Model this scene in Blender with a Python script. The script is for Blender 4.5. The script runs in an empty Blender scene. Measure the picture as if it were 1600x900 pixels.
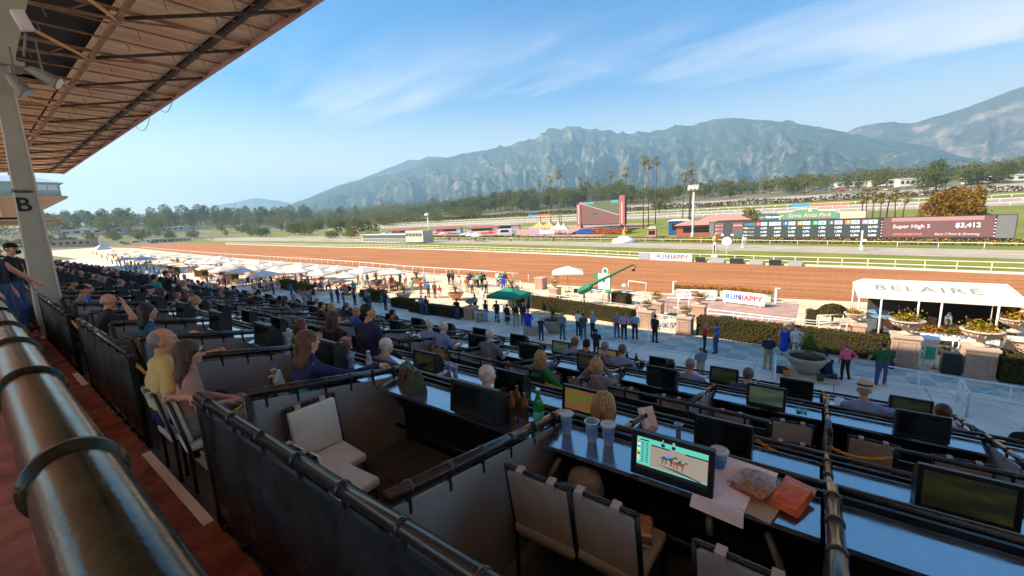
import bpy,bmesh,math,random
import numpy as np
from math import sin,cos,pi,radians,atan2,sqrt,tan
from mathutils import Vector,Matrix,Euler
random.seed(11);rng=np.random.default_rng(5)
S=bpy.context.scene
COL=S.collection

# ------------------------------------------------------------------ camera
YAW,PITCH,ROLL=radians(52.9),radians(9.75),radians(2.75)
fw=Vector((-cos(YAW),sin(YAW),0));rt=Vector((fw.y,-fw.x,0));zu=Vector((0,0,1))
cf=fw*cos(PITCH)-zu*sin(PITCH);cu=zu*cos(PITCH)+fw*sin(PITCH)
cr=rt*cos(ROLL)-cu*sin(ROLL);cv=cu*cos(ROLL)+rt*sin(ROLL)
cam=bpy.data.cameras.new('camera');cam.sensor_width=36.0;cam.lens=36.0*640/1600
cam.clip_start=0.02;cam.clip_end=40000
co=bpy.data.objects.new('camera',cam);COL.objects.link(co)
co.matrix_world=Matrix(((cr.x,cv.x,-cf.x,0),(cr.y,cv.y,-cf.y,0),(cr.z,cv.z,-cf.z,8.0),(0,0,0,1)))
S.camera=co

# ------------------------------------------------------------------ light and sky
SUN_EL=radians(37.0)
SUN_DIR=Vector((-0.70,-0.714,0)).normalized()*cos(SUN_EL)+Vector((0,0,sin(SUN_EL)))
sun=bpy.data.lights.new('sun','SUN');sun.energy=3.05;sun.angle=radians(0.53);sun.color=(1.0,0.86,0.68)
so=bpy.data.objects.new('sun',sun);COL.objects.link(so)
so.rotation_euler=SUN_DIR.to_track_quat('Z','Y').to_euler();so.location=(-60,-60,60)

S.view_settings.view_transform='Standard';S.view_settings.look='None'
S.view_settings.exposure=2.1;S.view_settings.gamma=1.0
S.render.engine='CYCLES'
S.cycles.use_denoising=True
S.cycles.max_bounces=8;S.cycles.diffuse_bounces=5;S.cycles.glossy_bounces=3
S.cycles.transmission_bounces=6;S.cycles.transparent_max_bounces=12;S.cycles.volume_bounces=0
S.cycles.sample_clamp_indirect=6.0

W=bpy.data.worlds.new('World');S.world=W;W.use_nodes=True
nt=W.node_tree;nt.nodes.clear()
def wn(t,**k):
    n=nt.nodes.new(t)
    for a,b in k.items():setattr(n,a,b)
    return n
sky=wn('ShaderNodeTexSky');sky.sky_type='NISHITA';sky.sun_disc=False
sky.sun_elevation=SUN_EL;sky.sun_rotation=atan2(SUN_DIR.x,SUN_DIR.y)
sky.altitude=100;sky.air_density=1.25;sky.dust_density=0.9;sky.ozone_density=3.0
tc=wn('ShaderNodeTexCoord')
sep=wn('ShaderNodeSeparateXYZ');nt.links.new(tc.outputs['Generated'],sep.inputs[0])
def wmath(op,a,b=None,c=None):
    n=wn('ShaderNodeMath',operation=op)
    for i,v in enumerate((a,b,c)):
        if v is None:continue
        if isinstance(v,(int,float)):n.inputs[i].default_value=v
        else:nt.links.new(v,n.inputs[i])
    return n.outputs[0]
zc=wmath('MAXIMUM',sep.outputs[2],0.0)
zd=wmath('ADD',zc,0.12)
px_=wmath('DIVIDE',sep.outputs[0],zd);py_=wmath('DIVIDE',sep.outputs[1],zd)
comb=wn('ShaderNodeCombineXYZ');nt.links.new(px_,comb.inputs[0]);nt.links.new(py_,comb.inputs[1])
def cloud(rot,scl,nscale,lo,hi,detail=7.0,seed=0.0,dist=0.35):
    mp=wn('ShaderNodeMapping');mp.inputs['Rotation'].default_value=(0,0,rot)
    mp.inputs['Scale'].default_value=scl;mp.inputs['Location'].default_value=(seed,seed*.7,0)
    nt.links.new(comb.outputs[0],mp.inputs[0])
    nz=wn('ShaderNodeTexNoise');nz.inputs['Scale'].default_value=nscale;nz.inputs['Detail'].default_value=detail
    nz.inputs['Roughness'].default_value=0.55;nz.inputs['Distortion'].default_value=dist
    nt.links.new(mp.outputs[0],nz.inputs['Vector'])
    mr=wn('ShaderNodeMapRange',interpolation_type='SMOOTHSTEP');mr.inputs[1].default_value=lo;mr.inputs[2].default_value=hi
    nt.links.new(nz.outputs['Fac'],mr.inputs[0])
    return mr.outputs[0]
# thin high streaks plus a low veil that thickens towards the horizon
c1=cloud(radians(36),(0.30,1.0,1),0.75,0.48,0.70,seed=3.1)
c2=cloud(radians(52),(0.5,1.2,1),2.2,0.58,0.80,seed=7.3,dist=0.6)
lowm=wn('ShaderNodeMapRange',interpolation_type='SMOOTHSTEP');nt.links.new(zc,lowm.inputs[0])
lowm.inputs[1].default_value=0.44;lowm.inputs[2].default_value=0.20
cA=wmath('MULTIPLY',c1,lowm.outputs[0])
cB=wmath('MULTIPLY',c2,0.18)
cS=wmath('MINIMUM',wmath('ADD',wmath('MULTIPLY',cA,0.72),cB),0.85)
hz=wn('ShaderNodeMapRange',interpolation_type='SMOOTHERSTEP');nt.links.new(zc,hz.inputs[0])
hz.inputs[1].default_value=0.34;hz.inputs[2].default_value=0.0;hz.inputs[4].default_value=0.95
cS=wmath('MAXIMUM',cS,hz.outputs[0])
hs=wn('ShaderNodeHueSaturation');hs.inputs['Saturation'].default_value=2.3;hs.inputs['Value'].default_value=1.0
nt.links.new(sky.outputs[0],hs.inputs['Color'])
mx=wn('ShaderNodeMix',data_type='RGBA');nt.links.new(cS,mx.inputs[0])
tint=wn('ShaderNodeMix',data_type='RGBA',blend_type='MULTIPLY');tint.inputs[0].default_value=1.0;tint.inputs[7].default_value=(0.21,0.30,0.325,1)
nt.links.new(hs.outputs[0],tint.inputs[6]);nt.links.new(tint.outputs[2],mx.inputs[6])
mx.inputs[7].default_value=(3.1,2.6,2.2,1)
bg=wn('ShaderNodeBackground');bg.inputs['Strength'].default_value=0.15
nt.links.new(mx.outputs[2],bg.inputs['Color'])
wo=wn('ShaderNodeOutputWorld');nt.links.new(bg.outputs[0],wo.inputs['Surface'])

# ------------------------------------------------------------------ helpers
MATS={}
def mat(name,col,rough=0.6,metal=0.0,var=0.12,scale=6.0,bump=0.0,bscale=None,spec=0.5,col2=None,alpha=None,
        trans=0.0,ior=1.45,coat=0.0,emit=None,es=0.0,sheen=0.0,detail=4.0,lo=0.35,hi=0.65,coords='Object',stretch=None,rv=0.0,rvs=3.0):
    if name in MATS:return MATS[name]
    m=bpy.data.materials.new(name);m.use_nodes=True;t=m.node_tree;b=t.nodes['Principled BSDF']
    c=tuple(col)+(1.0,)
    b.inputs['Base Color'].default_value=c;b.inputs['Roughness'].default_value=rough;b.inputs['Metallic'].default_value=metal
    b.inputs['Specular IOR Level'].default_value=spec
    b.inputs['Coat Weight'].default_value=coat;b.inputs['IOR'].default_value=ior
    b.inputs['Transmission Weight'].default_value=trans
    if alpha is not None:b.inputs['Alpha'].default_value=alpha
    if emit:b.inputs['Emission Color'].default_value=tuple(emit)+(1,);b.inputs['Emission Strength'].default_value=es
    if var>0 or col2 or bump>0:
        tx=t.nodes.new('ShaderNodeTexCoord');nz=t.nodes.new('ShaderNodeTexNoise')
        src=tx.outputs[coords]
        if stretch:
            mp=t.nodes.new('ShaderNodeMapping');mp.inputs['Scale'].default_value=stretch
            t.links.new(src,mp.inputs[0]);src=mp.outputs[0]
        nz.inputs['Scale'].default_value=scale;nz.inputs['Detail'].default_value=detail
        t.links.new(src,nz.inputs['Vector'])
        if var>0 or col2:
            rp=t.nodes.new('ShaderNodeMapRange');rp.inputs[1].default_value=lo;rp.inputs[2].default_value=hi
            t.links.new(nz.outputs['Fac'],rp.inputs[0])
            mxx=t.nodes.new('ShaderNodeMix');mxx.data_type='RGBA'
            t.links.new(rp.outputs[0],mxx.inputs[0])
            if col2:a,z=c,tuple(col2)+(1,)
            else:
                a=tuple(min(1,v*(1-var))for v in col)+(1,);z=tuple(min(1,v*(1+var))for v in col)+(1,)
            mxx.inputs[6].default_value=a;mxx.inputs[7].default_value=z
            t.links.new(mxx.outputs[2],b.inputs['Base Color'])
        if rv>0:
            n3=t.nodes.new('ShaderNodeTexNoise');n3.inputs['Scale'].default_value=rvs;n3.inputs['Detail'].default_value=9;n3.inputs['Roughness'].default_value=.7
            t.links.new(src,n3.inputs['Vector']);m3=t.nodes.new('ShaderNodeMapRange');m3.inputs[1].default_value=.38;m3.inputs[2].default_value=.66;m3.inputs[3].default_value=rough*(1-rv*.6);m3.inputs[4].default_value=min(1,rough*(1+rv*2))
            t.links.new(n3.outputs['Fac'],m3.inputs[0]);t.links.new(m3.outputs[0],b.inputs['Roughness'])
        if bump>0:
            n2=nz
            if bscale:
                n2=t.nodes.new('ShaderNodeTexNoise');n2.inputs['Scale'].default_value=bscale;n2.inputs['Detail'].default_value=5
                t.links.new(src,n2.inputs['Vector'])
            bp=t.nodes.new('ShaderNodeBump');bp.inputs['Strength'].default_value=bump;bp.inputs['Distance'].default_value=0.02
            t.links.new(n2.outputs['Fac'],bp.inputs['Height']);t.links.new(bp.outputs[0],b.inputs['Normal'])
    MATS[name]=m
    return m

def leafmat(name,c1,c2,tr=0.35,c3=None):
    """two-tone leaf colour, light passing through the blade"""
    if name in MATS:return MATS[name]
    m=bpy.data.materials.new(name);m.use_nodes=True;t=m.node_tree;t.nodes.clear()
    o=t.nodes.new('ShaderNodeOutputMaterial');d=t.nodes.new('ShaderNodeBsdfDiffuse');tl=t.nodes.new('ShaderNodeBsdfTranslucent')
    mxs=t.nodes.new('ShaderNodeMixShader');mxs.inputs[0].default_value=tr
    g=t.nodes.new('ShaderNodeNewGeometry');oi=t.nodes.new('ShaderNodeObjectInfo')
    rp=t.nodes.new('ShaderNodeMix');rp.data_type='RGBA';rp.inputs[6].default_value=tuple(c1)+(1,);rp.inputs[7].default_value=tuple(c2)+(1,)
    t.links.new(g.outputs['Random Per Island'],rp.inputs[0])
    r2=t.nodes.new('ShaderNodeMix');r2.data_type='RGBA';r2.blend_type='MIX'
    c3=c3 or tuple(0.5*(a+b)*k for a,b,k in zip(c1,c2,(1.25,1.0,0.7)))
    r2.inputs[7].default_value=tuple(c3)+(1,);t.links.new(rp.outputs[2],r2.inputs[6])
    mm=t.nodes.new('ShaderNodeMath');mm.operation='MULTIPLY';mm.inputs[1].default_value=0.7
    t.links.new(oi.outputs['Random'],mm.inputs[0]);t.links.new(mm.outputs[0],r2.inputs[0])
    t.links.new(r2.outputs[2],d.inputs[0]);t.links.new(r2.outputs[2],tl.inputs[0])
    t.links.new(d.outputs[0],mxs.inputs[1]);t.links.new(tl.outputs[0],mxs.inputs[2]);t.links.new(mxs.outputs[0],o.inputs[0])
    MATS[name]=m
    return m

class MB:
    """collects boxes, tubes and turned shapes; build() links them as one mesh object"""
    def __init__(s):s.v=[];s.f=[];s.mi=[];s.cur=0;s.sm=[]
    def add(s,vs,fs,smooth=False):
        o=len(s.v);s.v+=[tuple(v)for v in vs]
        for f in fs:s.f.append([i+o for i in f]);s.mi.append(s.cur);s.sm.append(smooth)
        return s
    def box(s,c,d,rot=None,taper=None):
        x,y,z=d[0]/2,d[1]/2,d[2]/2
        vs=[Vector((sx*x,sy*y,sz*z))for sz in(-1,1)for sy in(-1,1)for sx in(-1,1)]
        if taper:vs=[Vector((v.x*(taper if v.z>0 else 1),v.y*(taper if v.z>0 else 1),v.z))for v in vs]
        if rot is not None:
            R=rot if isinstance(rot,Matrix)else Euler(rot).to_matrix()
            vs=[R@v for v in vs]
        vs=[v+Vector(c)for v in vs]
        return s.add(vs,[(0,2,3,1),(4,5,7,6),(0,1,5,4),(2,6,7,3),(0,4,6,2),(1,3,7,5)])
    def span(s,a,b):
        return s.box([(p+q)/2 for p,q in zip(a,b)],[abs(q-p)for p,q in zip(a,b)])
    def rbox(s,c,d,r=0.02,rot=None,n=3):
        """box with rounded vertical profile (cushions, housings)"""
        bm=bmesh.new();bmesh.ops.create_cube(bm,size=1.0)
        for v in bm.verts:v.co=Vector((v.co.x*d[0],v.co.y*d[1],v.co.z*d[2]))
        bmesh.ops.bevel(bm,geom=bm.edges[:],offset=min(r,min(d)*.49),segments=n,affect='EDGES',profile=0.6)
        R=Matrix.Identity(3)if rot is None else(rot if isinstance(rot,Matrix)else Euler(rot).to_matrix())
        bm.verts.index_update()
        vs=[R@v.co+Vector(c)for v in bm.verts];fs=[[v.index for v in f.verts]for f in bm.faces]
        bm.free();return s.add(vs,fs,True)
    def tube(s,pts,r,n=8,cap=True,closed=False):
        pts=[Vector(p)for p in pts];rs=r if isinstance(r,(list,tuple))else[r]*len(pts)
        o=len(s.v);L=len(pts);up=None
        for i,p in enumerate(pts):
            a=pts[i-1]if(i or closed)else p;b=pts[(i+1)%L]if(i<L-1 or closed)else p
            d=(b-a)
            if d.length<1e-9:d=Vector((0,0,1))
            d.normalize()
            if up is None:up=Vector((0,0,1))if abs(d.z)<0.9 else Vector((0,1,0))
            u=d.cross(up)
            if u.length<1e-6:u=d.cross(Vector((1,0.1,0)))
            u.normalize();w=u.cross(d);up=w
            for k in range(n):
                t=2*pi*k/n;s.v.append(tuple(p+(u*cos(t)+w*sin(t))*rs[i]))
        for i in range(L if closed else L-1):
            for k in range(n):
                i2=(i+1)%L
                s.f.append([o+i*n+k,o+i*n+(k+1)%n,o+i2*n+(k+1)%n,o+i2*n+k]);s.mi.append(s.cur);s.sm.append(True)
        if cap and not closed:
            s.f.append([o+k for k in range(n)][::-1]);s.mi.append(s.cur);s.sm.append(False)
            s.f.append([o+(L-1)*n+k for k in range(n)]);s.mi.append(s.cur);s.sm.append(False)
        return s
    def lathe(s,prof,c=(0,0,0),n=16,cap=True,rot=None):
        o=len(s.v);R=None if rot is None else Euler(rot).to_matrix()
        for r,z in prof:
            for k in range(n):
                t=2*pi*k/n;p=Vector((r*cos(t),r*sin(t),z))
                if R:p=R@p
                s.v.append(tuple(p+Vector(c)))
        for i in range(len(prof)-1):
            for k in range(n):
                s.f.append([o+i*n+k,o+i*n+(k+1)%n,o+(i+1)*n+(k+1)%n,o+(i+1)*n+k]);s.mi.append(s.cur);s.sm.append(True)
        if cap:
            s.f.append([o+k for k in range(n)][::-1]);s.mi.append(s.cur);s.sm.append(False)
            q=o+(len(prof)-1)*n
            s.f.append([q+k for k in range(n)]);s.mi.append(s.cur);s.sm.append(False)
        return s
    def mesh(s,name,mats):
        m=bpy.data.meshes.new(name);m.from_pydata(s.v,[],s.f)
        for x in(mats if isinstance(mats,(list,tuple))else[mats]):m.materials.append(x)
        m.polygons.foreach_set('material_index',s.mi);m.polygons.foreach_set('use_smooth',s.sm);m.update()
        return m
    def build(s,name,mats,parent=None,loc=None,rotz=0):
        return link(name,s.mesh(name,mats),parent,loc,rotz)

def link(name,me,parent=None,loc=None,rotz=0):
    o=bpy.data.objects.new(name,me);COL.objects.link(o)
    if parent:o.parent=parent
    if loc is not None:o.location=loc
    if rotz:o.rotation_euler=(0,0,rotz)
    return o
def npmesh(name,V,F,mats,smooth=False,mi=None):
    """mesh from arrays; F is (n,3) or (n,4)"""
    V=np.asarray(V,np.float32);F=np.asarray(F,np.int32);k=F.shape[1]
    m=bpy.data.meshes.new(name);m.vertices.add(len(V));m.vertices.foreach_set('co',V.ravel())
    m.loops.add(F.size);m.loops.foreach_set('vertex_index',F.ravel())
    m.polygons.add(len(F));m.polygons.foreach_set('loop_start',np.arange(0,F.size,k,dtype=np.int32))
    for x in(mats if isinstance(mats,(list,tuple))else[mats]):m.materials.append(x)
    if mi is not None:m.polygons.foreach_set('material_index',np.asarray(mi,np.int32))
    m.polygons.foreach_set('use_smooth',np.full(len(F),smooth));m.update(calc_edges=True);m.validate()
    return m
def tag(o,label,cat,group=None):
    o['label']=label;o['category']=cat
    if group:o['group']=group
    return o
def thing(name,label,cat,loc=(0,0,0),rotz=0,group=None):
    o=bpy.data.objects.new(name,None);COL.objects.link(o);o.location=loc;o.rotation_euler=(0,0,rotz);o.empty_display_size=0.1
    return tag(o,label,cat,group)
KIDS={}
def kids(o):return[c for c in o.children]
def dup(root,loc,rotz=0,label=None,group=None,scale=None,parts=True):
    """copy of a thing with copies of its parts and their sub-parts, mesh data shared"""
    r=root.copy();COL.objects.link(r);r.location=loc;r.rotation_euler=(0,0,rotz)
    if scale is not None:r.scale=scale if isinstance(scale,(tuple,list))else(scale,)*3
    if label:r['label']=label
    if group:r['group']=group
    if parts:
        for ch in KIDS.get(root.name)or kids(root):
            c=ch.copy();COL.objects.link(c);c.parent=r
            for g in KIDS.get(ch.name)or kids(ch):
                d=g.copy();COL.objects.link(d);d.parent=c
    return r
def struct(o):o['kind']='structure';return o
def stuff(o):o['kind']='stuff';return o

def text_mesh(name,body,size,m,ext=0.004,shear=0.0,align='CENTER',bold=0.0,space=1.0):
    c=bpy.data.curves.new(name,'FONT');c.body=body;c.size=size;c.extrude=ext;c.align_x=align;c.align_y='CENTER'
    c.shear=shear;c.offset=bold;c.space_character=space;c.resolution_u=3
    o=bpy.data.objects.new(name,c);COL.objects.link(o)
    dg=bpy.context.evaluated_depsgraph_get();me=bpy.data.meshes.new_from_object(o.evaluated_get(dg))
    bpy.data.objects.remove(o);me.name=name;me.materials.clear();me.materials.append(m)
    return me
def put(o,M):
    o.matrix_local=M;return o
def frame(origin,xdir,ydir):
    x=Vector(xdir).normalized();y=Vector(ydir);y=(y-x*y.dot(x)).normalized();z=x.cross(y)
    o=Vector(origin)
    return Matrix(((x.x,y.x,z.x,o.x),(x.y,y.y,z.y,o.y),(x.z,y.z,z.z,o.z),(0,0,0,1)))
def hterr(x,y):
    x=np.asarray(x,float);y=np.asarray(y,float)
    t=np.maximum(np.maximum(y-125,-x-420),0);t1=np.minimum(t,470)
    return .03*t1+.00006*t1*t1
# value noise for relief
_L=rng.random((256,256)).astype(np.float32)
def vnoise(x,y):
    xi=np.floor(x).astype(int);yi=np.floor(y).astype(int);fx=x-xi;fy=y-yi
    fx=fx*fx*fx*(fx*(fx*6-15)+10);fy=fy*fy*fy*(fy*(fy*6-15)+10)
    a=_L[xi&255,yi&255];b=_L[(xi+1)&255,yi&255];c=_L[xi&255,(yi+1)&255];d=_L[(xi+1)&255,(yi+1)&255]
    return(a*(1-fx)+b*fx)*(1-fy)+(c*(1-fx)+d*fx)*fy
def fbm(x,y,o=5,ridged=False):
    r=0;a=.5
    for i in range(o):
        n=vnoise(x+17.3*i,y+9.1*i)
        if ridged:n=1-abs(2*n-1)
        r=r+a*n;x=x*2.03;y=y*2.03;a*=.5
    return r

# ================================================================== GROUND, TRACK, HILLS
M_terr=mat('dry_grass_ground',(0.13,0.12,0.04),0.95,var=0,scale=0.03,col2=(0.20,0.17,0.085),detail=8,bump=0.3,bscale=0.5)
M_conc=mat('apron_concrete',(0.74,0.60,0.47),0.85,var=0.17,scale=0.5,bump=0.15,bscale=12,detail=8)
M_plaza=mat('terrace_paving',(0.76,0.54,0.34),0.85,var=0.15,scale=0.5,bump=0.12,bscale=9,detail=8)
M_kerb=mat('pale_concrete',(0.62,0.57,0.50),0.8,var=0.08,scale=3)
M_grass=mat('turf',(0.135,0.155,0.010),0.95,var=0,scale=0.12,col2=(0.225,0.225,0.02),detail=9,bump=0.5,bscale=6)
M_infield=mat('infield_lawn',(0.135,0.16,0.014),0.95,var=0,scale=0.05,col2=(0.24,0.235,0.03),detail=9,bump=0.4,bscale=3)
M_path=mat('beige_path',(0.40,0.33,0.255),0.95,var=0.1,scale=0.2,detail=8)
M_pink=mat('pink_paving',(0.46,0.27,0.20),0.9,var=0.12,scale=0.2,detail=8)
M_tan=mat('far_dirt',(0.37,0.29,0.215),0.95,var=0.12,scale=0.05,detail=8)

def dirt_material():
    m=bpy.data.materials.new('track_dirt');m.use_nodes=True;t=m.node_tree;b=t.nodes['Principled BSDF'];b.inputs['Roughness'].default_value=0.97
    b.inputs['Specular IOR Level'].default_value=0.2
    tx=t.nodes.new('ShaderNodeTexCoord')
    def nz(scale,st,d):
        mp=t.nodes.new('ShaderNodeMapping');mp.inputs['Scale'].default_value=st;mp.inputs['Rotation'].default_value=(0,0,radians(8))
        t.links.new(tx.outputs['Object'],mp.inputs[0])
        n=t.nodes.new('ShaderNodeTexNoise');n.inputs['Scale'].default_value=scale;n.inputs['Detail'].default_value=d;n.inputs['Roughness'].default_value=.65
        t.links.new(mp.outputs[0],n.inputs['Vector']);return n
    a=nz(0.9,(0.06,1,1),8);c=nz(6,(0.5,1,1),6)
    r1=t.nodes.new('ShaderNodeValToRGB');e=r1.color_ramp.elements
    e[0].position=.36;e[0].color=(0.35,0.132,0.043,1);e[1].position=.62;e[1].color=(0.54,0.225,0.088,1)
    t.links.new(a.outputs['Fac'],r1.inputs[0])
    r2=t.nodes.new('ShaderNodeMapRange');r2.inputs[1].default_value=.3;r2.inputs[2].default_value=.55;r2.inputs[3].default_value=.45;r2.inputs[4].default_value=1.04
    t.links.new(c.outputs['Fac'],r2.inputs[0])
    mu=t.nodes.new('ShaderNodeMix');mu.data_type='RGBA';mu.blend_type='MULTIPLY';mu.inputs[0].default_value=1
    t.links.new(r1.outputs[0],mu.inputs[6]);t.links.new(r2.outputs[0],mu.inputs[7]);t.links.new(mu.outputs[2],b.inputs['Base Color'])
    bp=t.nodes.new('ShaderNodeBump');bp.inputs['Strength'].default_value=.8;bp.inputs['Distance'].default_value=.12
    t.links.new(c.outputs['Fac'],bp.inputs['Height']);t.links.new(bp.outputs[0],b.inputs['Normal'])
    return m
M_dirt=dirt_material()

def grid(name,xs,ys,zf,m,smooth=True):
    X,Y=np.meshgrid(xs,ys,indexing='ij');Z=zf(X,Y)
    V=np.stack([X,Y,Z],-1).reshape(-1,3);n,k=len(xs),len(ys)
    i=np.arange(n-1)[:,None]*k+np.arange(k-1)[None];i=i.ravel()
    return link(name,npmesh(name,V,np.stack([i,i+k,i+k+1,i+1],-1),m,smooth))
def strip(name,lo,hi,off,m,x0,x1,n=80,rows=6):
    """sheet between two lines (x list, y list), laid on the terrain"""
    xs=np.linspace(x0,x1,n);a=np.interp(xs,*lo)if isinstance(lo,tuple)else np.full(n,lo);b=np.interp(xs,*hi)if isinstance(hi,tuple)else np.full(n,hi)
    t=np.linspace(0,1,rows);Y=a[:,None]*(1-t)+b[:,None]*t;X=np.repeat(xs[:,None],rows,1);Z=hterr(X,Y)+off
    V=np.stack([X,Y,Z],-1).reshape(-1,3);i=(np.arange(n-1)[:,None]*rows+np.arange(rows-1)[None]).ravel()
    return struct(link(name,npmesh(name,V,np.stack([i,i+rows,i+rows+1,i+1],-1),m,True)))

xs=np.concatenate([np.linspace(-4200,-700,30),np.linspace(-680,700,140),np.linspace(760,4200,30)])
ys=np.concatenate([np.linspace(-900,-60,12),np.linspace(-50,700,110),np.linspace(740,4600,60)])
struct(grid('ground',xs,ys,lambda x,y:hterr(x,y)-0.03,M_terr))
RAIL_IN=([-620,-470,-397,-160,-115,-81.5,-56.6,-38.6,-24.3,-5.4,7.3,16.1,60,140],[120,112,109.4,85.8,83.2,79.5,75.5,72.6,68.5,65.1,64,62.5,58,54])
RAIL_OUT=([-436,-345.6,-237.42,-156.03,-123.33,-92.42,-70.18,-51.87,-45.64,-39.73,-32.99,-27.59,-20,-11.5,-2,8,140],[66.95,66.95,56.27,49.49,47.65,46.06,44.59,42.21,42.04,42.0,41.34,40.64,41.0,40.2,41.6,43,43])
GRASS_FAR=([-620,-267,-74.3,-18.1,15.1,60,140],[150,122.8,99.3,87.1,78.8,70,62])
RAIL3=([-620,-332,-86.7,-21.1,22.7,60,140],[185,153,116,101.5,89.8,80,70])
HEDGE3=([-620,-97.6,-40.9,-21,24.9,60,140],[215,130.6,115.4,107.3,98.8,90,78])
strip('dirt_track',RAIL_OUT,RAIL_IN,0.004,M_dirt,-436,140,110,8)
strip('turf_course',RAIL_IN,GRASS_FAR,0.006,M_grass,-470,140)
strip('service_path',GRASS_FAR,RAIL3,0.004,M_path,-470,140)
strip('infield',RAIL3,205.0,0.0,M_infield,-640,200)
strip('infield_paving',HEDGE3,196.0,0.016,M_pink,-175,-62,40)
strip('infield_road',140.0,150.0,0.02,M_path,-420,-176,40)
strip('back_turf',206.0,226.0,0.004,M_infield,-640,300)
strip('back_dirt',228.0,284.0,0.006,M_tan,-430,300)
strip('back_turf_course',287.0,330.0,0.004,M_grass,-520,300)
strip('car_park',345.0,425.0,0.006,M_path,-170,420)
# paved terraces between the stand and the track; joints are cut as narrow grooves between slabs
strip('concrete_apron',8.9,27.0,0.008,M_conc,-230,60,60)
strip('terrace',27.0,RAIL_OUT,0.012,M_plaza,-436,60,90)

# ---------------------------------------------------------------- mountains
def mountain(name,crest,rc,r0,r1,amp,m,seed,na=420,nr=130,tail=0.55,fa=.28):
    az=np.array([c[0]for c in crest]);el=np.array([c[1]for c in crest])
    o=np.argsort(az);az,el=az[o],el[o]
    A=np.linspace(az[0],az[-1],na);E=np.interp(A,az,el)
    k=np.ones(3)/3;E=np.convolve(np.pad(E,1,'edge'),k,'valid')
    R=np.linspace(r0,r1,nr);a,r=np.meshgrid(A,R,indexing='ij')
    H=(np.maximum(np.tan(E),0.0)*rc+8)[:,None]
    s=np.clip((r-r0)/(rc-r0),0,1);b=np.clip((r-rc)/(r1-rc),0,1)
    prof=np.where(r<=rc,0.10*s+0.90*s**1.7,1-tail*b)
    X=r*np.cos(a);Y=r*np.sin(a)
    u=a*rc/520.0+seed;v=r/1500.0
    wv=fbm(u*1.3+3,v*2.5+seed,3)*1.6
    rid=fbm(u+wv,v+wv*.4,6,True)-0.62
    fine=fbm(u*4+wv,v*5,5,True)-.6
    env=np.where(r<=rc,np.sin(np.pi*np.clip(s,0,1)**.8)*.9+0.10*s,.25)
    Z=H*prof+H*amp*env*(rid*1.3+fine*fa)+H*0.03*s*fine
    Z=np.maximum(Z,-20)+hterr(X,Y)*0
    V=np.stack([X,Y,Z],-1).reshape(-1,3);i=(np.arange(na-1)[:,None]*nr+np.arange(nr-1)[None]).ravel()
    return struct(link(name,npmesh(name,V,np.stack([i,i+nr,i+nr+1,i+1],-1),m,True)))
def hill_material(name,green,rock,sc,lo,hi):
    m=bpy.data.materials.new(name);m.use_nodes=True;t=m.node_tree;b=t.nodes['Principled BSDF'];b.inputs['Roughness'].default_value=1;b.inputs['Specular IOR Level'].default_value=0
    tx=t.nodes.new('ShaderNodeTexCoord');n=t.nodes.new('ShaderNodeTexNoise');n.inputs['Scale'].default_value=sc;n.inputs['Detail'].default_value=12;n.inputs['Roughness'].default_value=.72;n.inputs['Distortion'].default_value=.5
    t.links.new(tx.outputs['Object'],n.inputs['Vector'])
    g=t.nodes.new('ShaderNodeNewGeometry');sp=t.nodes.new('ShaderNodeSeparateXYZ');t.links.new(g.outputs['Normal'],sp.inputs[0])
    ad=t.nodes.new('ShaderNodeMath');ad.operation='MULTIPLY_ADD';ad.inputs[1].default_value=-0.22;t.links.new(sp.outputs[2],ad.inputs[0]);t.links.new(n.outputs['Fac'],ad.inputs[2])
    mr=t.nodes.new('ShaderNodeMapRange');mr.inputs[1].default_value=lo;mr.inputs[2].default_value=hi;t.links.new(ad.outputs[0],mr.inputs[0])
    mx_=t.nodes.new('ShaderNodeMix');mx_.data_type='RGBA';mx_.inputs[6].default_value=tuple(green)+(1,);mx_.inputs[7].default_value=tuple(rock)+(1,)
    t.links.new(mr.outputs[0],mx_.inputs[0]);t.links.new(mx_.outputs[2],b.inputs['Base Color'])
    return m
M_hill=hill_material('chaparral_slope',(0.036,0.048,0.026),(0.20,0.165,0.12),0.014,0.34,0.48)
M_hill2=hill_material('far_slope',(0.06,0.06,0.04),(0.30,0.23,0.17),0.004,0.30,0.46)
mountain('mountain_range',[(2.8382,0.0129),(2.7614,0.0273),(2.6755,0.0575),(2.6101,0.0792),(2.5556,0.0948),(2.4996,0.1078),(2.4273,0.1235),(2.3675,0.1435),(2.2926,0.1571),(2.2023,0.1662),(2.1494,0.182),(2.112,0.1924),(2.0533,0.1979),(1.9962,0.182),(1.9401,0.1754),(1.8594,0.171),(1.7959,0.1777),(1.7595,0.1805),(1.7244,0.1804),(1.6792,0.1711),(1.636,0.1583),(1.5952,0.1482),(1.537,0.1208),(1.4753,0.0961),(1.4272,0.0786),(1.3763,0.0614),(1.33,0.043),(1.2459,0.0164),(1.1779,-0.0023)],4200,1900,5200,0.46,M_hill,1.7,640,190,fa=.45)
mountain('hill_ridge',[(2.7626,0.0182),(2.6628,0.0612),(2.6096,0.0833),(2.5552,0.0989),(2.4984,0.1205),(2.4402,0.1407),(2.4039,0.1443),(2.3528,0.1446),(2.2639,0.1358),(2.1295,0.1118),(1.9828,0.0766)],5600,4300,6300,0.25,M_hill,5.2,160,50)
mountain('hill_ridge',[(1.6836,0.0281),(1.6212,0.0786),(1.5333,0.1313),(1.5117,0.1342),(1.4822,0.1311),(1.4577,0.1235),(1.4355,0.1295),(1.4106,0.1345),(1.3905,0.1388),(1.3652,0.1461),(1.3412,0.1511),(1.2955,0.1428),(1.2341,0.1148),(1.1697,0.0842)],4650,3300,5300,0.34,M_hill2,9.4,200,80)
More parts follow.
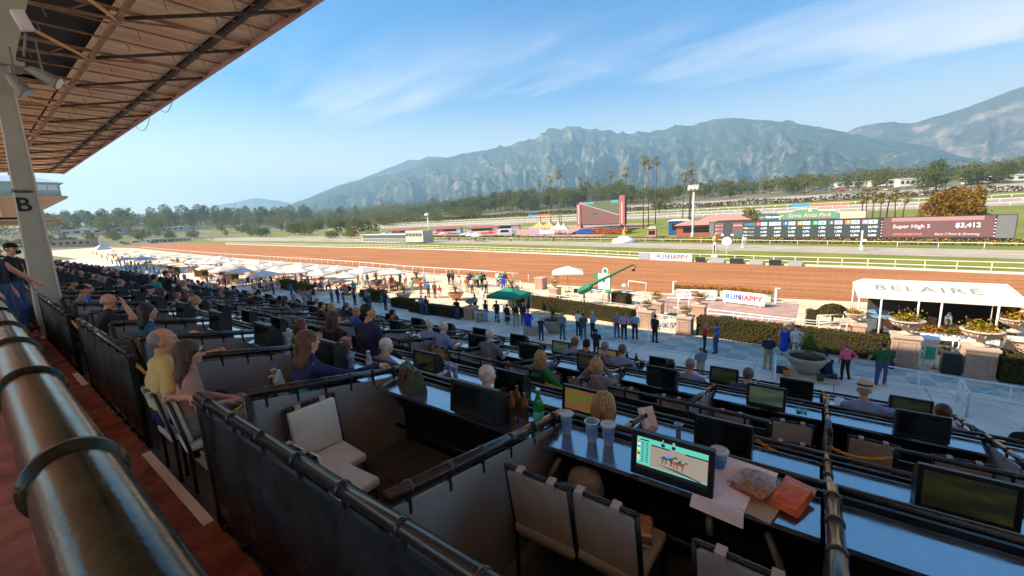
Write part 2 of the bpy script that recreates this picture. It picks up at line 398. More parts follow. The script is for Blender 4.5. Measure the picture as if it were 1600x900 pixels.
mountain('hill_ridge',[(2.924,0.0124),(2.8641,0.0407),(2.8119,0.0541),(2.7566,0.0644),(2.7116,0.057),(2.6652,0.0411),(2.5638,0.0163)],7600,6600,8200,0.2,M_hill,13.1,90,30)

# ---------------------------------------------------------------- air
def haze():
    b=MB().span((-9500,-1500,-22),(7800,9500,930))
    m=bpy.data.materials.new('haze_air');m.use_nodes=True;t=m.node_tree;t.nodes.clear()
    o=t.nodes.new('ShaderNodeOutputMaterial');v=t.nodes.new('ShaderNodeVolumePrincipled')
    v.inputs['Color'].default_value=(0.44,0.76,0.97,1);v.inputs['Density'].default_value=2.3e-4;v.inputs['Anisotropy'].default_value=0.12
    t.links.new(v.outputs[0],o.inputs['Volume'])
    return stuff(b.build('haze',m))
haze()

# ================================================================== GRANDSTAND ROOF, COLUMN, BACK OF THE STAND
M_deck=mat('roof_deck_paint',(0.93,0.64,0.39),0.75,var=0.16,scale=0.5,detail=9,bump=0.5,bscale=3,stretch=(7.0,0.15,1))
M_deck_dark=mat('roof_void_shade',(0.035,0.04,0.045),0.9,var=0.2)  # near-black stands in for shade in the open roof bays
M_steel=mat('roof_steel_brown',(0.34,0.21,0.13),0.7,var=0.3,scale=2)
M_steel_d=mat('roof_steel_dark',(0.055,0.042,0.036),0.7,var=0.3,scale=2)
M_strut=mat('roof_strut_tan',(0.80,0.50,0.25),0.65,var=0.15,scale=2)  # orange bounce light on the struts is put into this colour
M_fascia=mat('roof_fascia',(0.52,0.34,0.27),0.7,var=0.1,scale=2)
M_col=mat('column_paint',(0.42,0.43,0.34),0.65,var=0.05,scale=1.5,bump=0.06,bscale=25)
M_colw=mat('column_edge_paint',(0.60,0.61,0.55),0.6,var=0.05)
M_ink=mat('sign_ink',(0.012,0.02,0.028),0.6,var=0)
M_red=mat('red_aisle_paint',(0.28,0.082,0.055),0.5,var=0.4,scale=5,detail=12,rv=.6,bump=0.12,bscale=30)
M_white=mat('white_paint',(0.78,0.77,0.73),0.6,var=0.05)
M_tier=mat('tier_floor',(0.10,0.11,0.12),0.75,var=0.2,scale=3)
M_wallb=mat('stand_back_wall',(0.5,0.5,0.48),0.85,var=0.1)

roof=thing('grandstand_roof','long grandstand roof with a tan ribbed underside and brown steel trusses','roof',(0,0,0))
X0,X1,YE=-83.5,32.5,10.0
def zdeck(y):return 17.0+0.02*(10-y)
NODES=[-28.5+5.75*k for k in range(-9,11)]
me_cache={}
for xn in NODES:
    # ribbed deck: a row of narrow trays with folded edges, three rows front to back
    for(ya,yb,lift)in((8.95,9.98,0),(5.25,8.62,0.0),(2.2,5.1,0.0),(-2.0,2.05,0.0)):
        if ya==2.2 and-37<xn<-20:continue
        key=(ya,yb)
        if key not in me_cache:
            b=MB();n=10;w=5.72/n
            for i in range(n):
                xa=-2.86+i*w
                z1,z2=zdeck(ya),zdeck(yb)
                b.add([(xa,ya,z1),(xa+w-.03,ya,z1),(xa+w-.03,yb,z2),(xa,yb,z2),(xa,ya,z1+.1),(xa+w-.03,ya,z1+.1),(xa+w-.03,yb,z2+.1),(xa,yb,z2+.1)],
                      [(0,3,2,1),(4,5,6,7),(0,1,5,4),(2,3,7,6),(1,2,6,5),(3,0,4,7)])
            me_cache[key]=b.mesh('deck_panel',M_deck)
        link('deck_panel',me_cache[key],roof,(xn,0,0))
MB().span((X0,-16,17.45),(X1,10.1,17.8)).build('roof_slab',M_deck_dark,roof)
MB().span((X0,-16,17.1),(X1,-2.05,17.44)).build('rear_ceiling',M_deck,roof)
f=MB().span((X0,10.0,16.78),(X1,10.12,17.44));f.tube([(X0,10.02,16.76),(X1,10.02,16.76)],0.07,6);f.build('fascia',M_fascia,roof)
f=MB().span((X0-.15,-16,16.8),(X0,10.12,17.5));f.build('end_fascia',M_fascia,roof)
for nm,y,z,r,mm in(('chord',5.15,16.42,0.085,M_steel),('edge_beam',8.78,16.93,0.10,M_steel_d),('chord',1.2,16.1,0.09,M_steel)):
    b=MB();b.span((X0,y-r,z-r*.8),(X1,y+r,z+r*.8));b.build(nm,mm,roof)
def bar(b,p,q,w,h):
    p,q=Vector(p),Vector(q);d=q-p;L=d.length
    m=d.normalized().to_track_quat('X','Z').to_matrix();b.box((p+q)/2,(L,w,h),m)
cr_b=MB();bar(cr_b,(0,-1,16.75),(0,9.98,16.84),.09,.14);bar(cr_b,(0,1.2,16.1),(0,5.15,16.42),.08,.10)
for a in(1.2,2.5,3.8,5.15):bar(cr_b,(0,a,16.1+.081*(a-1.2)),(0,a+.65,16.78),.05,.05)
bar(cr_b,(0,5.15,16.42),(0,7.6,16.80),.06,.08)
cross_me=cr_b.mesh('cross_truss',M_steel)
pb=MB();bar(pb,(0,-1.5,16.86),(0,9.98,16.93),.035,.07)
for yy in(1.6,3.4,6.2,7.9,9.2):bar(pb,(0,yy,16.88),(0.02,yy+.06,16.52),.03,.03)
purl_me=pb.mesh('purlin',M_steel)
gus=MB().box((0,5.15,16.40),(.55,.34,.05));
for i in range(6):gus.box((-.22+.09*i,5.15+(.12 if i%2 else-.12),16.365),(.04,.04,.03))
gus_me=gus.mesh('gusset_plate',M_fascia)
s1=MB();bar(s1,(0,5.15,16.40),(5.75,1.2,16.1),.10,.09);strut_me=s1.mesh('strut',M_strut)
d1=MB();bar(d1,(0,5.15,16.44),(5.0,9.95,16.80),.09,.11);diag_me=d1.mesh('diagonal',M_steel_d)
d2=MB();bar(d2,(0,9.9,16.83),(-3.0,8.85,16.86),.05,.06);diag2_me=d2.mesh('diagonal',M_strut)
for xn in NODES:
    link('cross_truss',cross_me,roof,(xn,0,0));link('gusset_plate',gus_me,roof,(xn,0,0))
    link('strut',strut_me,roof,(xn,0,0));link('diagonal',diag_me,roof,(xn,0,0));link('diagonal',diag2_me,roof,(xn,0,0))
    for k in(1,2):link('purlin',purl_me,roof,(xn+1.917*k,0,0))
# loose cables looping under the roof edge
for(xa,xb,sag)in((-36.0,-38.5,.35),(-41.5,-45.5,.6)):
    b=MB();b.tube([(xa+(xb-xa)*t,10.2,16.8-sag*4*t*(1-t))for t in np.linspace(0,1,12)],0.02,5);b.build('cable',M_steel_d,roof)

# column with its painted section letter
col=thing('column','grey painted steel column lettered Section B at the back of the seating','column',(-14.9,0,0))
b=MB();zb,zt=5.7,11.9
b.add([(0,.80,zb),(0,1.27,zb),(-.45,1.27,zb),(-.45,.80,zb),(0,1.06,zt),(0,1.31,zt),(-.45,1.31,zt),(-.45,1.06,zt)],
      [(0,1,5,4),(1,2,6,5),(2,3,7,6),(3,0,4,7),(4,5,6,7),(0,3,2,1)])
b.build('shaft',M_col,col)
b=MB();b.add([(.03,1.245,zb),(.03,1.285,zb),(-.48,1.285,zb),(-.48,1.245,zb),(.03,1.30,zt),(.03,1.33,zt),(-.48,1.33,zt),(-.48,1.30,zt)],
      [(0,1,5,4),(1,2,6,5),(2,3,7,6),(3,0,4,7),(4,5,6,7),(0,3,2,1)]);b.build('flange',M_colw,col)
b=MB();b.span((-.6,.85,11.9),(.15,1.55,12.0));b.span((-.5,.95,12.0),(.05,1.45,12.12));b.build('cap_plate',M_col,col)
b=MB();b.add([(0,.9,12.12),(0,1.45,12.12),(-.45,1.45,12.12),(-.45,.9,12.12),(0,1.2,16.9),(0,2.9,16.9),(-.45,2.9,16.9),(-.45,1.2,16.9)],
      [(0,1,5,4),(1,2,6,5),(2,3,7,6),(3,0,4,7),(4,5,6,7),(0,3,2,1)]);b.build('bracket',M_col,col)
o=link('lettering',text_mesh('lettering','Section',0.115,M_ink,0.003,shear=0.45,bold=0.003),col);put(o,frame((.012,1.045,9.14),(0,1,0),(0,-.05,1)))
o=link('lettering',text_mesh('lettering','B',0.44,M_ink,0.003,bold=0.008),col);put(o,frame((.012,1.035,8.82),(0,1,0),(0,-.05,1)))
for k,xc in enumerate((-44.9,-74.9)):
    c2=MB();c2.add([(0,.86,zb),(0,1.27,zb),(-.45,1.27,zb),(-.45,.86,zb),(0,.9,16.9),(0,1.5,16.9),(-.45,1.5,16.9),(-.45,.9,16.9)],
      [(0,1,5,4),(1,2,6,5),(2,3,7,6),(3,0,4,7),(4,5,6,7),(0,3,2,1)])
    tag(c2.build('column',M_col,None,(xc,0,0)),'plain grey steel column farther along the stand, hidden by the lettered one','column','columns farther along the stand')
# lamps and speakers by the column head
M_lamp=mat('lamp_housing',(0.26,0.28,0.25),0.5,var=0.1,metal=0.2)
M_glass=mat('lamp_glass',(0.7,0.72,0.7),0.15,var=0)
def floodlight(loc,aim,label,L=.55,r=.17):
    t=thing('floodlight',label,'floodlight',loc,0,None)
    a=Vector(aim).normalized();q=a.to_track_quat('Z','Y').to_euler()
    MB().lathe([(r*.55,-L/2),(r*.75,-L*.3),(r,0),(r,L/2),(r*1.12,L/2),(r*1.12,L/2+.03)],n=18,rot=q).build('housing',M_lamp,t)
    MB().lathe([(r*1.0,L/2+.032),(r*.98,L/2+.04)],n=18,rot=q).build('lens',M_glass,t)
    MB().tube([(0,0,.75),(0,0,.15),(r*.9,0,.1),(r*.9,0,-.05)],.02,6).build('bracket',M_lamp,t)
floodlight((-14.3,1.75,11.65),(.35,.8,-.55),'grey round floodlight slung beside the column head, aimed at the track',.48,.13)
floodlight((-14.5,1.35,11.45),(.2,.5,-.9),'grey round floodlight tucked against the column, aimed steeply down',.40,.125)
t=thing('floodlight','white box floodlight fixed above the column cap','floodlight',(-14.3,1.62,12.75))
MB().rbox((0,0,0),(.16,.22,.40),.03,(.3,0.1,0)).build('housing',M_white,t);MB().tube([(0,0,-.25),(0,-.1,-.75)],.025,6).build('stem',M_lamp,t)

# the stand behind the lens: landing, aisle and riser
struct(MB().span((-95,-14,6.2),(35,.2,6.4)).build('upper_landing',M_red))
struct(MB().span((-95,.2,5.5),(35,.86,5.72)).build('lower_aisle',M_red))
struct(MB().span((-95,.19,5.4),(35,.205,6.39)).build('landing_riser',M_red))
# unseen rear opened for fill light: added parapet, columns, pale sun-bouncing yard
struct(MB().span((-95,-14.3,0),(35,-14.0,7.4)).build('added_rear_parapet',M_wallb))
struct(MB().span((-140,-120,-.02),(90,-14.5,.01)).build('bounce_yard',mat('bounce_yard_paving',(.62,.62,.60),.9,var=.1,scale=.3)))
for k in range(9):tag(MB().span((-.3,-13.9,6.4),(.3,-13.4,17.05)).build('column',M_col,None,(-88+14*k,0,0)),'unseen steel column added along the rear opened for light','column','added columns along the opened rear')
# tiers stepping down to the apron
for(ya,yb,zt_)in((.86,2.66,5.62),(2.66,4.30,5.0),(4.30,5.06,4.85),(5.06,6.86,4.42),(6.86,8.55,3.95)):
    struct(MB().span((-95,ya+.002,0),(5.5 if ya<6 else 3.6,yb,zt_)).build('seating_tier',M_tier))
struct(MB().span((-95,8.552,0),(3.6,8.75,4.0)).build('stand_front_wall',M_col))

# the next stand along, with its eaves and glazed press box
fs=thing('far_grandstand','far grandstand with orange eaves and a small green press box on top','grandstand',(0,0,0))
M_eave=mat('eave_soffit',(0.55,0.28,0.13),0.8,var=0.1);M_press=mat('press_box_green',(0.30,0.42,0.37),0.7,var=0.06)
M_win=mat('pale_glass',(0.55,0.62,0.62),0.15,var=0.05);M_rf=mat('press_roof',(0.34,0.42,0.55),0.6,var=0.05)
b=MB();b.add([(-125,14.9,16.3),(-125,14.9,16.75),(-125,-10,16.75),(-125,9,12.6),(-125,-10,12.6),(-168,14.9,16.3),(-168,14.9,16.75),(-168,-10,16.75),(-168,9,12.6),(-168,-10,12.6)],
      [(0,1,2,4,3),(5,8,9,7,6),(0,5,6,1),(1,6,7,2),(2,7,9,4),(4,9,8,3),(3,8,5,0)]);b.build('roof',M_eave,fs)
b=MB();b.span((-168,-10,11.9),(-125.2,13.6,12.2));b.build('lower_eave',M_eave,fs)
for k in range(9):MB().span((-124.95,-9+2.4*k,12.7),(-124.7,-8.7+2.4*k,16.2 if k>6 else 16.5)).build('rafter',M_strut,fs)
MB().span((-140,3,16.8),(-126,14.2,19.4)).build('press_box',M_press,fs)
b=MB();b.add([(-141,2,19.4),(-125.4,2,19.4),(-125.4,14.9,19.4),(-141,14.9,19.4),(-133,5,21.2),(-133,11,21.2)],[(0,1,4),(1,2,5,4),(2,3,5),(3,0,4,5),(0,3,2,1)]);b.build('roof',M_rf,fs)
for k in range(3):MB().span((-125.96,9.6+1.45*k,17.9),(-125.9,10.9+1.45*k,19.0)).build('window',M_win,fs)
for k in range(4):MB().span((-128.4-3*k,14.21,17.9),(-126.4-3*k,14.25,19.0)).build('window',M_win,fs)
MB().span((-168,-10,0),(-126,-4,11.8)).build('wall',M_wallb,fs)
for k in range(5):MB().span((-127-9*k,3,6),(-126.6-9*k,3.4,12)).build('post',M_col,fs)

# ================================================================== BOX SEATING
M_pipe=mat('pipe_black_gloss',(0.020,0.026,0.012),0.12,rv=.45,rvs=16,var=0.6,scale=14,spec=0.28,bump=0.035,bscale=70,detail=10)
M_rail=mat('rail_black_gloss',(0.022,0.024,0.024),0.18,var=0.3,scale=20,spec=0.6,bump=0.03,bscale=80)
M_panel=mat('panel_black',(0.014,0.019,0.020),0.36,rv=.5,rvs=2.5,var=0.45,scale=3,bump=0.03,bscale=15)
M_part=mat('partition_grey',(0.27,0.285,0.29),0.5,var=0.12,scale=2,bump=0.03,bscale=15)  # black panel lightened: skylight on the partition faces is put into this grey
M_counter=mat('counter_black_gloss',(0.06,0.085,0.11),0.10,rv=.7,rvs=5,var=0.3,scale=9,ior=6.0,bump=0.01,bscale=40)
M_house=mat('monitor_housing',(0.016,0.018,0.019),0.4,var=0.1)
M_off=mat('screen_off',(0.008,0.010,0.010),0.12,var=0)
M_yel=mat('chain_yellow',(0.70,0.36,0.02),0.45,var=0.1)

# ---- the fat handrail right in front of the lens
hr=thing('handrail','fat glossy black pipe handrail with collars running along the red aisle','handrail',(0,0,0))
R=0.070;YP,ZP=0.064,7.513
MB().tube([(x,YP,ZP)for x in np.linspace(-7.0,1.6,40)],R,40,True).build('pipe',M_pipe,hr)
for x in(-1.2,-2.05,-2.77,-3.4,-4.2,-5.2,-6.2):
    cb=MB();cb.lathe([(R,-.034),(R+.006,-.032),(R+.007,-.012),(R+.012,-.008),(R+.013,.008),(R+.007,.012),(R+.006,.024),(R,.026)],(x,YP,ZP),40,False,(0,pi/2,0));cb.build('collar',M_pipe,hr)
for x in(-.9,-2.6,-4.6,-6.6,.9):
    pb=MB();pb.tube([(x,YP-.01,ZP-.05),(x,YP-.03,6.4)],.03,10);pb.box((x,YP-.02,ZP-.09),(.16,.05,.06));pb.build('post',M_rail,hr)
hb=MB()
for k in range(26):
    x=-.55-.13*k;hb.box((x,YP-.045+random.uniform(-.01,.01),ZP-.085+random.uniform(-.012,.008)),(.05,.03,.03),(random.random(),random.random(),0))
stuff(hb.build('old_fixings',M_rail,hr))

def rail_bits(a,b,r,n_ring,root,rname='top_rail',ring=True,m=None):
    a,b=Vector(a),Vector(b)
    MB().tube([a,b],r,14).build(rname,m or M_rail,root)
    d=(b-a).normalized()
    if ring:
        me=MB().lathe([(r,-.012),(r+.006,-.01),(r+.006,.01),(r,.012)],(0,0,0),16,False,d.to_track_quat('Z','Y').to_euler()).mesh('collar',M_rail)
        for k in range(n_ring):
            t=(k+.5)/n_ring;link('collar',me,root,a+(b-a)*t)
            bb=MB().box(a+(b-a)*t+Vector((0,0,-r-.05)),(.022,.02,.10));bb.build('bracket',M_rail,root)

# ---- walls behind each row of boxes (top rail, sheet, end posts)
def back_wall(xa,xb,y,zf,zr,r,label,group=None,detail=True):
    t=thing('box_wall',label,'wall panel',((xa+xb)/2,y,zf),0,group)
    L=(xb-xa)/2;h=zr-zf
    if detail:
        rail_bits((-L,0,h),(L,0,h),r,max(2,int(2*L/.42)),t)
        MB().span((-L+.03,-.012,.10),(L-.03,.012,h-.10)).build('panel',M_panel,t)
        for s in(-1,1):MB().tube([(s*(L-.02),0,-.02),(s*(L-.02),0,h-.05),(s*(L-.0),0,h)],r*.8,10).build('post',M_rail,t)
        MB().tube([(-L,.0,.07),(L,.0,.07)],.022,8).build('bottom_rail',M_rail,t)
        b=MB()
        for k in range(int(2*L/.35)):
            b.box((-L+.2+.35*k,-.03,.05),(.05,.05,.09))
        b.build('foot_bracket',M_rail,t)
    else:
        b=MB();b.tube([(-L,0,h),(L,0,h)],r,6);b.span((-L,-.012,.05),(L,.012,h-.06));b.build('panel',M_panel,t)
    return t
for i,(xa,xb)in enumerate(((-3.75,2.9),(-9.08,-5.87),(-14.46,-10.19),(-19.0,-15.36))):
    back_wall(xa,xb,.9,5.66,6.76-.0,.038,('long black sheet wall with shiny rail behind the two nearest boxes','black sheet wall behind the box of the couple','black sheet wall behind the box of the bald man','black sheet wall just past the lettered column')[i],'rear walls of the back row')
xw=-19.6
while xw>-92:
    back_wall(xw-3.9,xw,.9,5.66,6.76,.038,'black sheet wall behind a back row box beyond the column','rear walls far along the back row',False);xw-=5.2
W2=[(.71,2.75),(-2.25,-.32),(-5.41,-3.32),(-8.4,-6.5)]
for i,(xa,xb)in enumerate(W2):
    back_wall(xa,xb,5.1,4.42,5.60,.026,('black rounded wall panel behind the wide dim monitor','black rounded wall panel behind the purple sleeved person','black rounded wall panel between the green bag and the green sweater','black rounded wall panel behind the suited man')[i],'walls behind the third row')
back_wall(3.7,5.4,5.1,4.42,5.6,.026,'black wall panel behind the third row, at its near end','walls behind the third row')
xw=-9.35
while xw>-92:
    back_wall(xw-2.1,xw,5.1,4.42,5.6,.026,'black wall panel along the third row, far down the stand','walls far down the third row',xw>-20);xw-=3.0

# ---- partitions between boxes
def xs_list(first,pitch,right):
    l=list(right)+list(first)
    while l[-1]-pitch>-91:l.append(l[-1]-pitch)
    return l
PX=[xs_list([.14,-1.55,-3.52,-5.22,-6.72],1.65,[1.9,3.6]),xs_list([.17,-1.38,-3.0,-4.62],1.6,[1.78,3.4]),
      xs_list([.22,-1.2,-2.7,-4.05,-5.5,-6.9],1.42,[1.72,3.2]),xs_list([.22,-.75,-1.9,-2.9,-4.2,-5.4,-6.7],1.3,[1.75])]
ROW=[dict(y0=.98,yF=2.65,zf=5.62,z0=6.735,zF=6.455,desk=6.40,r=.036),dict(y0=2.78,yF=4.25,zf=5.0,z0=6.12,zF=5.81,desk=5.755,r=.028),
       dict(y0=5.14,yF=6.85,zf=4.42,z0=5.585,zF=5.205,desk=5.15,r=.028),dict(y0=6.92,yF=8.45,zf=3.95,z0=5.16,zF=4.79,desk=4.735,r=.028)]
ORD=('back','second','third','front')
NTH='first second third fourth fifth sixth seventh eighth ninth tenth eleventh twelfth thirteenth fourteenth'.split()
def nth(i,what,ri):return '%s, %s from the right end of the %s row'%(what,NTH[i],ORD[ri])
part_proto={}
def partition(ri,x):
    R_=ROW[ri];y0=R_['y0']+(.17 if(ri==0 and x<-3)else 0);near=x>-22
    lab='black partition with a round top rail between two boxes of the %s row'%ORD[ri]
    if ri==0 and abs(x+1.55)<.1:lab='sheet partition coloured grey as if skylit, with thick collared rail, beside the empty cream chairs'
    if ri==0 and abs(x-.14)<.1:lab='partition with shiny collared rail at the bottom edge, beside the snack bags'
    if ri==0 and abs(x+3.52)<.1:lab='partition with black rail between the couple and the empty cream chairs'
    key=(ri,near,y0)
    if key in part_proto:
        return dup(part_proto[key],(x,0,0),0,lab,'partitions of the %s row'%ORD[ri])
    t=thing('box_partition',lab,'partition',(x,0,0),0,'partitions of the %s row'%ORD[ri])
    a,b_=(0,y0,R_['z0']),(0,R_['yF']-.02,R_['zF'])
    p=MB();q=MB()
    pts=[(0,y0,R_['zf']+.06),(0,R_['yF']-.06,R_['zf']+.06),(0,R_['yF']-.06,R_['zF']-.07),(0,y0,R_['z0']-.07)]
    p.add([(-.01,*v[1:])for v in pts]+[(.01,*v[1:])for v in pts],[(3,2,1,0),(4,5,6,7),(0,1,5,4),(1,2,6,5),(2,3,7,6),(3,0,4,7)])
    if near:
        p.build('panel',M_part if ri in(0,2)else M_panel,t);rail_bits(a,b_,R_['r'],6 if ri==0 else 4,t)
        MB().tube([(0,y0,R_['zf']),(0,y0,R_['z0'])],R_['r']*.85,10).build('post',M_rail,t)
    else:
        p.tube([a,b_],R_['r'],6);p.build('panel',M_panel,t)
    bpy.context.view_layer.update()
    KIDS[t.name]=list(t.children);part_proto[key]=t
    return t
for ri in range(4):
    for i,x in enumerate(sorted(PX[ri],reverse=True)):
        t=partition(ri,x)
        if i<14 and t['label'].startswith('black partition'):t['label']=nth(i,'black box partition with round top rail',ri)

# ---- counters: glossy top, front sheet, rail
cnt_proto={}
def counter(ri,xa,xb,idx=99):
    R_=ROW[ri];near=xb>-22;L=xb-xa;key=(ri,near,round(L,2))
    lab='glossy black counter reflecting blue sky in the %s row of boxes'%ORD[ri]
    grp='counters of the %s row'%ORD[ri]
    if idx<14:lab=nth(idx,'glossy black counter reflecting blue sky',ri)
    if key in cnt_proto:return dup(cnt_proto[key],(xa,0,0),0,lab,grp)
    t=thing('counter',lab,'counter',(xa,0,0),0,grp)
    yF,zF,zd=R_['yF'],R_['zF'],R_['desk'];e=.045
    top=MB().span((e,yF-.40,zd-.03),(L-e,yF-.055,zd))
    pan=MB().span((0,yF-.012,R_['zf']-.6),(L,yF+.012,zF-.04))
    und=MB();und.add([(e,yF-.30,zd-.035),(L-e,yF-.30,zd-.035),(L-e,yF-.06,zd-.42),(e,yF-.06,zd-.42),(e,yF-.03,zd-.035),(L-e,yF-.03,zd-.035)],
                        [(0,1,2,3),(0,3,4),(1,5,2),(4,3,2,5),(0,4,5,1)])
    rl=MB().tube([(0,yF,zF),(L,yF,zF)],.022,10)
    if near:
        top.build('counter_top',M_counter,t);pan.build('front_panel',M_panel,t);und.build('apron_board',M_house,t);rl.build('front_rail',M_rail,t)
        MB().tube([(e,yF-.2,R_['zf']+.28),(L-e,yF-.2,R_['zf']+.28)],.02,8).build('foot_rail',M_rail,t)
    else:
        b=MB();b.v,b.f,b.mi,b.sm=top.v,top.f,top.mi,top.sm;b.cur=1
        b.span((0,yF-.012,R_['zf']-.6),(L,yF+.012,zF-.04));b.tube([(0,yF,zF),(L,yF,zF)],.022,5)
        b.build('counter_top',[M_counter,M_panel],t)
    KIDS[t.name]=list(t.children);cnt_proto[key]=t
    return t
for ri in range(4):
    X=sorted(PX[ri],reverse=True)
    for i,(a,b_)in enumerate(zip(X[:-1],X[1:])):counter(ri,b_,a,i)

# ---- monitors: deep housings, some screens lit
def screen_mat(kind):
    """a picture made of flat colour areas, shown by a lit screen"""
    n='screen_'+kind
    if n in MATS:return MATS[n]
    cols={'track':((.17,.07,.03),(.10,.12,.02)),'dim':((.008,.010,.005),(.022,.022,.008)),'form':((.02,.05,.04),(.07,.075,.045)),'race':((.24,.21,.17),(.30,.26,.21))}[kind]
    m=mat(n,(.01,.01,.01),.2,var=0);b=m.node_tree.nodes['Principled BSDF'];t=m.node_tree
    tx=t.nodes.new('ShaderNodeTexCoord');nz=t.nodes.new('ShaderNodeTexNoise');nz.inputs['Scale'].default_value=3.0 if kind!='race' else 14
    mp=t.nodes.new('ShaderNodeMapping');mp.inputs['Scale'].default_value=(1,1,4);mp.inputs['Rotation'].default_value=(0,.35,0)
    t.links.new(tx.outputs['Object'],mp.inputs[0]);t.links.new(mp.outputs[0],nz.inputs['Vector'])
    r=t.nodes.new('ShaderNodeMapRange');r.inputs[1].default_value=.42;r.inputs[2].default_value=.58;t.links.new(nz.outputs['Fac'],r.inputs[0])
    x=t.nodes.new('ShaderNodeMix');x.data_type='RGBA';x.inputs[6].default_value=cols[0]+(1,);x.inputs[7].default_value=cols[1]+(1,);t.links.new(r.outputs[0],x.inputs[0])
    t.links.new(x.outputs[2],b.inputs['Emission Color']);b.inputs['Emission Strength'].default_value=0.20
    return m
mon_proto={}
def monitor(x,ri,label,kind='off',w=.47,h=.31,flat=False,group=None,dy=0.0,tilt=.10,lift=0.0):
    R_=ROW[ri];y=R_['yF']-.235+dy;z=R_['desk']+.004+lift
    key=(kind,w,h,flat)
    if key in mon_proto:return dup(mon_proto[key],(x,y,z),0,label,group)
    t=thing('monitor',label,'monitor',(x,y,z),0,group)
    Rm=Matrix.Rotation(-tilt,3,'X')
    def P(v):return tuple(Rm@Vector(v))
    d=.03 if flat else .16
    b=MB();vs=[(-w/2,-.16,0),(w/2,-.16,0),(w/2,-.16,h),(-w/2,-.16,h),(-w/2,-.16+d,0),(w/2,-.16+d,0),(w/2,-.16+d,h-(.0 if flat else .10)),(-w/2,-.16+d,h-(.0 if flat else .10)),(-w/2,-.12,h),(w/2,-.12,h)]
    b.add([P(v)for v in vs],[(0,1,2,3),(4,7,6,5),(0,4,5,1),(3,2,9,8),(8,9,6,7),(1,5,6,9,2),(0,3,8,7,4)]);b.build('housing',M_house,t)
    e=.03
    s=MB();s.add([P(v)for v in[(-w/2+e,-.164,e*1.4),(w/2-e,-.164,e*1.4),(w/2-e,-.164,h-e),(-w/2+e,-.164,h-e)]],[(0,1,2,3)])
    s.build('screen',M_off if kind=='off' else screen_mat(kind),t)
    bz=MB();q=.012
    for(xa,xb,za,zb_)in((-w/2,w/2,h-q,h+.004),(-w/2,w/2,-.004,q),(-w/2-.003,-w/2+q,.0,h),(w/2-q,w/2+.003,.0,h)):
        bz.add([P(v)for v in[(xa,-.172,za),(xb,-.172,za),(xb,-.172,zb_),(xa,-.172,zb_),(xa,-.158,za),(xb,-.158,za),(xb,-.158,zb_),(xa,-.158,zb_)]],[(0,1,2,3),(4,7,6,5),(0,4,5,1),(3,2,6,7),(1,5,6,2),(0,3,7,4)])
    bz.build('bezel',M_house,t)
    KIDS[t.name]=list(t.children);mon_proto[key]=t
    return t

# ================================================================== MONITORS, CHAIRS, THINGS ON THE COUNTERS, CHAINS
bpy.context.view_layer.update()
# the lit screen in the nearest box: card of runners, two horses and riders on a dirt track, ticker
def flat_mat(n,c,s=.55):
    m=mat(n,(.01,.01,.01),.35,var=0,emit=c,es=s);return m
race=monitor(-.615,0,'lit monitor showing two race horses and a teal card of runners','off',.46,.265,True)
scr=[c for c in race.children if c.name.startswith('screen')][0]
scr.data=scr.data.copy();scr.data.materials[0]=flat_mat('screen_field',(.27,.235,.195),.30)
Rm=Matrix.Rotation(-.10,3,'X')
def onscreen(b,x0,z0,x1,z1,lift,poly=None):
    w,h=.46,.265;e=.03
    f=lambda u,v:tuple(Rm@Vector((-w/2+e+u*(w-2*e),-.164-lift,e*1.4+v*(h-2.4*e))))
    if poly:b.add([f(*p)for p in poly],[tuple(range(len(poly)))])
    else:b.add([f(x0,z0),f(x1,z0),f(x1,z1),f(x0,z1)],[(0,1,2,3)])
M_teal=flat_mat('screen_teal',(.10,.50,.40),.30);M_tkd=flat_mat('screen_black',(.01,.01,.012),.30);M_wht=flat_mat('screen_white',(.7,.75,.72),.30)
b=MB();onscreen(b,0,.12,.20,1,.0012);onscreen(b,.20,.84,1,1,.0012);onscreen(b,.2,.10,1,.14,.0012);b.build('card',M_teal,scr)
for k,c in enumerate([(.5,.05,.05),(.6,.6,.6),(.05,.1,.5),(.6,.5,.05),(.1,.45,.1),(.02,.02,.02),(.6,.25,.03),(.55,.25,.4),(.05,.4,.45)]):
    b=MB();onscreen(b,.01,.80-.075*k,.05,.86-.075*k,.0022);b.build('saddle_number',flat_mat('screen_no%d'%k,c,.5),scr)
b=MB()
for k in range(9):
    onscreen(b,.07,.815-.075*k,.11,.845-.075*k,.0022);onscreen(b,.135,.815-.075*k,.175,.845-.075*k,.0022)
onscreen(b,.05,.90,.18,.94,.0022);onscreen(b,.25,.03,.55,.06,.0012);onscreen(b,.6,.03,.68,.06,.0012)
b.build('card_text',M_tkd,scr)
b=MB();onscreen(b,0,0,1,.10,.0008);onscreen(b,.36,.86,.41,.96,.0022);onscreen(b,.51,.86,.56,.96,.0022);onscreen(b,.7,.80,1,.84,.0016);onscreen(b,.22,.80,.48,.84,.0016);b.build('ticker',M_tkd,scr)
for txt,u in(('7',.385),('0',.535)):
    o=link('card_text',text_mesh('card_text',txt,.028,M_wht,.0003),scr)
    p=Rm@Vector((-.2375+.03+u*.415,-.1672,.042+.91*.223));put(o,Matrix.Translation(p)@Rm.to_4x4()@Matrix.Rotation(pi/2,4,'X'))
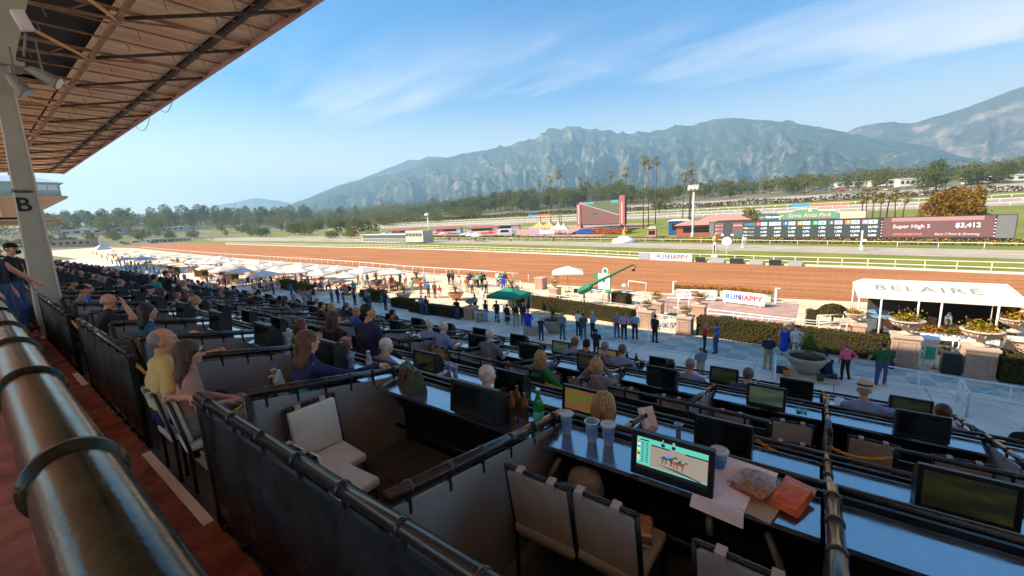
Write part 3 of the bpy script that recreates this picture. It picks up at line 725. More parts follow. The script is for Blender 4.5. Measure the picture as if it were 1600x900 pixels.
def horse(cx,cz,s,m,rider):
    b=MB();q=lambda pts:[(cx+s*x,cz+s*y*1.6)for x,y in pts]
    onscreen(b,0,0,0,0,.0024,q([(-.10,.0),(.07,-.005),(.11,.03),(.17,.12),(.20,.10),(.23,.125),(.17,.175),(.10,.09),(-.02,.075),(-.10,.08),(-.135,.04)]))
    for lx,kx in((-.10,-.13),(-.06,-.05),(.04,.07),(.08,.075)):
        onscreen(b,0,0,0,0,.0022,q([(lx,.02),(kx,-.08),(kx-.01,-.17),(kx+.012,-.17),(kx+.025,-.08),(lx+.04,.02)]))
    onscreen(b,0,0,0,0,.0022,q([(-.12,.07),(-.17,.0),(-.155,-.05),(-.13,.01),(-.10,.05)]))
    b.build('horse_picture',flat_mat('screen_horse%d'%int(cx*100),m,.5),scr)
    b=MB();onscreen(b,0,0,0,0,.0030,q([(-.05,.05),(.03,.05),(.06,.12),(.02,.15),(-.02,.13)]));onscreen(b,0,0,0,0,.0032,q([(.02,.145),(.055,.14),(.06,.175),(.03,.185)]));b.build('rider_picture',flat_mat('screen_rider%d'%int(cx*100),rider,.5),scr)
horse(.46,.50,.62,(.035,.025,.02),(.06,.13,.42));horse(.62,.44,.58,(.10,.035,.02),(.03,.03,.035))
b=MB();onscreen(b,0,0,0,0,.0014,[(.30,.28),(.55,.20),(.9,.10),(.95,.12),(.6,.25)]);b.build('shadow_picture',flat_mat('screen_shadow',(.06,.05,.045),.30),scr)
monitor(-2.16,0,'blank black monitor between the green bag and the bottles','off',.50,.27)
for x in(-4.45,-6.05,-7.8,-9.55,-11.3):monitor(x,0,'blank black monitor on a back row counter beyond the couple','off',.47,.31,group='blank monitors of the back row')
monitor(.93,1,'wide dim monitor with a pale rim at the right edge of the second row','dim',.50,.33)
monitor(-.60,1,'black monitor beside the purple sleeve, behind the yellow chain','off')
monitor(-2.03,1,'lit monitor showing a green and brown track, beside the blonde bob','track')
monitor(-3.05,1,'black monitor just past the white haired head','off')
monitor(-4.65,1,'dim green monitor on the counter beyond the green bag','dim')
for x in(-6.3,-7.9,-9.5,-11.1,-12.7):monitor(x,1,'black monitor in the second row, down the stand','off',group='black monitors of the second row')
for x,k,l in((1.12,'off','black monitor between the straw hat and the teal shirt, second row from the apron'),(-.47,'form','lit monitor with a pale racing form, below the denim shirted person'),
                (-1.93,'off','large black monitor in front of the grey haired person in light blue'),(-3.22,'dim','dim monitor between the green sweater and the grey cardigan'),
                (-4.55,'off','black monitor left of the green sweater')):monitor(x,2,l,k)
for x,k,l in((1.25,'dim','dim monitor between the straw hat and the teal shirt, front row'),(-.16,'off','black monitor below the big planter, front row'),(-1.27,'dim','dim monitor left of the denim shirted person, front row'),
                (-2.42,'off','black monitor above the dark haired head, front row'),(-3.58,'track','lit brown monitor beside the dark wine bottles, front row'),(-4.75,'form','lit monitor left of the golden bottle lamp, front row')):monitor(x,3,l,k)
for ri in(1,2,3):
    x0={1:-14.3,2:-5.95,3:-6.0}[ri];st={1:1.6,2:1.42,3:1.3}[ri]
    for k in range(int((88+x0)/st)):
        x=x0-st*k
        if x>-75:monitor(x,ri,('black monitor, %s one past the nearer screens of the %s row'%(NTH[k],ORD[ri]))if k<10 else 'black monitor on a counter far down the %s row'%ORD[ri],'off',group='black monitors far down the %s row'%ORD[ri])
xx=-13.0
while xx>-75:monitor(xx,0,'blank black monitor on a back row counter far down the stand','off',.47,.31,group='blank monitors far down the back row');xx-=1.75

# ---- chairs: black tube frame, padded seat, back pad tied over the top rail
M_cream=mat('chair_cream',(0.72,0.75,0.66),0.8,var=0.06,scale=8,bump=0.2,bscale=120)
M_taupe=mat('chair_taupe',(0.44,0.42,0.345),0.8,var=0.08,scale=8,bump=0.2,bscale=120)
M_frame=mat('chair_frame',(0.014,0.015,0.016),0.35,var=0.1)
def chair(loc,rz,label,front,back,group=None):
    t=thing('chair',label,'chair',loc,rz,group)
    MB().rbox((0,0,.44),(.43,.43,.075),.03).build('seat',front,t)
    b=MB().rbox((0,-.20,.68),(.40,.05,.40),.022,(.17,0,0));b.build('back_cushion',front,t)
    b=MB().box((0,-.232,.665),(.405,.012,.40),(.17,0,0));b.box((0,-.185,.425),(.40,.012,.10),(.1,0,0));b.build('back_panel',back,t)
    for s in(-1,1):
        MB().tube([(s*.215,-.19,.0),(s*.215,-.185,.42),(s*.215,-.262,.90)],.015,8).build('leg',M_frame,t)
        MB().tube([(s*.20,.19,.0),(s*.205,.17,.42)],.015,8).build('leg',M_frame,t)
        MB().tube([(s*.105,-.235,.72),(s*.105,-.285,.885),(s*.105,-.262,.905),(s*.105,-.235,.885),(s*.105,-.20,.72)],.004,4).box((s*.105,-.262,.887),(.045,.052,.052),(.17,0,0)).build('strap',back,t)
    b=MB().tube([(-.215,-.262,.895),(.215,-.262,.895)],.015,8);b.build('top_rail',M_frame,t)
    for x in(-.17,0,.17):MB().tube([(x-.03,-.262,.895),(x+.03,-.262,.895)],.0165,6).build('rail_sleeve',M_rail,t)
    MB().tube([(-.215,-.185,.40),(.205,-.185,.40),(.205,.17,.40),(-.205,.17,.40)],.012,6,closed=True).build('seat_frame',M_frame,t)
    bpy.context.view_layer.update();KIDS[t.name]=list(t.children)
    return t
chT=chair((-1.235,2.03,5.62),0.02,'taupe backed chair close to the grey sheet partition',M_taupe,M_taupe)
dup(chT,(-.845,2.05,5.62),-.03,'taupe backed chair with a straw bag on its seat')
dup(chT,(-.14,2.02,5.62),-.05,'taupe chair cut by the bottom edge, beside the shiny collared rail')
chC=chair((-3.18,1.56,5.62),-pi/2-.05,'cream chair with upright cushion against the far partition',M_cream,M_taupe)
dup(chC,(-2.78,1.40,5.62),.06,'cream chair seen from above behind the long shiny rail')
dup(chC,(-4.58,1.13,5.66),-.10,'cream chair of the dark haired person in the tan blouse')
dup(chC,(-5.02,1.10,5.64),.0,'cream chair of the balding person in yellow')
dup(chC,(-4.35,1.95,5.62),-.5,'empty taupe chair turned sideways in front of the couple')
for(x,y,rz,l)in((-.15,5.55,.15,'dark backed chair behind the yellow chain, nearer the post'),(-.62,5.45,.05,'dark backed chair behind the yellow chain, by the wall end'),
                      (-3.55,5.75,-.3,'taupe chair holding the arm of the person in green'),(-3.1,3.55,.3,'cream seated chair with a straw bag behind the green bottle'),(-6.2,5.6,.2,'empty chair beyond the green bag, by the water cups')):
    dup(chT,(x,y,ROW[2 if y>5 else 1]['zf']),rz,l)
for ri in(1,2,3):
    X=sorted(PX[ri],reverse=True);yb={1:3.30,2:6.05,3:7.65}[ri]
    for i,(a,b_)in enumerate(zip(X[:-1],X[1:])):
        if b_<-26:break
        for k in(.28,.74):dup(chT,(b_+(a-b_)*k,yb+random.uniform(-.05,.05),ROW[ri]['zf']),random.uniform(-.12,.12),('%s chair of the %s box from the right end, %s row'%('left' if k<.5 else 'right',NTH[i],ORD[ri]))if i<14 else 'taupe chair facing the counter in the %s row'%ORD[ri],'chairs of the %s row'%ORD[ri])
xx=-6.3
while xx>-26:dup(chT,(xx,1.5,5.62),random.uniform(-.1,.1),'taupe chair facing the counter in the back row','chairs of the back row');xx-=.88

# ---- cups, bottles, bags, snacks
M_clear=mat('clear_plastic',(0.58,0.74,0.90),0.14,var=0,trans=0.66,ior=1.2)
M_lid=mat('clear_lid',(0.80,0.86,0.92),0.12,var=0,trans=0.55,ior=1.2)
M_print=mat('cup_print_blue',(0.04,0.16,0.55),0.5,var=0)
M_tea=mat('iced_tea',(0.72,0.20,0.02),0.15,var=0);M_ice=mat('ice_water',(0.70,0.80,0.88),0.15,var=0.2,scale=60);M_tan2=mat('foam_dregs',(0.62,0.50,0.33),0.5,var=0.2,scale=50)
def cup(loc,label,fill,fh,lid=True,s=1.0):
    t=thing('cup',label,'cup',loc)
    w=lambda h:(.032+.016*h/.15)*s
    MB().lathe([(w(0),0),(w(.15*s),.15*s),(w(.15)+.004,.152*s),(w(.15)-.001,.156*s),(w(.14)-.002,.145*s),(w(0)-.002,.004)],n=20,cap=False).build('tumbler',M_clear,t)
    MB().lathe([(w(0)-.003,.003),(w(fh)-.003,fh*s)],n=18).build('drink',fill,t)
    b=MB();n=7
    for(h0,h1,off)in((.068,.086,0),(.090,.112,.3),(.054,.064,.1)):
        for k in range(n):
            a0=-2.1+.25*k+off*.3;a1=a0+.2
            r0,r1=w(h0)+.001,w(h1)+.001
            b.add([(r0*cos(a0),r0*sin(a0),h0),(r0*cos(a1),r0*sin(a1),h0),(r1*cos(a1),r1*sin(a1),h1),(r1*cos(a0),r1*sin(a0),h1)],[(0,1,2,3)])
    b.build('printed_mark',M_print,t)
    if lid:MB().lathe([(w(.15)+.007,.148*s),(w(.15)+.008,.156*s),(w(.15)+.002,.162*s),(.036*s,.163*s),(.036*s,.170*s),(.034*s,.171*s),(.033*s,.166*s)],n=22).build('lid',M_lid,t)
    else:MB().tube([(.05*cos(a)*s,.05*sin(a)*s,.153*s)for a in np.linspace(0,2*pi,20,endpoint=False)],.0035,6,closed=True).build('rim',M_lid,t)
Z0=ROW[0]['desk']+.002
cup((-1.42,2.47,Z0),'lidded clear cup with pale dregs at the partition end',M_tan2,.035)
cup((-1.21,2.46,Z0),'open clear plastic cup of ice water',M_ice,.06,False)
cup((-1.095,2.48,Z0),'lidded clear cup of iced tea beside the open cup',M_tea,.062)
cup((-.405,2.53,Z0),'lidded clear cup of iced tea behind the paper bag',M_tea,.045)
cup((-2.01,2.40,Z0),'lidded clear cup of orange drink left of the brown bottles',M_tea,.06)
def bottle_mat(n,c):return mat(n,c,0.06,var=0,trans=0.75,ior=1.3,coat=.3)
M_brown=mat('brown_glass',(0.34,0.12,0.02),0.08,var=0,trans=0.5,ior=1.4);M_green=bottle_mat('green_glass',(0.05,0.50,0.10));M_blab=mat('dark_label',(0.025,0.018,0.012),.5,var=.3);M_glab=mat('turquoise_label',(0.10,0.55,0.42),.5,var=.05);M_capw=mat('bottle_cap',(0.72,0.74,0.72),.4,var=0)
def bottle(loc,label,h,r,m,lab,l0,l1,cap=None,neck=.36,star=None):
    t=thing('bottle',label,'bottle',loc)
    MB().lathe([(r*.9,0),(r,.006),(r,h*.55),(r*.92,h*.62),(r*neck*1.15,h*.80),(r*neck,h*.94),(r*neck*1.1,h*.95),(r*neck*1.1,h*.98)],n=22).build('glass',m,t)
    MB().lathe([(r+.0015,h*l0),(r+.0015,h*l1)],n=22,cap=False).build('label',lab,t)
    if cap:MB().lathe([(r*neck*1.25,h*.955),(r*neck*1.25,h*1.0),(r*neck*.9,h*1.005)],n=16).build('cap',cap,t)
    if star:
        MB().lathe([(0.001,0),(.018,0),(.018,.002)],(0,0,0),14,True).build('neck_label',lab,t).matrix_local=frame((r*.52,-r*.52,h*.70),(.7,.7,0),(.25,-.25,.9))
    return t
bottle((-1.895,2.43,Z0),'brown beer bottle beside the orange drink',.235,.031,M_brown,M_blab,.12,.5)
bottle((-1.925,2.545,Z0),'brown beer bottle standing behind the other two',.235,.031,M_brown,M_blab,.12,.5)
bottle((-1.79,2.46,Z0),'brown beer bottle next to the green sparkling water bottle',.235,.031,M_brown,M_blab,.12,.5)
bottle((-1.66,2.46,Z0),'large green sparkling water bottle with turquoise label',.30,.040,M_green,M_glab,.10,.40,M_capw,.36,True)
M_bag=mat('green_leather',(0.055,0.065,0.040),0.5,var=0.15,scale=12,bump=0.15,bscale=60)
t=thing('handbag','olive green leather bag with top flap standing on the back row counter','bag',(-3.12,2.42,Z0),-.35)
bm_=MB();pr=[(-.19,0),(.19,0),(.20,.08),(.165,.20),(-.165,.20),(-.20,.08)]
bm_.add([(x,y*(1-z*2.2),z)for y in(-.085,.085)for x,z in pr],[(5,4,3,2,1,0),(6,7,8,9,10,11)]+[(i,(i+1)%6,6+(i+1)%6,6+i)for i in range(6)])
bm_.build('body',M_bag,t)
MB().rbox((0,0,.205),(.345,.06,.03),.012).build('top_frame',M_bag,t)
MB().rbox((0,-.065,.165),(.10,.035,.10),.012,(-.35,0,0)).build('flap',mat('dark_red_leather',(.09,.02,.02),.5),t)
MB().tube([(-.09,0,.21),(-.08,-.01,.255),(0,-.01,.275),(.08,-.01,.255),(.09,0,.21)],.009,8).build('handle',M_bag,t)
for s in(-1,1):MB().tube([(s*.185,-.03,.05),(s*.20,-.02,.12),(s*.185,0,.19)],.006,6).build('strap',M_bag,t)
# paper bag, chips, napkin
M_paper=mat('white_paper',(0.80,0.80,0.84),0.75,var=0.05,scale=10,bump=0.15,bscale=20)
M_kraft=mat('kraft_card',(0.40,0.33,0.20),0.8,var=0.1)
t=thing('takeaway_box','folded white paper takeaway box hanging over the counter edge by the chips','box',(-.33,2.40,Z0),-.10)
b=MB();b.add([(-.14,-.17,0),(.12,-.17,0),(.12,.10,0),(-.14,.10,0),(-.14,-.17,.012),(.12,-.17,.012),(.12,.10,.05),(-.14,.10,.05),(-.145,-.20,-.055),(.125,-.19,-.065),(.125,-.178,-.065),(-.145,-.188,-.055)],
      [(0,3,2,1),(4,5,6,7),(1,2,6,5),(2,3,7,6),(3,0,4,7),(4,8,9,5),(8,11,10,9),(0,1,10,11),(5,9,10,1),(0,11,8,4)]);b.build('tray',M_paper,t)
b=MB();b.add([(-.08,.09,.045),(.20,.10,.04),(.21,.17,.10),(-.07,.16,.11)],[(0,1,2,3)]);b.add([(-.08,.093,.045),(.20,.103,.04),(.21,.173,.10),(-.07,.163,.11)],[(3,2,1,0)]);b.build('lid_flap',M_paper,t)
MB().box((.17,-.06,.012),(.16,.20,.006),(0,0,-.1)).build('card_insert',M_kraft,t)
M_film=mat('clear_film',(0.93,0.93,0.95),0.10,var=0,trans=0.9,ior=1.3,bump=0.6,bscale=25)
M_snack=mat('snack_tan',(0.66,0.52,0.30),0.8,var=0.3,scale=70,bump=.6,bscale=90);M_snack2=mat('snack_orange',(0.85,0.38,0.04),0.8,var=0.3,scale=70,bump=.6,bscale=90)
M_redp=mat('red_packet',(0.60,0.12,0.05),0.3,var=.2,scale=14,bump=.3,bscale=18);M_chips=mat('barbecue_crisps',(0.70,0.20,0.03),0.6,var=.3,scale=60,bump=.5,bscale=80)
def pillow(w,h,t_,nx=12,ny=10,wob=.1):
    b=MB();vs=[];rr=random.Random(4)
    for s in(1,-1):
        for i in range(nx+1):
            for j in range(ny+1):
                u,v=i/nx*2-1,j/ny*2-1
                k=max(0,(1-u**4)*(1-v**4))**.6
                vs.append((u*w/2,v*h/2,s*t_*k*(1+rr.uniform(-wob,wob))+(.004*sin(u*17)*(v>.8))))
    N=(nx+1)*(ny+1);fs=[]
    for s in(0,1):
        for i in range(nx):
            for j in range(ny):
                a=s*N+i*(ny+1)+j;q=(a,a+ny+1,a+ny+2,a+1);fs.append(q if s==0 else q[::-1])
    return b.add(vs,fs,True)
t=thing('snack_bag','clear crackling bag of mixed snacks lying on the white box','bag',(-.205,2.46,Z0+.06),-.35)
pillow(.20,.24,.035,wob=.25).build('film',M_film,t)
b=MB()
for k in range(90):
    a,r=random.random()*6.28,sqrt(random.random());x,y=.07*r*cos(a),.08*r*sin(a)+.01
    b.box((x,y,random.uniform(-.018,.018)),(.018,.014,.006),(random.random()*3,random.random()*3,random.random()*3))
b.build('crackers',M_snack,t)
b=MB()
for k in range(80):b.box((random.uniform(-.04,.085),random.uniform(-.105,-.04),random.uniform(-.015,.02)),(.012,.01,.006),(random.random()*3,random.random()*3,0))
b.build('puffs',M_snack2,t)
MB().box((0,-.02,-.022),(.17,.19,.004)).build('red_backing',M_redp,t)
t=thing('crisp_bag','red packet of barbecue crisps beside the clear snack bag','bag',(-.035,2.46,Z0+.035),-.30)
t.rotation_euler=(0.12,.08,-.30)
pillow(.155,.25,.03).build('packet',M_redp,t)
MB().box((0,.105,.012),(.15,.05,.003),(.25,0,0)).build('sealed_end',mat('pink_foil',(.60,.34,.30),.25,var=.1),t)
b=MB();b.add([(-.06,-.105,.022),(.06,-.105,.022),(.062,.05,.033),(-.062,.05,.033)],[(0,1,2,3)]);b.build('window',M_chips,t)
t=thing('straw_bag','small patterned straw bag lying on a taupe chair seat','bag',(-.80,2.10,6.10),.3)
M_straw=mat('straw_weave',(0.40,0.22,0.12),.8,var=.4,scale=30);MB().rbox((0,0,.05),(.26,.16,.13),.03,(0,.1,0)).build('body',M_straw,t);MB().rbox((-.10,.02,.12),(.05,.06,.16),.02,(.1,.3,0)).build('rolled_paper',mat('dark_grey_cloth',(.05,.06,.06),.7),t)
b=MB().tube([(-.12,-.085,.02),(.13,-.085,.02),(.13,-.085,.09),(-.12,-.085,.09)],.008,6,closed=True);b.build('binding',M_cream,t)
t=thing('sock_mitten','grey cloth bag hanging under the counter between the cups and the race screen','bag',(-1.16,2.24,6.12));MB().lathe([(.02,.2),(.10,.17),(.135,.05),(.05,-.03),(.01,-.06)],n=12).build('cloth',mat('grey_cloth',(.20,.20,.18),.85,var=.1),t);t.name='cloth_bag'
for i,(p,q,l)in enumerate((((-.13,2.40,6.22),(-.02,2.33,6.0),'pale umbrella handle clipped under the counter by the shiny rail'),((-.42,2.38,6.2),(-.41,2.36,6.1),'pale clamp under the counter below the white box'),((-1.42,2.36,6.25),(-1.52,2.28,6.02),'pale strut under the counter near the partition end'))):
    b=MB().tube([p,tuple((Vector(p)+Vector(q))/2),q],[.018,.022,.016],10);tag(b.build('clamp',M_lamp),l,'clamp')
def sheet(name,loc,rz,w,h,label,m,cat='paper',lift=.012,rx=0.0):
    b=MB();n=6;vs=[]
    for s in(0,1):
        for i in range(n+1):
            for j in range(2):vs.append(((i/n-.5)*w,(j-.5)*h,lift*sin(i*1.3)+.006*s))
    fs=[(2*i,2*i+2,2*i+3,2*i+1)[::-1]for i in range(n)]+[(14+2*i,16+2*i,17+2*i,15+2*i)for i in range(n)]
    b.add(vs,fs,True);o=b.build(name,m,None,loc,rz);o.rotation_euler=(rx,0,rz);return tag(o,label,cat)
M_news=mat('newsprint',(0.50,0.54,0.62),.8,var=.35,scale=40,detail=2)
sheet('newspaper',(-4.80,2.42,Z0+.05),.3,.42,.32,'open racing newspaper spread over the counter in front of the long haired person',M_news,'newspaper',.03,.12)
sheet('newspaper',(-4.5,2.47,Z0+.02),-.2,.30,.26,'folded newspaper beside the open racing paper',M_news,'newspaper')
bottle((-4.55,2.55,Z0),'green glass bottle behind the long blond hair',.22,.03,M_green,M_glab,.1,.2,None)
cup((-4.20,2.44,Z0),'white cup by the water bottle and phone',M_white,.13,False)
bottle((-3.93,2.50,Z0),'clear water bottle beside the outstretched patterned sleeve',.22,.032,M_clear,M_lid,.3,.5,M_capw,.5)
cup((-5.96,2.50,Z0),'white rounded cup at the end of a back row counter',M_white,.13,False)
bottle((-5.83,2.52,Z0),'clear water bottle beside the white cup',.23,.032,M_clear,M_lid,.3,.5,M_capw,.5)
bottle((-5.60,2.47,Z0),'green glass bottle beside the clear water bottle',.21,.03,M_green,M_glab,.1,.3,None)
Z1=ROW[1]['desk']+.002
cup((-4.33,4.06,Z1),'clear water cup beyond the green bag, left of its twin',M_ice,.06,False);cup((-4.18,4.04,Z1),'clear water cup beyond the green bag, right of its twin',M_ice,.06,False)
sheet('napkin',(-4.4,3.95,Z1+.01),.2,.22,.18,'pale napkin under the two water cups',M_paper)
cup((-1.02,4.02,Z1),'small white paper cup past the purple sleeve',M_white,.10,False,.75)
sheet('program',(-1.35,4.05,Z1+.08),.9,.16,.22,'folded white race program standing beside the blonde bob',M_paper,'program',.03,1.0)
def straw_hat(loc,rz,label,m,band=None,s=1.0,tilt=(0,0)):
    t=thing('sun_hat',label,'hat',loc);t.rotation_euler=(tilt[0],tilt[1],rz)
    MB().lathe([(.185*s,0.0),(.15*s,-.008),(.098*s,.005),(.094*s,.075*s),(.075*s,.115*s),(.03*s,.112*s),(.002,.10*s)],n=24,cap=False).lathe([(.185*s,.002),(.15*s,-.004),(.10*s,.009)],n=24,cap=False).build('straw',m,t)
    if band:MB().lathe([(.1*s,.012),(.0975*s,.045*s)],n=24,cap=False).build('band',band,t)
    return t
M_hatstraw=mat('straw_hat',(0.42,0.29,0.13),.85,var=.2,scale=60,bump=.4,bscale=120)
straw_hat((-5.35,2.55,Z0+.12),0,'tan straw hat perched on the counter beside the green bottle',M_hatstraw,None,1.0,(.35,.1))
Z3=ROW[3]['desk']+.002
M_gold=mat('gold_bottle',(.60,.38,.06),.3,var=.1,metal=.4)
for dx,l in((0,'gold foil bottle in a group on the front row counter, nearest the screen'),(.07,'tall gold foil bottle in the middle of its group'),(.13,'gold foil bottle at the right of its group')):bottle((-4.22+dx,8.2,Z3),l,.36 if dx==.07 else .30,.034,M_gold,M_gold,.1,.3,None)
bottle((-3.20,8.25,Z3),'dark wine bottle beside the lit brown monitor, left one',.30,.038,M_blab,M_blab,.1,.4);bottle((-2.98,8.22,Z3),'dark wine bottle beside the lit brown monitor, right one',.30,.038,M_blab,M_blab,.1,.4)
for x,l in((-2.72,'pair of clear cups, left one, in front row by the rail end'),(-2.58,'pair of clear cups, right one, in front row by the rail end')):cup((x,8.2,Z3),l,M_ice,.06,False)
for(x,l)in((.55,'blue white racing papers before the straw hatted person'),(-1.75,'racing papers before the grey haired person in light blue'),(1.63,'blue lit papers on the corner counter by the teal shirt'),(-4.45,'racing papers beside the gold bottles')):
    sheet('racing_paper',(x,8.15,Z3+.03),random.uniform(-.4,.4),.36,.26,l,M_paper,'paper',.03,.15)
for k in range(26):
    ri=random.choice((0,1,2,3));x=-7-30*random.random()
    o=sheet('racing_paper',(x,ROW[ri]['yF']-.22,ROW[ri]['desk']+.02),random.uniform(-.6,.6),.34,.26,'loose racing papers on a counter far down the stand',M_paper,'paper',.02,.05);o['group']='papers on the far counters'
sheet('note',(-.05,6.6,ROW[2]['desk']+.01),.1,.12,.10,'turquoise note on the counter by the lit racing form',mat('note_turq',(.15,.55,.55),.7))

# ---- yellow plastic chains across the box entries
def chain(p,q,sag,label,r=.011):
    p,q=Vector(p),Vector(q);L=(q-p).length;n=max(6,int((L+sag)/.034));V=[];b=MB()
    P=lambda t:p+(q-p)*t+Vector((0,0,-4*sag*t*(1-t)))
    for k in range(n):
        t0,t1=k/n,(k+1)/n;a,c=P(t0),P(t1);d=(c-a).normalized();m=(a+c)/2;h=(c-a).length*.74
        sd=d.cross(Vector((0,0,1))).normalized();up=sd.cross(d);w=(sd if k%2 else up)
        b.tube([m+d*h*cos(u)+w*.014*sin(u)for u in np.linspace(0,2*pi,8,endpoint=False)],.0062,5,closed=True)
    return tag(b.build('chain',M_yel),label,'chain')
chain((-.36,4.22,5.80),(.15,4.20,5.74),.05,'yellow plastic chain ending at the shiny post beside the snack bags')
chain((.22,5.12,5.46),(.71,5.12,5.50),.06,'yellow plastic chain in front of the dim monitor wall')
chain((-3.76,.93,6.62),(-3.52,1.10,6.66),.07,'yellow chain hooked beside the tan blouse and cream chair')
chain((-5.88,.93,6.62),(-5.25,1.05,6.58),.08,'yellow chain behind the bald person in black')
chain((-10.2,.93,6.62),(-9.1,.98,6.62),.09,'yellow chain behind the person in the dark cap')
chain((-3.3,5.12,5.42),(-2.75,5.14,5.45),.05,'yellow chain beside the white haired head')
chain((-6.45,4.22,5.80),(-5.5,5.12,5.5),.06,'yellow chain behind the suited person')
for xx_,l in((.24,'yellow pole chain at the post behind the straw hatted person'),):chain((xx_,6.9,5.20),(xx_+.02,7.75,5.02),.02,l)
# white edge strips at the entry steps
for xa,xb in((-5.6,-3.75),(-10.1,-9.15),(-15.3,-14.5)):
    struct(MB().span((xa,.78,5.72),(xb,.855,5.724)).build('white_step_edge',M_white))
    struct(MB().span((xa,1.12,5.62),(xb,1.22,5.624)).build('white_step_edge',M_white))

# ================================================================== PEOPLE: one continuous skin per body
SK,TOP,BOT,HAIR,SHOE,ACC=range(6)
def rc(a,b,r1,r2,m,k=.03):return('c',np.array(a,float),np.array(b,float),r1,r2,m,k)
def el(c,r,m,k=.03,R=None):return('e',np.array(c,float),np.array(r,float),np.eye(3)if R is None else np.array(R),0,m,k)
def sd(p,P):
    if p[0]=='c':
        a,b=p[1],p[2];ab=b-a;t=np.clip(((P-a)@ab)/max(ab@ab,1e-9),0,1)
        return np.linalg.norm(P-a-t[...,None]*ab,axis=-1)-(p[3]+t*(p[4]-p[3]))
    q=(P-p[1])@p[3];k0=np.linalg.norm(q/p[2],axis=-1);k1=np.linalg.norm(q/p[2]**2,axis=-1)
    return k0*(k0-1)/np.maximum(k1,1e-6)
def bounds(p):
    if p[0]=='c':R=max(p[3],p[4]);return np.minimum(p[1],p[2])-R,np.maximum(p[1],p[2])+R
    e=np.abs(p[3])@p[2];return p[1]-e,p[1]+e
def sdf_mesh(name,prims,res,nmat=6):
    """smooth union of tapered limbs and ellipsoids, skinned with surface nets"""
    lo=np.min([bounds(p)[0]for p in prims],0)-3*res;hi=np.max([bounds(p)[1]for p in prims],0)+3*res
    n=np.ceil((hi-lo)/res).astype(int)+1;D=np.full(n,1.0,np.float32)
    ax=[lo[i]+res*np.arange(n[i])for i in range(3)]
    for p in prims:
        k=p[6];a,b=bounds(p);m=k+2.5*res
        i0=np.clip(np.floor((a-m-lo)/res).astype(int),0,n-1);i1=np.clip(np.ceil((b+m-lo)/res).astype(int)+1,1,n)
        g=np.stack(np.meshgrid(*[ax[i][i0[i]:i1[i]]for i in range(3)],indexing='ij'),-1)
        d=sd(p,g);S_=D[i0[0]:i1[0],i0[1]:i1[1],i0[2]:i1[2]]
        h=np.maximum(k-np.abs(S_-d),0)/k;S_[...]=np.minimum(S_,d)-h*h*k*.25
    ins=D<0;c=np.zeros(np.array(ins.shape)-1,np.int8);offs=[(i,j,k)for i in(0,1)for j in(0,1)for k in(0,1)]
    sl=lambda A,o:A[o[0]:A.shape[0]-1+o[0],o[1]:A.shape[1]-1+o[1],o[2]:A.shape[2]-1+o[2]]
    for o in offs:c+=sl(ins,o)
    cells=np.argwhere((c>0)&(c<8));idx=-np.ones(c.shape,np.int32);idx[tuple(cells.T)]=np.arange(len(cells))
    acc=np.zeros((len(cells),3));cnt=np.zeros(len(cells))
    for o in offs:
        for a in range(3):
            if o[a]:continue
            o2=list(o);o2[a]=1
            d0=D[tuple((cells+o).T)];d1=D[tuple((cells+o2).T)];m=(d0<0)!=(d1<0)
            t=np.where(m,d0/np.where(m,d0-d1,1),0);pt=np.tile(np.array(o,float),(len(cells),1));pt[:,a]=t
            acc[m]+=pt[m];cnt[m]+=1
    V=lo+res*(cells+acc/np.maximum(cnt,1)[:,None]);F=[]
    for a in range(3):
        b,d=(a+1)%3,(a+2)%3
        A0=np.take(ins,range(ins.shape[a]-1),a);A1=np.take(ins,range(1,ins.shape[a]),a)
        for flip,msk in((False,A0&~A1),(True,~A0&A1)):
            e=np.argwhere(msk);e=e[(e[:,b]>0)&(e[:,d]>0)&(e[:,b]<c.shape[b])&(e[:,d]<c.shape[d])]
            q=[]
            for(u,v)in((-1,-1),(0,-1),(0,0),(-1,0)):
                x=e.copy();x[:,b]+=u;x[:,d]+=v;q.append(idx[tuple(x.T)])
            q=np.stack(q,-1);F.append(q[:,::-1]if flip else q)
    F=np.concatenate(F);F=F[(F>=0).all(1)]
    C=V[F].mean(1);best=np.full(len(C),9.);mi=np.zeros(len(C),int)
    for p in prims:
        d=sd(p,C);m=d<best;best[m]=d[m];mi[m]=p[5]
    me=npmesh(name,V,F,[],True)
    used=sorted(set(mi.tolist()))
    return me,mi,used
def rotz_(v,a,c=(0,0)):
    x,y=v[0]-c[0],v[1]-c[1];return(c[0]+x*cos(a)-y*sin(a),c[1]+x*sin(a)+y*cos(a),v[2])
def hand(w,d,up,s,m=SK,curl=.5,k=.006):
    """palm, four unequal bent fingers and a thumb; w wrist, d pointing direction, up back of the hand, s +1/-1 thumb side"""
    w,d,up=np.array(w,float),np.array(d,float),np.array(up,float);d/=np.linalg.norm(d);up-=d*(up@d);up/=np.linalg.norm(up);sdv=np.cross(d,up)*s
    P=[rc(w,w+d*.045,.021,.026,m,.012),rc(w+sdv*.022+d*.03,w+sdv*.022+d*.08,.014,.012,m,.01),rc(w-sdv*.022+d*.03,w-sdv*.022+d*.075,.014,.012,m,.01)]
    for i,(o,L)in enumerate(((.028,.070),(.010,.080),(-.009,.074),(-.027,.058))):
        a=w+d*.082+sdv*o;b=a+(d*cos(curl*.5)-up*sin(curl*.5))*L*.5;c=b+(d*cos(curl*1.4)-up*sin(curl*1.4))*L*.5
        P+=[rc(a-d*.01,b,.0095,.0088,m,k),rc(b,c,.0088,.0072,m,k)]
    a=w+d*.02+sdv*.025;b=a+(sdv*.75+d*.6-up*.25)*.042;P+=[rc(a,b,.013,.011,m,k),rc(b,b+(d*.9+sdv*.25-up*.2)*.034,.010,.008,m,k)]
    return P
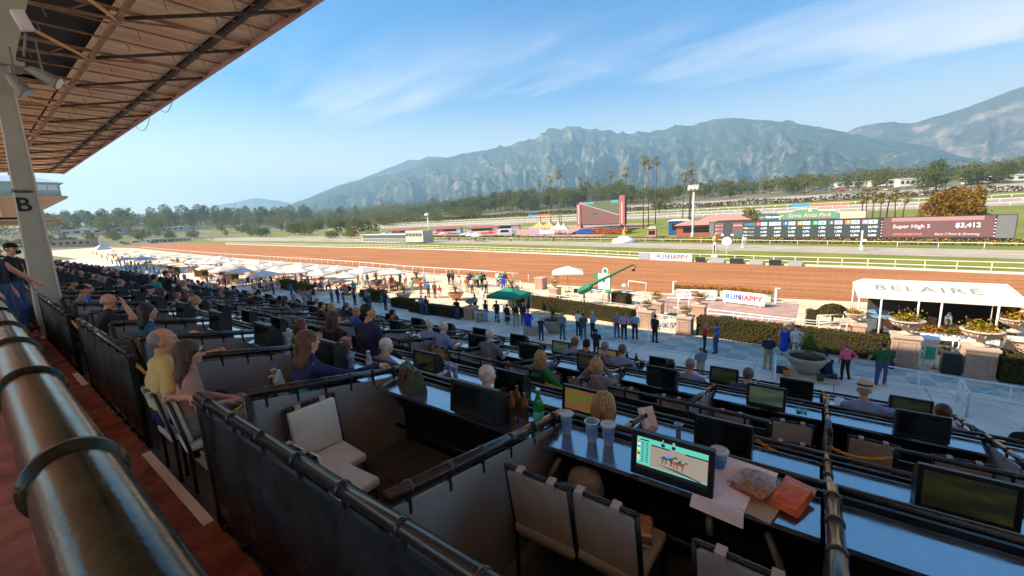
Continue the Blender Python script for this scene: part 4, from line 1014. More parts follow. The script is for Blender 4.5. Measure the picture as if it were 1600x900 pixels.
def head(c,yaw=0,pitch=0,roll=0,hair='short',face=True,tilt=0,s=1.0,fine=False):
    """skull, jaw, nose, ears, brow and hair; c is the middle of the head"""
    R=np.array(Euler((pitch,roll,yaw)).to_matrix());c=np.array(c,float);L=lambda v:c+R@(np.array(v,float)*s)
    E=lambda v,r,m,k=.012:el(L(v),np.array(r)*s,m,k,R)
    P=[E((0,-.012,.020),(.076,.094,.094),SK),E((0,.030,-.045),(.056,.062,.070),SK,.02),E((0,.062,-.088),(.026,.026,.022),SK,.02),
         rc(L((0,.086,.012)),L((0,.108,-.026)),.009*s,.013*s,SK,.010)]
    for q in(-1,1):P+=[E((q*.078,-.008,-.012),(.010,.022,.032),SK,.006)]
    if fine:
        P+=[E((0,.082,.030),(.045,.014,.010),SK,.012),E((0,.088,-.062),(.024,.010,.008),ACC,.004)]
        for q in(-1,1):P+=[E((q*.031,.083,.008),(.011,.006,.006),HAIR,.002),E((q*.032,.088,.027),(.020,.006,.004),HAIR,.003),E((q*.042,.062,-.022),(.022,.022,.018),SK,.02)]
    if hair=='bald':P+=[E((0,-.055,-.015),(.070,.060,.045),HAIR,.006)]if fine else[]
    elif hair=='balding':P+=[E((0,-.042,.018),(.084,.076,.080),HAIR,.008)]
    elif hair=='short':P+=[E((0,-.026,.038),(.082,.094,.088),HAIR,.008),E((0,-.05,-.01),(.076,.06,.06),HAIR,.01)]
    elif hair in('bob','long','longer'):
        P+=[E((0,-.024,.040),(.092,.100,.092),HAIR,.010),E((0,-.062,-.03),(.094,.062,.10),HAIR,.03)]
        for q in(-1,1):P+=[rc(L((q*.068,-.02,.03)),L((q*.076,-.015,-.09)),.034*s,.026*s,HAIR,.02)]
        if hair!='bob':
            zz=-.28 if hair=='long' else-.38
            for q in(-.055,0,.055):P+=[rc(L((q,-.075,-.03)),L((q*1.25,-.095,zz)),.05*s,.030*s,HAIR,.03)]
    elif hair=='pony':P+=[E((0,-.026,.038),(.083,.094,.088),HAIR,.008),rc(L((0,-.10,.03)),L((0,-.13,-.13)),.03,.018,HAIR,.015)]
    elif hair=='cap':P+=[E((0,-.020,.050),(.086,.098,.072),ACC,.005),E((0,.095,.042),(.062,.060,.010),ACC,.006),E((0,-.05,-.01),(.077,.055,.05),HAIR,.01)]
    elif hair=='hat':P+=[E((0,-.01,.075),(.088,.096,.075),ACC,.01),E((0,-.005,.050),(.165,.175,.012),ACC,.01),E((0,-.05,-.01),(.077,.055,.05),HAIR,.01)]
    return P
def arm(sh,elb,wr,m=TOP,sleeve='long',s=1.0,hnd=True,hdir=None,hup=(0,0,1),side=1,curl=.6,fat=1.0):
    sh,elb,wr=map(lambda v:np.array(v,float),(sh,elb,wr));f=fat
    if sleeve=='long':P=[rc(sh,elb,.060*f,.047*f,m),rc(elb,wr,.046*f,.034*f,m,.02)]
    elif sleeve=='none':P=[rc(sh,elb,.050*f,.042*f,SK),rc(elb,wr,.041*f,.027*f,SK,.02)]
    else:
        mid=sh+(elb-sh)*.62;P=[rc(sh,mid,.064*f,.060*f,m),rc(mid,elb,.047*f,.042*f,SK,.012),rc(elb,wr,.042*f,.028*f,SK,.02)]
    d=(wr-elb)if hdir is None else np.array(hdir,float);d=d/np.linalg.norm(d)
    if hnd=='full':P+=hand(wr,d,hup,side,curl=curl)
    else:
        P+=[el(wr+d*.05,(.034,.034,.048),SK,.02),rc(wr+d*.08,wr+d*.15,.026,.016,SK,.015),rc(wr+d*.03,wr+d*.08+np.array([0,.035,0]),.014,.010,SK,.01)]
    return P
def torso(pel,che,sw=.165,w=1.0,belly=0.,m=TOP,mb=BOT,nk=None,skirt=False):
    pel,che=np.array(pel,float),np.array(che,float);up=(che-pel)/np.linalg.norm(che-pel);P=[]
    for q in(-1,1):
        o=np.array([q,0,0.])
        P+=[rc(pel+o*.078*w,pel+o*.072*w+up*.10,.105*w,.10*w,mb,.05),rc(pel+o*.068*w+up*.13,che+o*.078*w-up*.06,.105*w,.118*w,m,.06),
              rc(che+o*.06*w+up*.04,che+o*(sw+.01)+up*.075,.092*w,.062*w,m,.05),rc(che+o*.03+up*.15,che+o*(sw-.02)+up*.095,.048,.050*w,m,.04)]
    if belly:P+=[el(pel+up*.20+np.array([0,.05+belly*.3,0]),(.13+belly,.11+belly,.14),m,.06)]
    n=che+up*.17 if nk is None else np.array(nk,float)
    P+=[rc(che+up*.12,n+up*.06,.058,.050,SK,.03),rc(che+up*.10,che+up*.145,.075,.058,m,.02)]
    return P
def leg(hip,kn,an,toe,m=BOT,shorts=False,fat=1.0,skirt=False):
    hip,kn,an,toe=map(lambda v:np.array(v,float),(hip,kn,an,toe));f=fat
    if shorts:mid=hip+(kn-hip)*.85;P=[rc(hip,mid,.098*f,.076*f,m,.04),rc(mid,kn,.055,.050,SK,.015),rc(kn,an,.050,.034,SK,.02)]
    else:P=[rc(hip,kn,.095*f,.066*f,m,.04),rc(kn,an,.064*f,.050*f,m,.03)]
    d=(toe-an);P+=[rc(an+np.array([0,-.02,-.035]),toe,.042,.036,SHOE,.02)]
    return P
def standing(pose='rest',sleeve='short',hair='short',shorts=False,dress=False,w=1.0,s=1.0,belly=0.0,yaw=0.):
    Z=lambda v:tuple(np.array(v))
    P=torso((0,0,.93),(0,.005,1.30),w=w,belly=belly)+head((0,.035,1.625),yaw,-.05,0,hair)
    aL,aR=((-.205,0,1.375),(-.255,-.03,1.12),(-.245,.06,.88)),((.205,0,1.375),(.255,-.03,1.12),(.245,.06,.88))
    lL,lR=((-.09,0,.90),(-.11,.03,.49),(-.125,-.02,.09),(-.14,.14,.04)),((.09,0,.90),(.105,.02,.49),(.115,-.01,.09),(.14,.15,.04))
    if pose=='pockets':aL=(aL[0],(-.30,-.08,1.13),(-.20,.03,.95));aR=(aR[0],(.30,-.08,1.13),(.20,.03,.95))
    if pose=='phone':aL=(aL[0],(-.24,.06,1.14),(-.07,.28,1.22));aR=(aR[0],(.24,.06,1.14),(.07,.28,1.22))
    if pose=='photo':aL=(aL[0],(-.27,.16,1.24),(-.07,.30,1.50));aR=(aR[0],(.27,.16,1.24),(.07,.30,1.50))
    if pose=='hip':aR=(aR[0],(.40,-.08,1.16),(.20,.02,1.01));lR=(lR[0],(.14,.05,.49),(.19,.0,.09),(.24,.14,.04))
    if pose=='walk':lL=(lL[0],(-.10,.20,.52),(-.10,.26,.10),(-.10,.42,.06));lR=(lR[0],(.10,.02,.48),(.10,-.32,.16),(.10,-.20,.05));aL=(aL[0],(-.26,-.16,1.14),(-.25,-.08,.90));aR=(aR[0],(.26,.12,1.14),(.25,.26,.94))
    if pose=='cross':aL=(aL[0],(-.27,.06,1.13),(.08,.17,1.15));aR=(aR[0],(.27,.06,1.13),(-.08,.19,1.19))
    if pose=='lean':aL=(aL[0],(-.36,.04,1.15),(-.38,.28,.98));aR=(aR[0],(.36,.04,1.15),(.38,.28,.98))
    if pose=='point':aR=(aR[0],(.34,.20,1.33),(.42,.46,1.30))
    P+=arm(*aL,sleeve=sleeve,side=1,fat=w)+arm(*aR,sleeve=sleeve,side=-1,fat=w)
    if dress:
        P+=[rc((0,0,.95),(0,0,.45),.17,.23,TOP,.05),rc((-.08,0,.5),(-.09,-.01,.09),.055,.036,SK),rc((.08,0,.5),(.09,-.01,.09),.055,.036,SK),rc((-.09,-.02,.05),(-.1,.12,.04),.04,.034,SHOE),rc((.09,-.02,.05),(.1,.12,.04),.04,.034,SHOE)]
    else:P+=leg(*lL,shorts=shorts,fat=w)+leg(*lR,shorts=shorts,fat=w)
    return P
def seated(pose='desk',sleeve='long',hair='short',w=1.0,belly=0.,yaw=0.,lean=.08,s=1.0,full=False,fine=False,sw=.165):
    """sits at local z=0 floor, seat height .47, facing +Y"""
    P=torso((0,-.03,.57),(0,lean-.05,.94),w=w,belly=belly,sw=sw)+head((0,lean+.02,1.26),yaw,-.06,0,hair,fine=fine)
    y=lean-.05;H='full' if full else True
    aL,aR=((-.205,y,1.015),(-.26,y+.12,.80),(-.16,y+.36,.80)),((.205,y,1.015),(.26,y+.12,.80),(.16,y+.36,.80))
    if pose=='lap':aL=(aL[0],(-.26,y+.02,.78),(-.09,y+.26,.68));aR=(aR[0],(.26,y+.02,.78),(.09,y+.26,.68))
    if pose=='binoculars':aL=(aL[0],(-.28,y+.18,.96),(-.06,y+.22,1.22));aR=(aR[0],(.28,y+.18,.96),(.06,y+.22,1.22))
    if pose=='out':aR=(aR[0],(.44,y+.06,.98),(.68,y+.14,.90));
    if pose=='face':aR=(aR[0],(.30,y+.26,.95),(.13,y+.25,1.22))
    P+=arm(*aL,sleeve=sleeve,side=1,fat=w,hnd=H)+arm(*aR,sleeve=sleeve,side=-1,fat=w,hnd=H)
    P+=leg((-.10,.0,.55),(-.13,.42,.52),(-.13,.40,.10),(-.14,.56,.05),fat=w)+leg((.10,.0,.55),(.13,.42,.52),(.13,.40,.10),(.14,.56,.05),fat=w)
    return P

SKINS={'fair':(.66,.37,.24),'tan':(.56,.29,.165),'brown':(.22,.105,.06),'pale':(.70,.44,.31)}
HAIRS={'black':(.012,.010,.010),'brown':(.075,.038,.022),'auburn':(.13,.055,.025),'blond':(.42,.27,.12),'grey':(.24,.23,.22),'white':(.62,.60,.56),'salt':(.13,.125,.12)}
CLOTH={'black':(.014,.014,.016),'navy':(.014,.022,.060),'denim':(.045,.080,.165),'light blue':(.20,.34,.60),'blue':(.025,.10,.42),'royal blue':(.012,.055,.48),'white':(.68,.68,.68),'grey':(.20,.21,.22),
         'dark grey':(.065,.068,.075),'red':(.50,.025,.025),'rust':(.36,.085,.035),'mint':(.10,.50,.38),'teal':(.02,.30,.31),'green':(.012,.24,.055),'dark green':(.012,.095,.035),'pink':(.66,.12,.19),'hot pink':(.62,.03,.14),
         'lilac':(.40,.27,.48),'purple':(.13,.035,.17),'khaki':(.36,.27,.16),'brown':(.12,.07,.045),'beige':(.46,.38,.28),'yellow':(.62,.46,.15),'tan':(.40,.235,.17),'slate':(.13,.19,.25),'cream':(.58,.54,.46),'orange':(.60,.20,.03)}
def cm(kind,n):
    D={'skin':SKINS,'hair':HAIRS,'cloth':CLOTH}[kind]
    return mat(kind+'_'+n.replace(' ','_'),D[n],{'skin':.55,'hair':.5,'cloth':.85}[kind],var=.08 if kind!='hair' else .25,scale=9,bump=.25 if kind=='cloth' else 0,bscale=14)
PM={}
def body_mesh(key,prims,res):
    if key not in PM:
        me,mi,used=sdf_mesh('person',prims()if callable(prims)else prims,res)
        for _ in range(6):me.materials.append(None)
        me.polygons.foreach_set('material_index',mi.astype(np.int32));PM[key]=me
    return PM[key]
def person(me,loc,rz,label,skin='fair',top='grey',bot='denim',hair='brown',shoe='black',acc='black',s=1.0,group=None):
    o=link('person',me);o.location=loc;o.rotation_euler=(0,0,rz);o.scale=(s,s,s)
    ms=[cm('skin',skin),cm('cloth',top)if isinstance(top,str)else top,cm('cloth',bot),cm('hair',hair),cm('cloth',shoe),cm('cloth',acc)if isinstance(acc,str)else acc]
    for i,m in enumerate(ms):o.material_slots[i].link='OBJECT';o.material_slots[i].material=m
    return tag(o,label,'person',group)

# ================================================================== PEOPLE IN THE BOXES
A=lambda*v:np.array(v,float)
M_plaid=mat('plaid_denim',(0.02,0.07,0.15),.85,var=0,scale=16,col2=(0.03,0.15,0.26),detail=1,lo=.45,hi=.55,stretch=(1,1,2.5))
M_floral=mat('dark_floral_print',(0.012,0.022,0.10),.8,var=0,scale=7.5,col2=(0.02,.33,.30),detail=1,lo=.60,hi=.64)
M_stripe=mat('striped_knit',(.02,.02,.022),.85,var=0,scale=9,col2=(.45,.42,.36),detail=0,lo=.5,hi=.53,stretch=(.2,.2,4))
M_sung=mat('dark_sunglass',(.01,.01,.01),.12,var=0)
M_skirtp=cm('cloth','purple')
def near(key,prims,*a,res=.0105,**k):return person(body_mesh(key,prims,res),*a,**k)
def hairpart(o,prims,colr,name='hair',res=.008):
    me,mi,used=sdf_mesh(name,prims,res);m=mat('strand_'+colr,HAIRS[colr],.38,var=.75,scale=26,stretch=(5,5,.35),detail=6,bump=.9,bscale=34)
    me.materials.append(m);return link(name,me,o)
def longhair(c,L,spread=.06,back=-.085,wave=0.0):
    c=A(*c);P=[el(c+A(0,-.022,.035),(.090,.104,.094),0,.02),el(c+A(0,-.06,-.05),(.092,.065,.11),0,.03)]
    for i,q in enumerate((-1,-.5,0,.5,1)):
        a=c+A(q*.072,-.055,.0);b=c+A(q*.085,back,-L*.5);d=c+A(q*spread*1.5,back-.01+wave*(i%2),-L*(1-.08*abs(q)))
        P+=[rc(a,b,.046,.042,0,.02),rc(b,d,.042,.020,0,.02)]
    R_=random.Random(5)
    for i in range(44):
        t=-1.45+2.9*i/43;s_,q=sin(t),cos(t);top=c+A(s_*.05,-.03-q*.045,.115-.02*abs(s_));m1=c+A(s_*.094,-.022-q*.088,.01);m2=c+A(s_*.098+R_.uniform(-.008,.008),back-q*.05+.03+R_.uniform(-.008,.008),-L*.5)
        e=c+A(s_*spread*1.5+R_.uniform(-.015,.015),back-q*.04+.03+R_.uniform(-.015,.02),-L*R_.uniform(.82,1.06));w1=m1+A(wave*sin(i*1.7),0,-.06)
        P+=[rc(top,m1,.012,.014,0,.006),rc(m1,w1,.014,.015,0,.006),rc(w1,m2,.015,.014,0,.006),rc(m2,e,.014,.005,0,.006)]
    return P
def bob(c,L=.17):
    c=A(*c);P=[];R_=random.Random(8)
    for i in range(40):
        t=-1.7+3.4*i/39;s_,q=sin(t),cos(t);P+=[rc(c+A(s_*.03,-.03-q*.03,.125),c+A(s_*.094,-.02-q*.09,.03),.012,.014,0,.006),rc(c+A(s_*.094,-.02-q*.09,.03),c+A(s_*.108,-.03-q*.088,-.07),.014,.014,0,.006),rc(c+A(s_*.108,-.03-q*.088,-.07),c+A(s_*.092+R_.uniform(-.008,.008),-.035-q*.07,-L+R_.uniform(-.015,.02)),.014,.006,0,.006)]
    return P
def glasses(o,c,m,w=.062,wide=True):
    b=MB();c=A(*c)
    for q in(-1,1):
        b.rbox(c+A(q*.032,.093,.008),(.052,.010,.034),.005);b.tube([c+A(q*.058,.088,.014),c+A(q*.078,.03,.010),c+A(q*.079,-.01,.002)],.003,5)
    b.tube([c+A(-.008,.096,.012),c+A(.008,.096,.012)],.003,5);b.build('sunglasses',m,o)
LEGS=lambda m=BOT:leg((-.10,0,.55),(-.13,.42,.53),(-.13,.40,.10),(-.14,.56,.05),m)+leg((.10,0,.55),(.13,.42,.53),(.13,.40,.10),(.14,.56,.05),m)

# the couple in the near box
y=[*torso((0,-.02,.57),(0,0,.94),w=1.08,belly=.03),*head((0,.04,1.255),-.35,-.05,0,'balding',fine=True),*LEGS(),
     *arm((-.215,0,1.0),(-.28,.26,.93),(-.24,.54,.98),sleeve='short',hnd='full',hdir=(.05,.45,-.9),hup=(0,.8,.4),side=-1,curl=.55,fat=1.08),
     *arm((.215,0,1.0),(.40,-.08,.82),(.60,.02,.86),sleeve='short',hnd='full',hdir=(.95,.30,-.05),hup=(.2,-.6,.8),side=1,curl=.7,fat=1.08)]
o=near('m_yellow',y,(-5.02,.98,5.66),.0,'balding grey haired person in a yellow polo with an arm along the rail','tan','yellow','navy','grey',s=1.06)
MB().tube([(-.243+.032*cos(t),.525+.006*sin(t),.978+.032*sin(t))for t in np.linspace(0,6.28,14,endpoint=False)],.007,6,closed=True).build('wristwatch',M_lamp,o)
w_=[*torso((0,-.02,.57),(0,.03,.92),w=.94),*head((0,.085,1.235),-.15,-.16,0,'none',fine=True),
      *arm((-.19,.03,.99),(-.24,.10,.76),(-.08,.30,.70),sleeve='short',hnd='full',hup=(0,.3,1),side=-1,fat=.95),*arm((.19,.03,.99),(.24,.06,.76),(.06,.28,.69),sleeve='short',hnd='full',hup=(0,.3,1),side=1,fat=.95),
      *leg((-.10,0,.55),(-.10,.43,.62),(.06,.58,.20),(.08,.72,.14)),*leg((.10,0,.55),(.12,.42,.53),(.12,.40,.10),(.13,.56,.05))]
o=near('w_tan',w_,(-4.60,1.02,5.68),-.12,'person with long dark wavy hair and sunglasses in a tan blouse','fair','tan','grey','brown')
hairpart(o,longhair((0,.085,1.235),.40,.085,-.10,.02),'brown');glasses(o,(0,.085,1.235),M_sung)

b_=[*torso((0,-.02,.57),(0,.06,.93),w=1.12,belly=.03),*head((0,.13,1.24),-.2,-.12,0,'bald',fine=True),*LEGS(),
      el((0,.195,1.195),(.052,.045,.045),ACC,.008),
      *arm((-.22,.06,.99),(-.30,.24,.80),(-.12,.42,.80),sleeve='short',hnd='full',fat=1.1),*arm((.22,.06,.99),(.26,.36,.92),(.13,.29,1.16),sleeve='short',hnd='full',hdir=(-.35,-.1,.9),hup=(.4,.8,.2),side=-1,curl=.5,fat=1.1)]
o=near('m_bald',b_,(-9.62,1.22,5.64),-.08,'bald person in a black polo and purple strapped mask, hand at the brow','tan','black','black','grey',acc='purple',s=1.04)
p_=[*torso((0,-.02,.57),(0,.03,.93)),*head((0,.075,1.25),-.3,-.06,0,'none',fine=True),*LEGS(),*arm((-.2,.03,1.0),(-.26,.15,.8),(-.10,.36,.78),hnd='full'),
      *arm((.2,.03,1.0),(.50,.16,.96),(.80,.34,.98),hnd='full',hdir=(.85,.5,-.12),hup=(0,-.2,1),side=1,curl=.35)]
o=near('w_plaid',p_,(-7.88,1.42,5.64),-.02,'black haired person in a blue plaid denim shirt, arm stretched along the rail','fair',M_plaid,'black','black')
hairpart(o,longhair((0,.075,1.25),.36,.075,-.09),'black')
c_=[*torso((0,-.02,.57),(0,.08,.93),w=1.1,belly=.04),*head((0,.15,1.235),-.25,-.1,0,'cap',fine=True),*LEGS(),*arm((-.21,.08,1.0),(-.28,.28,.82),(-.12,.46,.82),sleeve='long',hnd='full'),*arm((.21,.08,1.0),(.30,.26,.80),(.16,.46,.80),sleeve='long',hnd='full')]
o=near('m_vest',c_,(-12.75,1.28,5.66),0,'person in a dark cap and grey vest leaning forward beside the column','tan','grey','denim','salt',acc='black')
# two people standing at the rail by the column
s_=[*torso((0,0,.93),(0,.05,1.30),w=1.02),*head((0,.12,1.625),-.3,-.1,0,'cap',fine=True),el((0,.205,1.565),(.055,.035,.045),SHOE,.006),
      *arm((-.205,.05,1.375),(-.26,.05,1.10),(-.22,.16,.92),sleeve='none',hnd='full'),*arm((.205,.05,1.375),(.24,.30,1.13),(.26,.52,.96),sleeve='none',hnd='full',hdir=(.1,.9,-.3)),
      *leg((-.09,0,.90),(-.11,.03,.49),(-.125,-.02,.09),(-.14,.14,.04)),*leg((.09,0,.90),(.12,.10,.50),(.14,.02,.09),(.15,.18,.04))]
struct(MB().span((-20,.2,5.725),(-11.6,.62,6.24)).build('raised_step',M_red))
near('p_tank',s_,(-12.35,.47,6.24),-.55,'standing person in a black top, jeans and black face mask beside the column','fair','black','denim','black',acc='black')
near('p_tank2',standing('rest','none','short'),(-11.75,.30,6.24),-.4,'standing person at the left edge with bare arms, cut by the picture','fair','black','denim','brown',res=.012)
person(body_mesh('s_white',lambda:standing('rest','short','bald'),.018),(-18.6,.55,5.74),-.6,'person in a white shirt behind the masked person in the black top','tan','white','khaki','grey')

l_=[*torso((0,-.02,.57),(0,.04,.92),w=.95),*head((0,.09,1.22),.05,-.1,0,'none',fine=True),*LEGS(),
      *arm((-.19,.04,.99),(-.34,.20,.86),(-.14,.17,1.10),hnd='full',hdir=(.5,-.1,.8)),*arm((.19,.04,.99),(.34,.30,.86),(.40,.58,.88),hnd='full',hdir=(.1,1,.0))]
o=near('w_blond',l_,(-4.10,1.86,5.64),-.06,'person with long straight blond hair in a dark floral top at the counter','fair',M_floral,'black','blond')
hairpart(o,longhair((0,.09,1.22),.40,.055,-.10),'auburn')
near('m_grey1',seated('desk','long','balding',fine=True),(-5.55,3.1,5.0),.3,'grey haired head seen past the long blond hair, facing the track','tan','dark grey','black','salt',res=.012)
u_=[*torso((0,0,.93),(0,.06,1.30),w=1.02),*head((0,.10,1.63),-.55,-.05,0,'short',fine=True),*arm((-.205,.05,1.375),(-.26,.10,1.12),(-.20,.26,.96),hnd='full'),*arm((.205,.05,1.375),(.34,.08,1.12),(.42,.26,.92),hnd='full',hdir=(.3,.8,-.5)),*leg((-.09,0,.90),(-.11,.03,.49),(-.125,-.02,.09),(-.14,.14,.04)),*leg((.09,0,.90),(.12,.02,.50),(.14,-.02,.09),(.15,.14,.04)),
      rc((0,-.02,.95),(0,-.02,.82),.17,.175,TOP,.05)]
near('m_suit',u_,(-5.50,3.48,5.0),.1,'standing person in a navy suit jacket seen from behind','tan','navy','navy','black',s=1.03,res=.010)
o=near('w_dark',standing('rest','long','none'),(-6.05,3.30,5.0),.1,'standing person with long dark hair beside the navy suit','fair','black','black','brown',s=.97,res=.012)
hairpart(o,longhair((0,.035,1.625),.44,.07,-.09),'brown')
near('m_white1',seated('desk','short','short',fine=True),(-2.92,3.22,5.0),-.1,'white haired head low behind the blank black monitor','pale','white','khaki','white',res=.012)
v_=[*torso((0,-.02,.57),(0,.03,.92),w=.95),*head((0,.08,1.23),-.1,-.05,0,'none',fine=True),*LEGS(),*arm((-.19,.03,.99),(-.26,.16,.79),(-.12,.38,.78),hnd='full'),*arm((.19,.03,.99),(.42,.22,.86),(.62,.46,.84),hnd='full',hdir=(.6,.8,0))]
o=near('w_purple',v_,(-1.53,3.30,5.0),-.1,'person with a smooth blond bob and purple sleeve on the counter','fair','purple','black','blond')
c=(0,.08,1.23);hairpart(o,bob(c)+[el(A(*c)+A(0,-.02,.035),(.096,.108,.094),0,.02),el(A(*c)+A(0,-.03,-.05),(.108,.10,.09),0,.05),el(A(*c)+A(0,-.05,-.10),(.10,.075,.05),0,.04)],'blond')
g_=[*torso((0,-.02,.57),(0,.03,.92),w=.95),*head((0,.07,1.23),-.25,-.05,0,'none',fine=True),*LEGS(),*arm((-.19,.03,.99),(-.26,.16,.79),(-.12,.38,.78),hnd='full'),*arm((.19,.03,.99),(.42,.03,.86),(.66,.10,.83),hnd='full',hdir=(.9,.1,-.3))]
o=near('w_green',g_,(-3.62,5.42,4.44),-.25,'blond person in a bright green sweater with an arm on the next chair','fair','green','navy','blond')
c=(0,.07,1.23);hairpart(o,bob(c)+[el(A(*c)+A(0,-.02,.035),(.094,.104,.094),0,.02),el(A(*c)+A(0,-.05,-.06),(.092,.072,.10),0,.04),rc(A(*c)+A(-.05,-.05,-.08),A(*c)+A(-.06,-.06,-.17),.045,.02,0,.03),rc(A(*c)+A(.05,-.05,-.08),A(*c)+A(.06,-.06,-.17),.045,.02,0,.03)],'blond')
near('w_cardi',seated('binoculars','long','bob',fine=True,w=.95),(-2.60,5.45,4.44),.35,'blond short haired person in a grey cardigan lifting binoculars','fair','grey','black','blond',res=.011)
o=near('m_hat',seated('out','long','none',fine=True,w=1.05),(.68,7.55,3.97),.1,'person in a pale straw hat with dark band and light blue shirt','tan','light blue','khaki','grey',res=.011)
h_=straw_hat((0,.08,1.33),0,'x',mat('pale_straw',(.55,.50,.40),.85,var=.15,scale=60),mat('hat_band',(.02,.02,.025),.6),.93,(-.12,0));h_.parent=o
for k_ in('label','category'):del h_[k_]
near('m_teal',seated('lap','short','short',fine=True),(1.45,7.2,3.97),.25,'person in a teal shirt in the corner box by the white railing','tan','teal','khaki','brown',res=.011)
near('m_denim',seated('out','long','short',fine=True),(-.82,7.42,3.97),-.1,'person in a dark denim shirt stretching an arm along the counter','tan','denim','navy','salt',res=.012)
near('m_lblue',seated('desk','short','short',fine=True),(-1.72,7.42,3.97),.1,'grey haired person in a light blue shirt, front row of boxes','tan','light blue','khaki','grey',res=.012)
near('m_dk',seated('desk','short','short'),(-2.06,7.40,3.90),.1,'dark haired head just above a black monitor, front row','tan','black','black','black',res=.014)
near('m_redcap',seated('lap','short','cap'),(2.35,7.5,3.97),.1,'person in a red cap and black shirt at the right edge','tan','black','black','black',acc='red',res=.012)
struct(MB().span((1.9,6.99,3.2),(3.55,8.5,3.965)).build('seating_tier',M_tier))

# seated rows: head position on the plane of the seats, clothing, hair, pose
SEATED=(
[(3,-3.11,7.7,'light blue','salt','desk','short','fair','person in a light blue shirt beside the collared rail, front row',3),(3,-4.22,7.7,'light blue','salt','desk','short','tan','grey blue shirted person left of the gold bottles, front row',3),(3,-3.91,7.7,'dark grey','black','desk','short','tan','dark haired person beside the gold bottles, front row',3),(3,-3.48,7.7,'grey','grey','desk','short','fair','grey haired head behind the short blond hair, front row',3),(2,-7.04,6.05,'light blue','white','desk','short','pale','white haired person by a monitor, third row, first of two',2),(2,-6.62,6.05,'light blue','white','desk','short','pale','white haired person in light blue, third row, second of two',2),(2,-5.26,6.05,'slate','white','desk','short','pale','white haired person with a tan pole, third row below the bin',2),(1,-4.93,3.35,'light blue','white','desk','short','pale','white haired person in a blue shirt right of the navy suit',1),(2,-10.0,6.05,'blue','blond','desk','bob','fair','blond head between the long dark hair and the navy suit',2),(2,-11.25,6.05,'brown','blond','desk','bob','fair','blond head left of the long dark haired person',2),(2,-11.81,6.05,'black','black','desk','short','fair','dark haired person in black turned to the track, mid stand',2),(1,-7.4,3.35,'pink','auburn','desk','long','fair','person with long blond brown hair in pink by the green bottle',1),(2,-14.09,6.05,'dark grey','brown','desk','long','fair','person with long dark hair in a striped top',2),(3,-17.04,7.7,'pink','grey','lap','short','fair','grey haired person beside the striped top',3),(3,-16.22,7.7,'light blue','grey','desk','short','tan','grey haired person in a pale blue shirt, front rows',3),(3,-15.26,7.7,'white','grey','desk','short','fair','grey head beyond the pale blue shirt, front rows',3),(2,-16.81,6.05,'black','black','lap','cap','tan','person in a navy cap looking down, beside a monitor',2),(3,-20.38,7.7,'light blue','black','desk','short','brown','dark haired person in a blue shirt, right of the rail end',3),(3,-23.26,7.7,'blue','black','desk','cap','tan','person in a dark cap and blue shirt',3),(2,-19.73,6.05,'grey','grey','lap','balding','tan','balding person in a grey jacket, mid stand',2),(1,-12.97,3.35,'cream','blond','desk','bob','fair','blond person with a pale cap near the cups',1),(1,-13.77,3.35,'brown','brown','desk','bob','fair','brown haired person beside the light blue shirt',1),(1,-14.53,3.35,'light blue','salt','desk','short','tan','salt haired person in a light blue shirt looking right',1),(3,-30.07,7.7,'light blue','salt','desk','short','tan','person in a light blue shirt near the stand steps',3),(3,-28.39,7.7,'lilac','black','desk','short','tan','person in a lilac blue shirt near the stand steps',3),(2,-26.44,6.05,'light blue','grey','binoculars','hat','tan','person in a hat and blue shirt lifting binoculars',2),(1,-17.25,3.35,'grey','white','lap','hat','fair','person in a grey hat low in the seats',1),(3,-42.18,7.7,'light blue','brown','desk','short','fair','person in a pale shirt left of the standing teal shirt',3),(3,-44.05,7.7,'light blue','brown','desk','short','fair','person in a sky blue shirt left of the teal shirt',3),(0,-13.15,1.45,'blue','grey','desk','balding','tan','bald person in a blue shirt right of the column',0),(1,-30.13,3.35,'brown','grey','desk','balding','tan','bald ruddy person behind the blue shirt by the column',1),(0,-15.24,1.45,'dark green','black','desk','hat','tan','person in a dark hat close beside the column',0),(1,-25.76,3.35,'tan','salt','desk','short','tan','person in tan near the column, second row',1),(2,-43.45,6.05,'rust','black','desk','short','tan','person in rust near the column, third row',2),(1,-32.91,3.35,'black','black','lap','short','tan','person in black high beside the column',1),(1,-21.34,3.35,'cream','grey','lap','short','fair','pale dressed person seated past the bald person',1),(2,-40.46,6.05,'dark grey','black','desk','cap','tan','person in a dark cap, front rows past the column',2),(3,-26.68,7.7,'mint','grey','lap','short','fair','grey haired person in mint near the front row',3),(1,-16.0,3.35,'brown','brown','lap','long','fair','brown haired person beside the plaid shirt',1),(3,-10.68,7.7,'dark grey','black','desk','short','tan','dark haired person beside a monitor, right of the suit',3),(3,-12.18,7.7,'light blue','salt','desk','cap','tan','capped person at the front row by the walkers',3),(3,-13.22,7.7,'navy','salt','desk','short','fair','grey haired person in navy, front rows',3)]
)
SP={}
for(ri,x,yy,top,hair,pose,hs,sk,label,_r)in SEATED:
    key='seat_%s_%s'%(pose,hs)
    me=body_mesh(key,lambda:seated(pose,'short' if hs!='long' else 'long',hs),.017)
    person(me,(x,yy,ROW[ri]['zf']),random.uniform(-.35,.25),label,sk,top if 'striped' not in label else M_stripe,random.choice(['black','khaki','navy']),hair,acc=random.choice(['cream','navy','black']))
person(body_mesh('seat_stand_teal',lambda:standing('rest','short','short'),.02),(-19.3,4.0,4.85),.4,'standing person in a teal shirt among the seats','tan','teal','khaki','black')
person(body_mesh('st_photo_cap',lambda:standing('photo','long','cap'),.02),(-20.5,4.6,4.85),.2,'dark standing person with raised arms among the seats','tan','black','black','black')
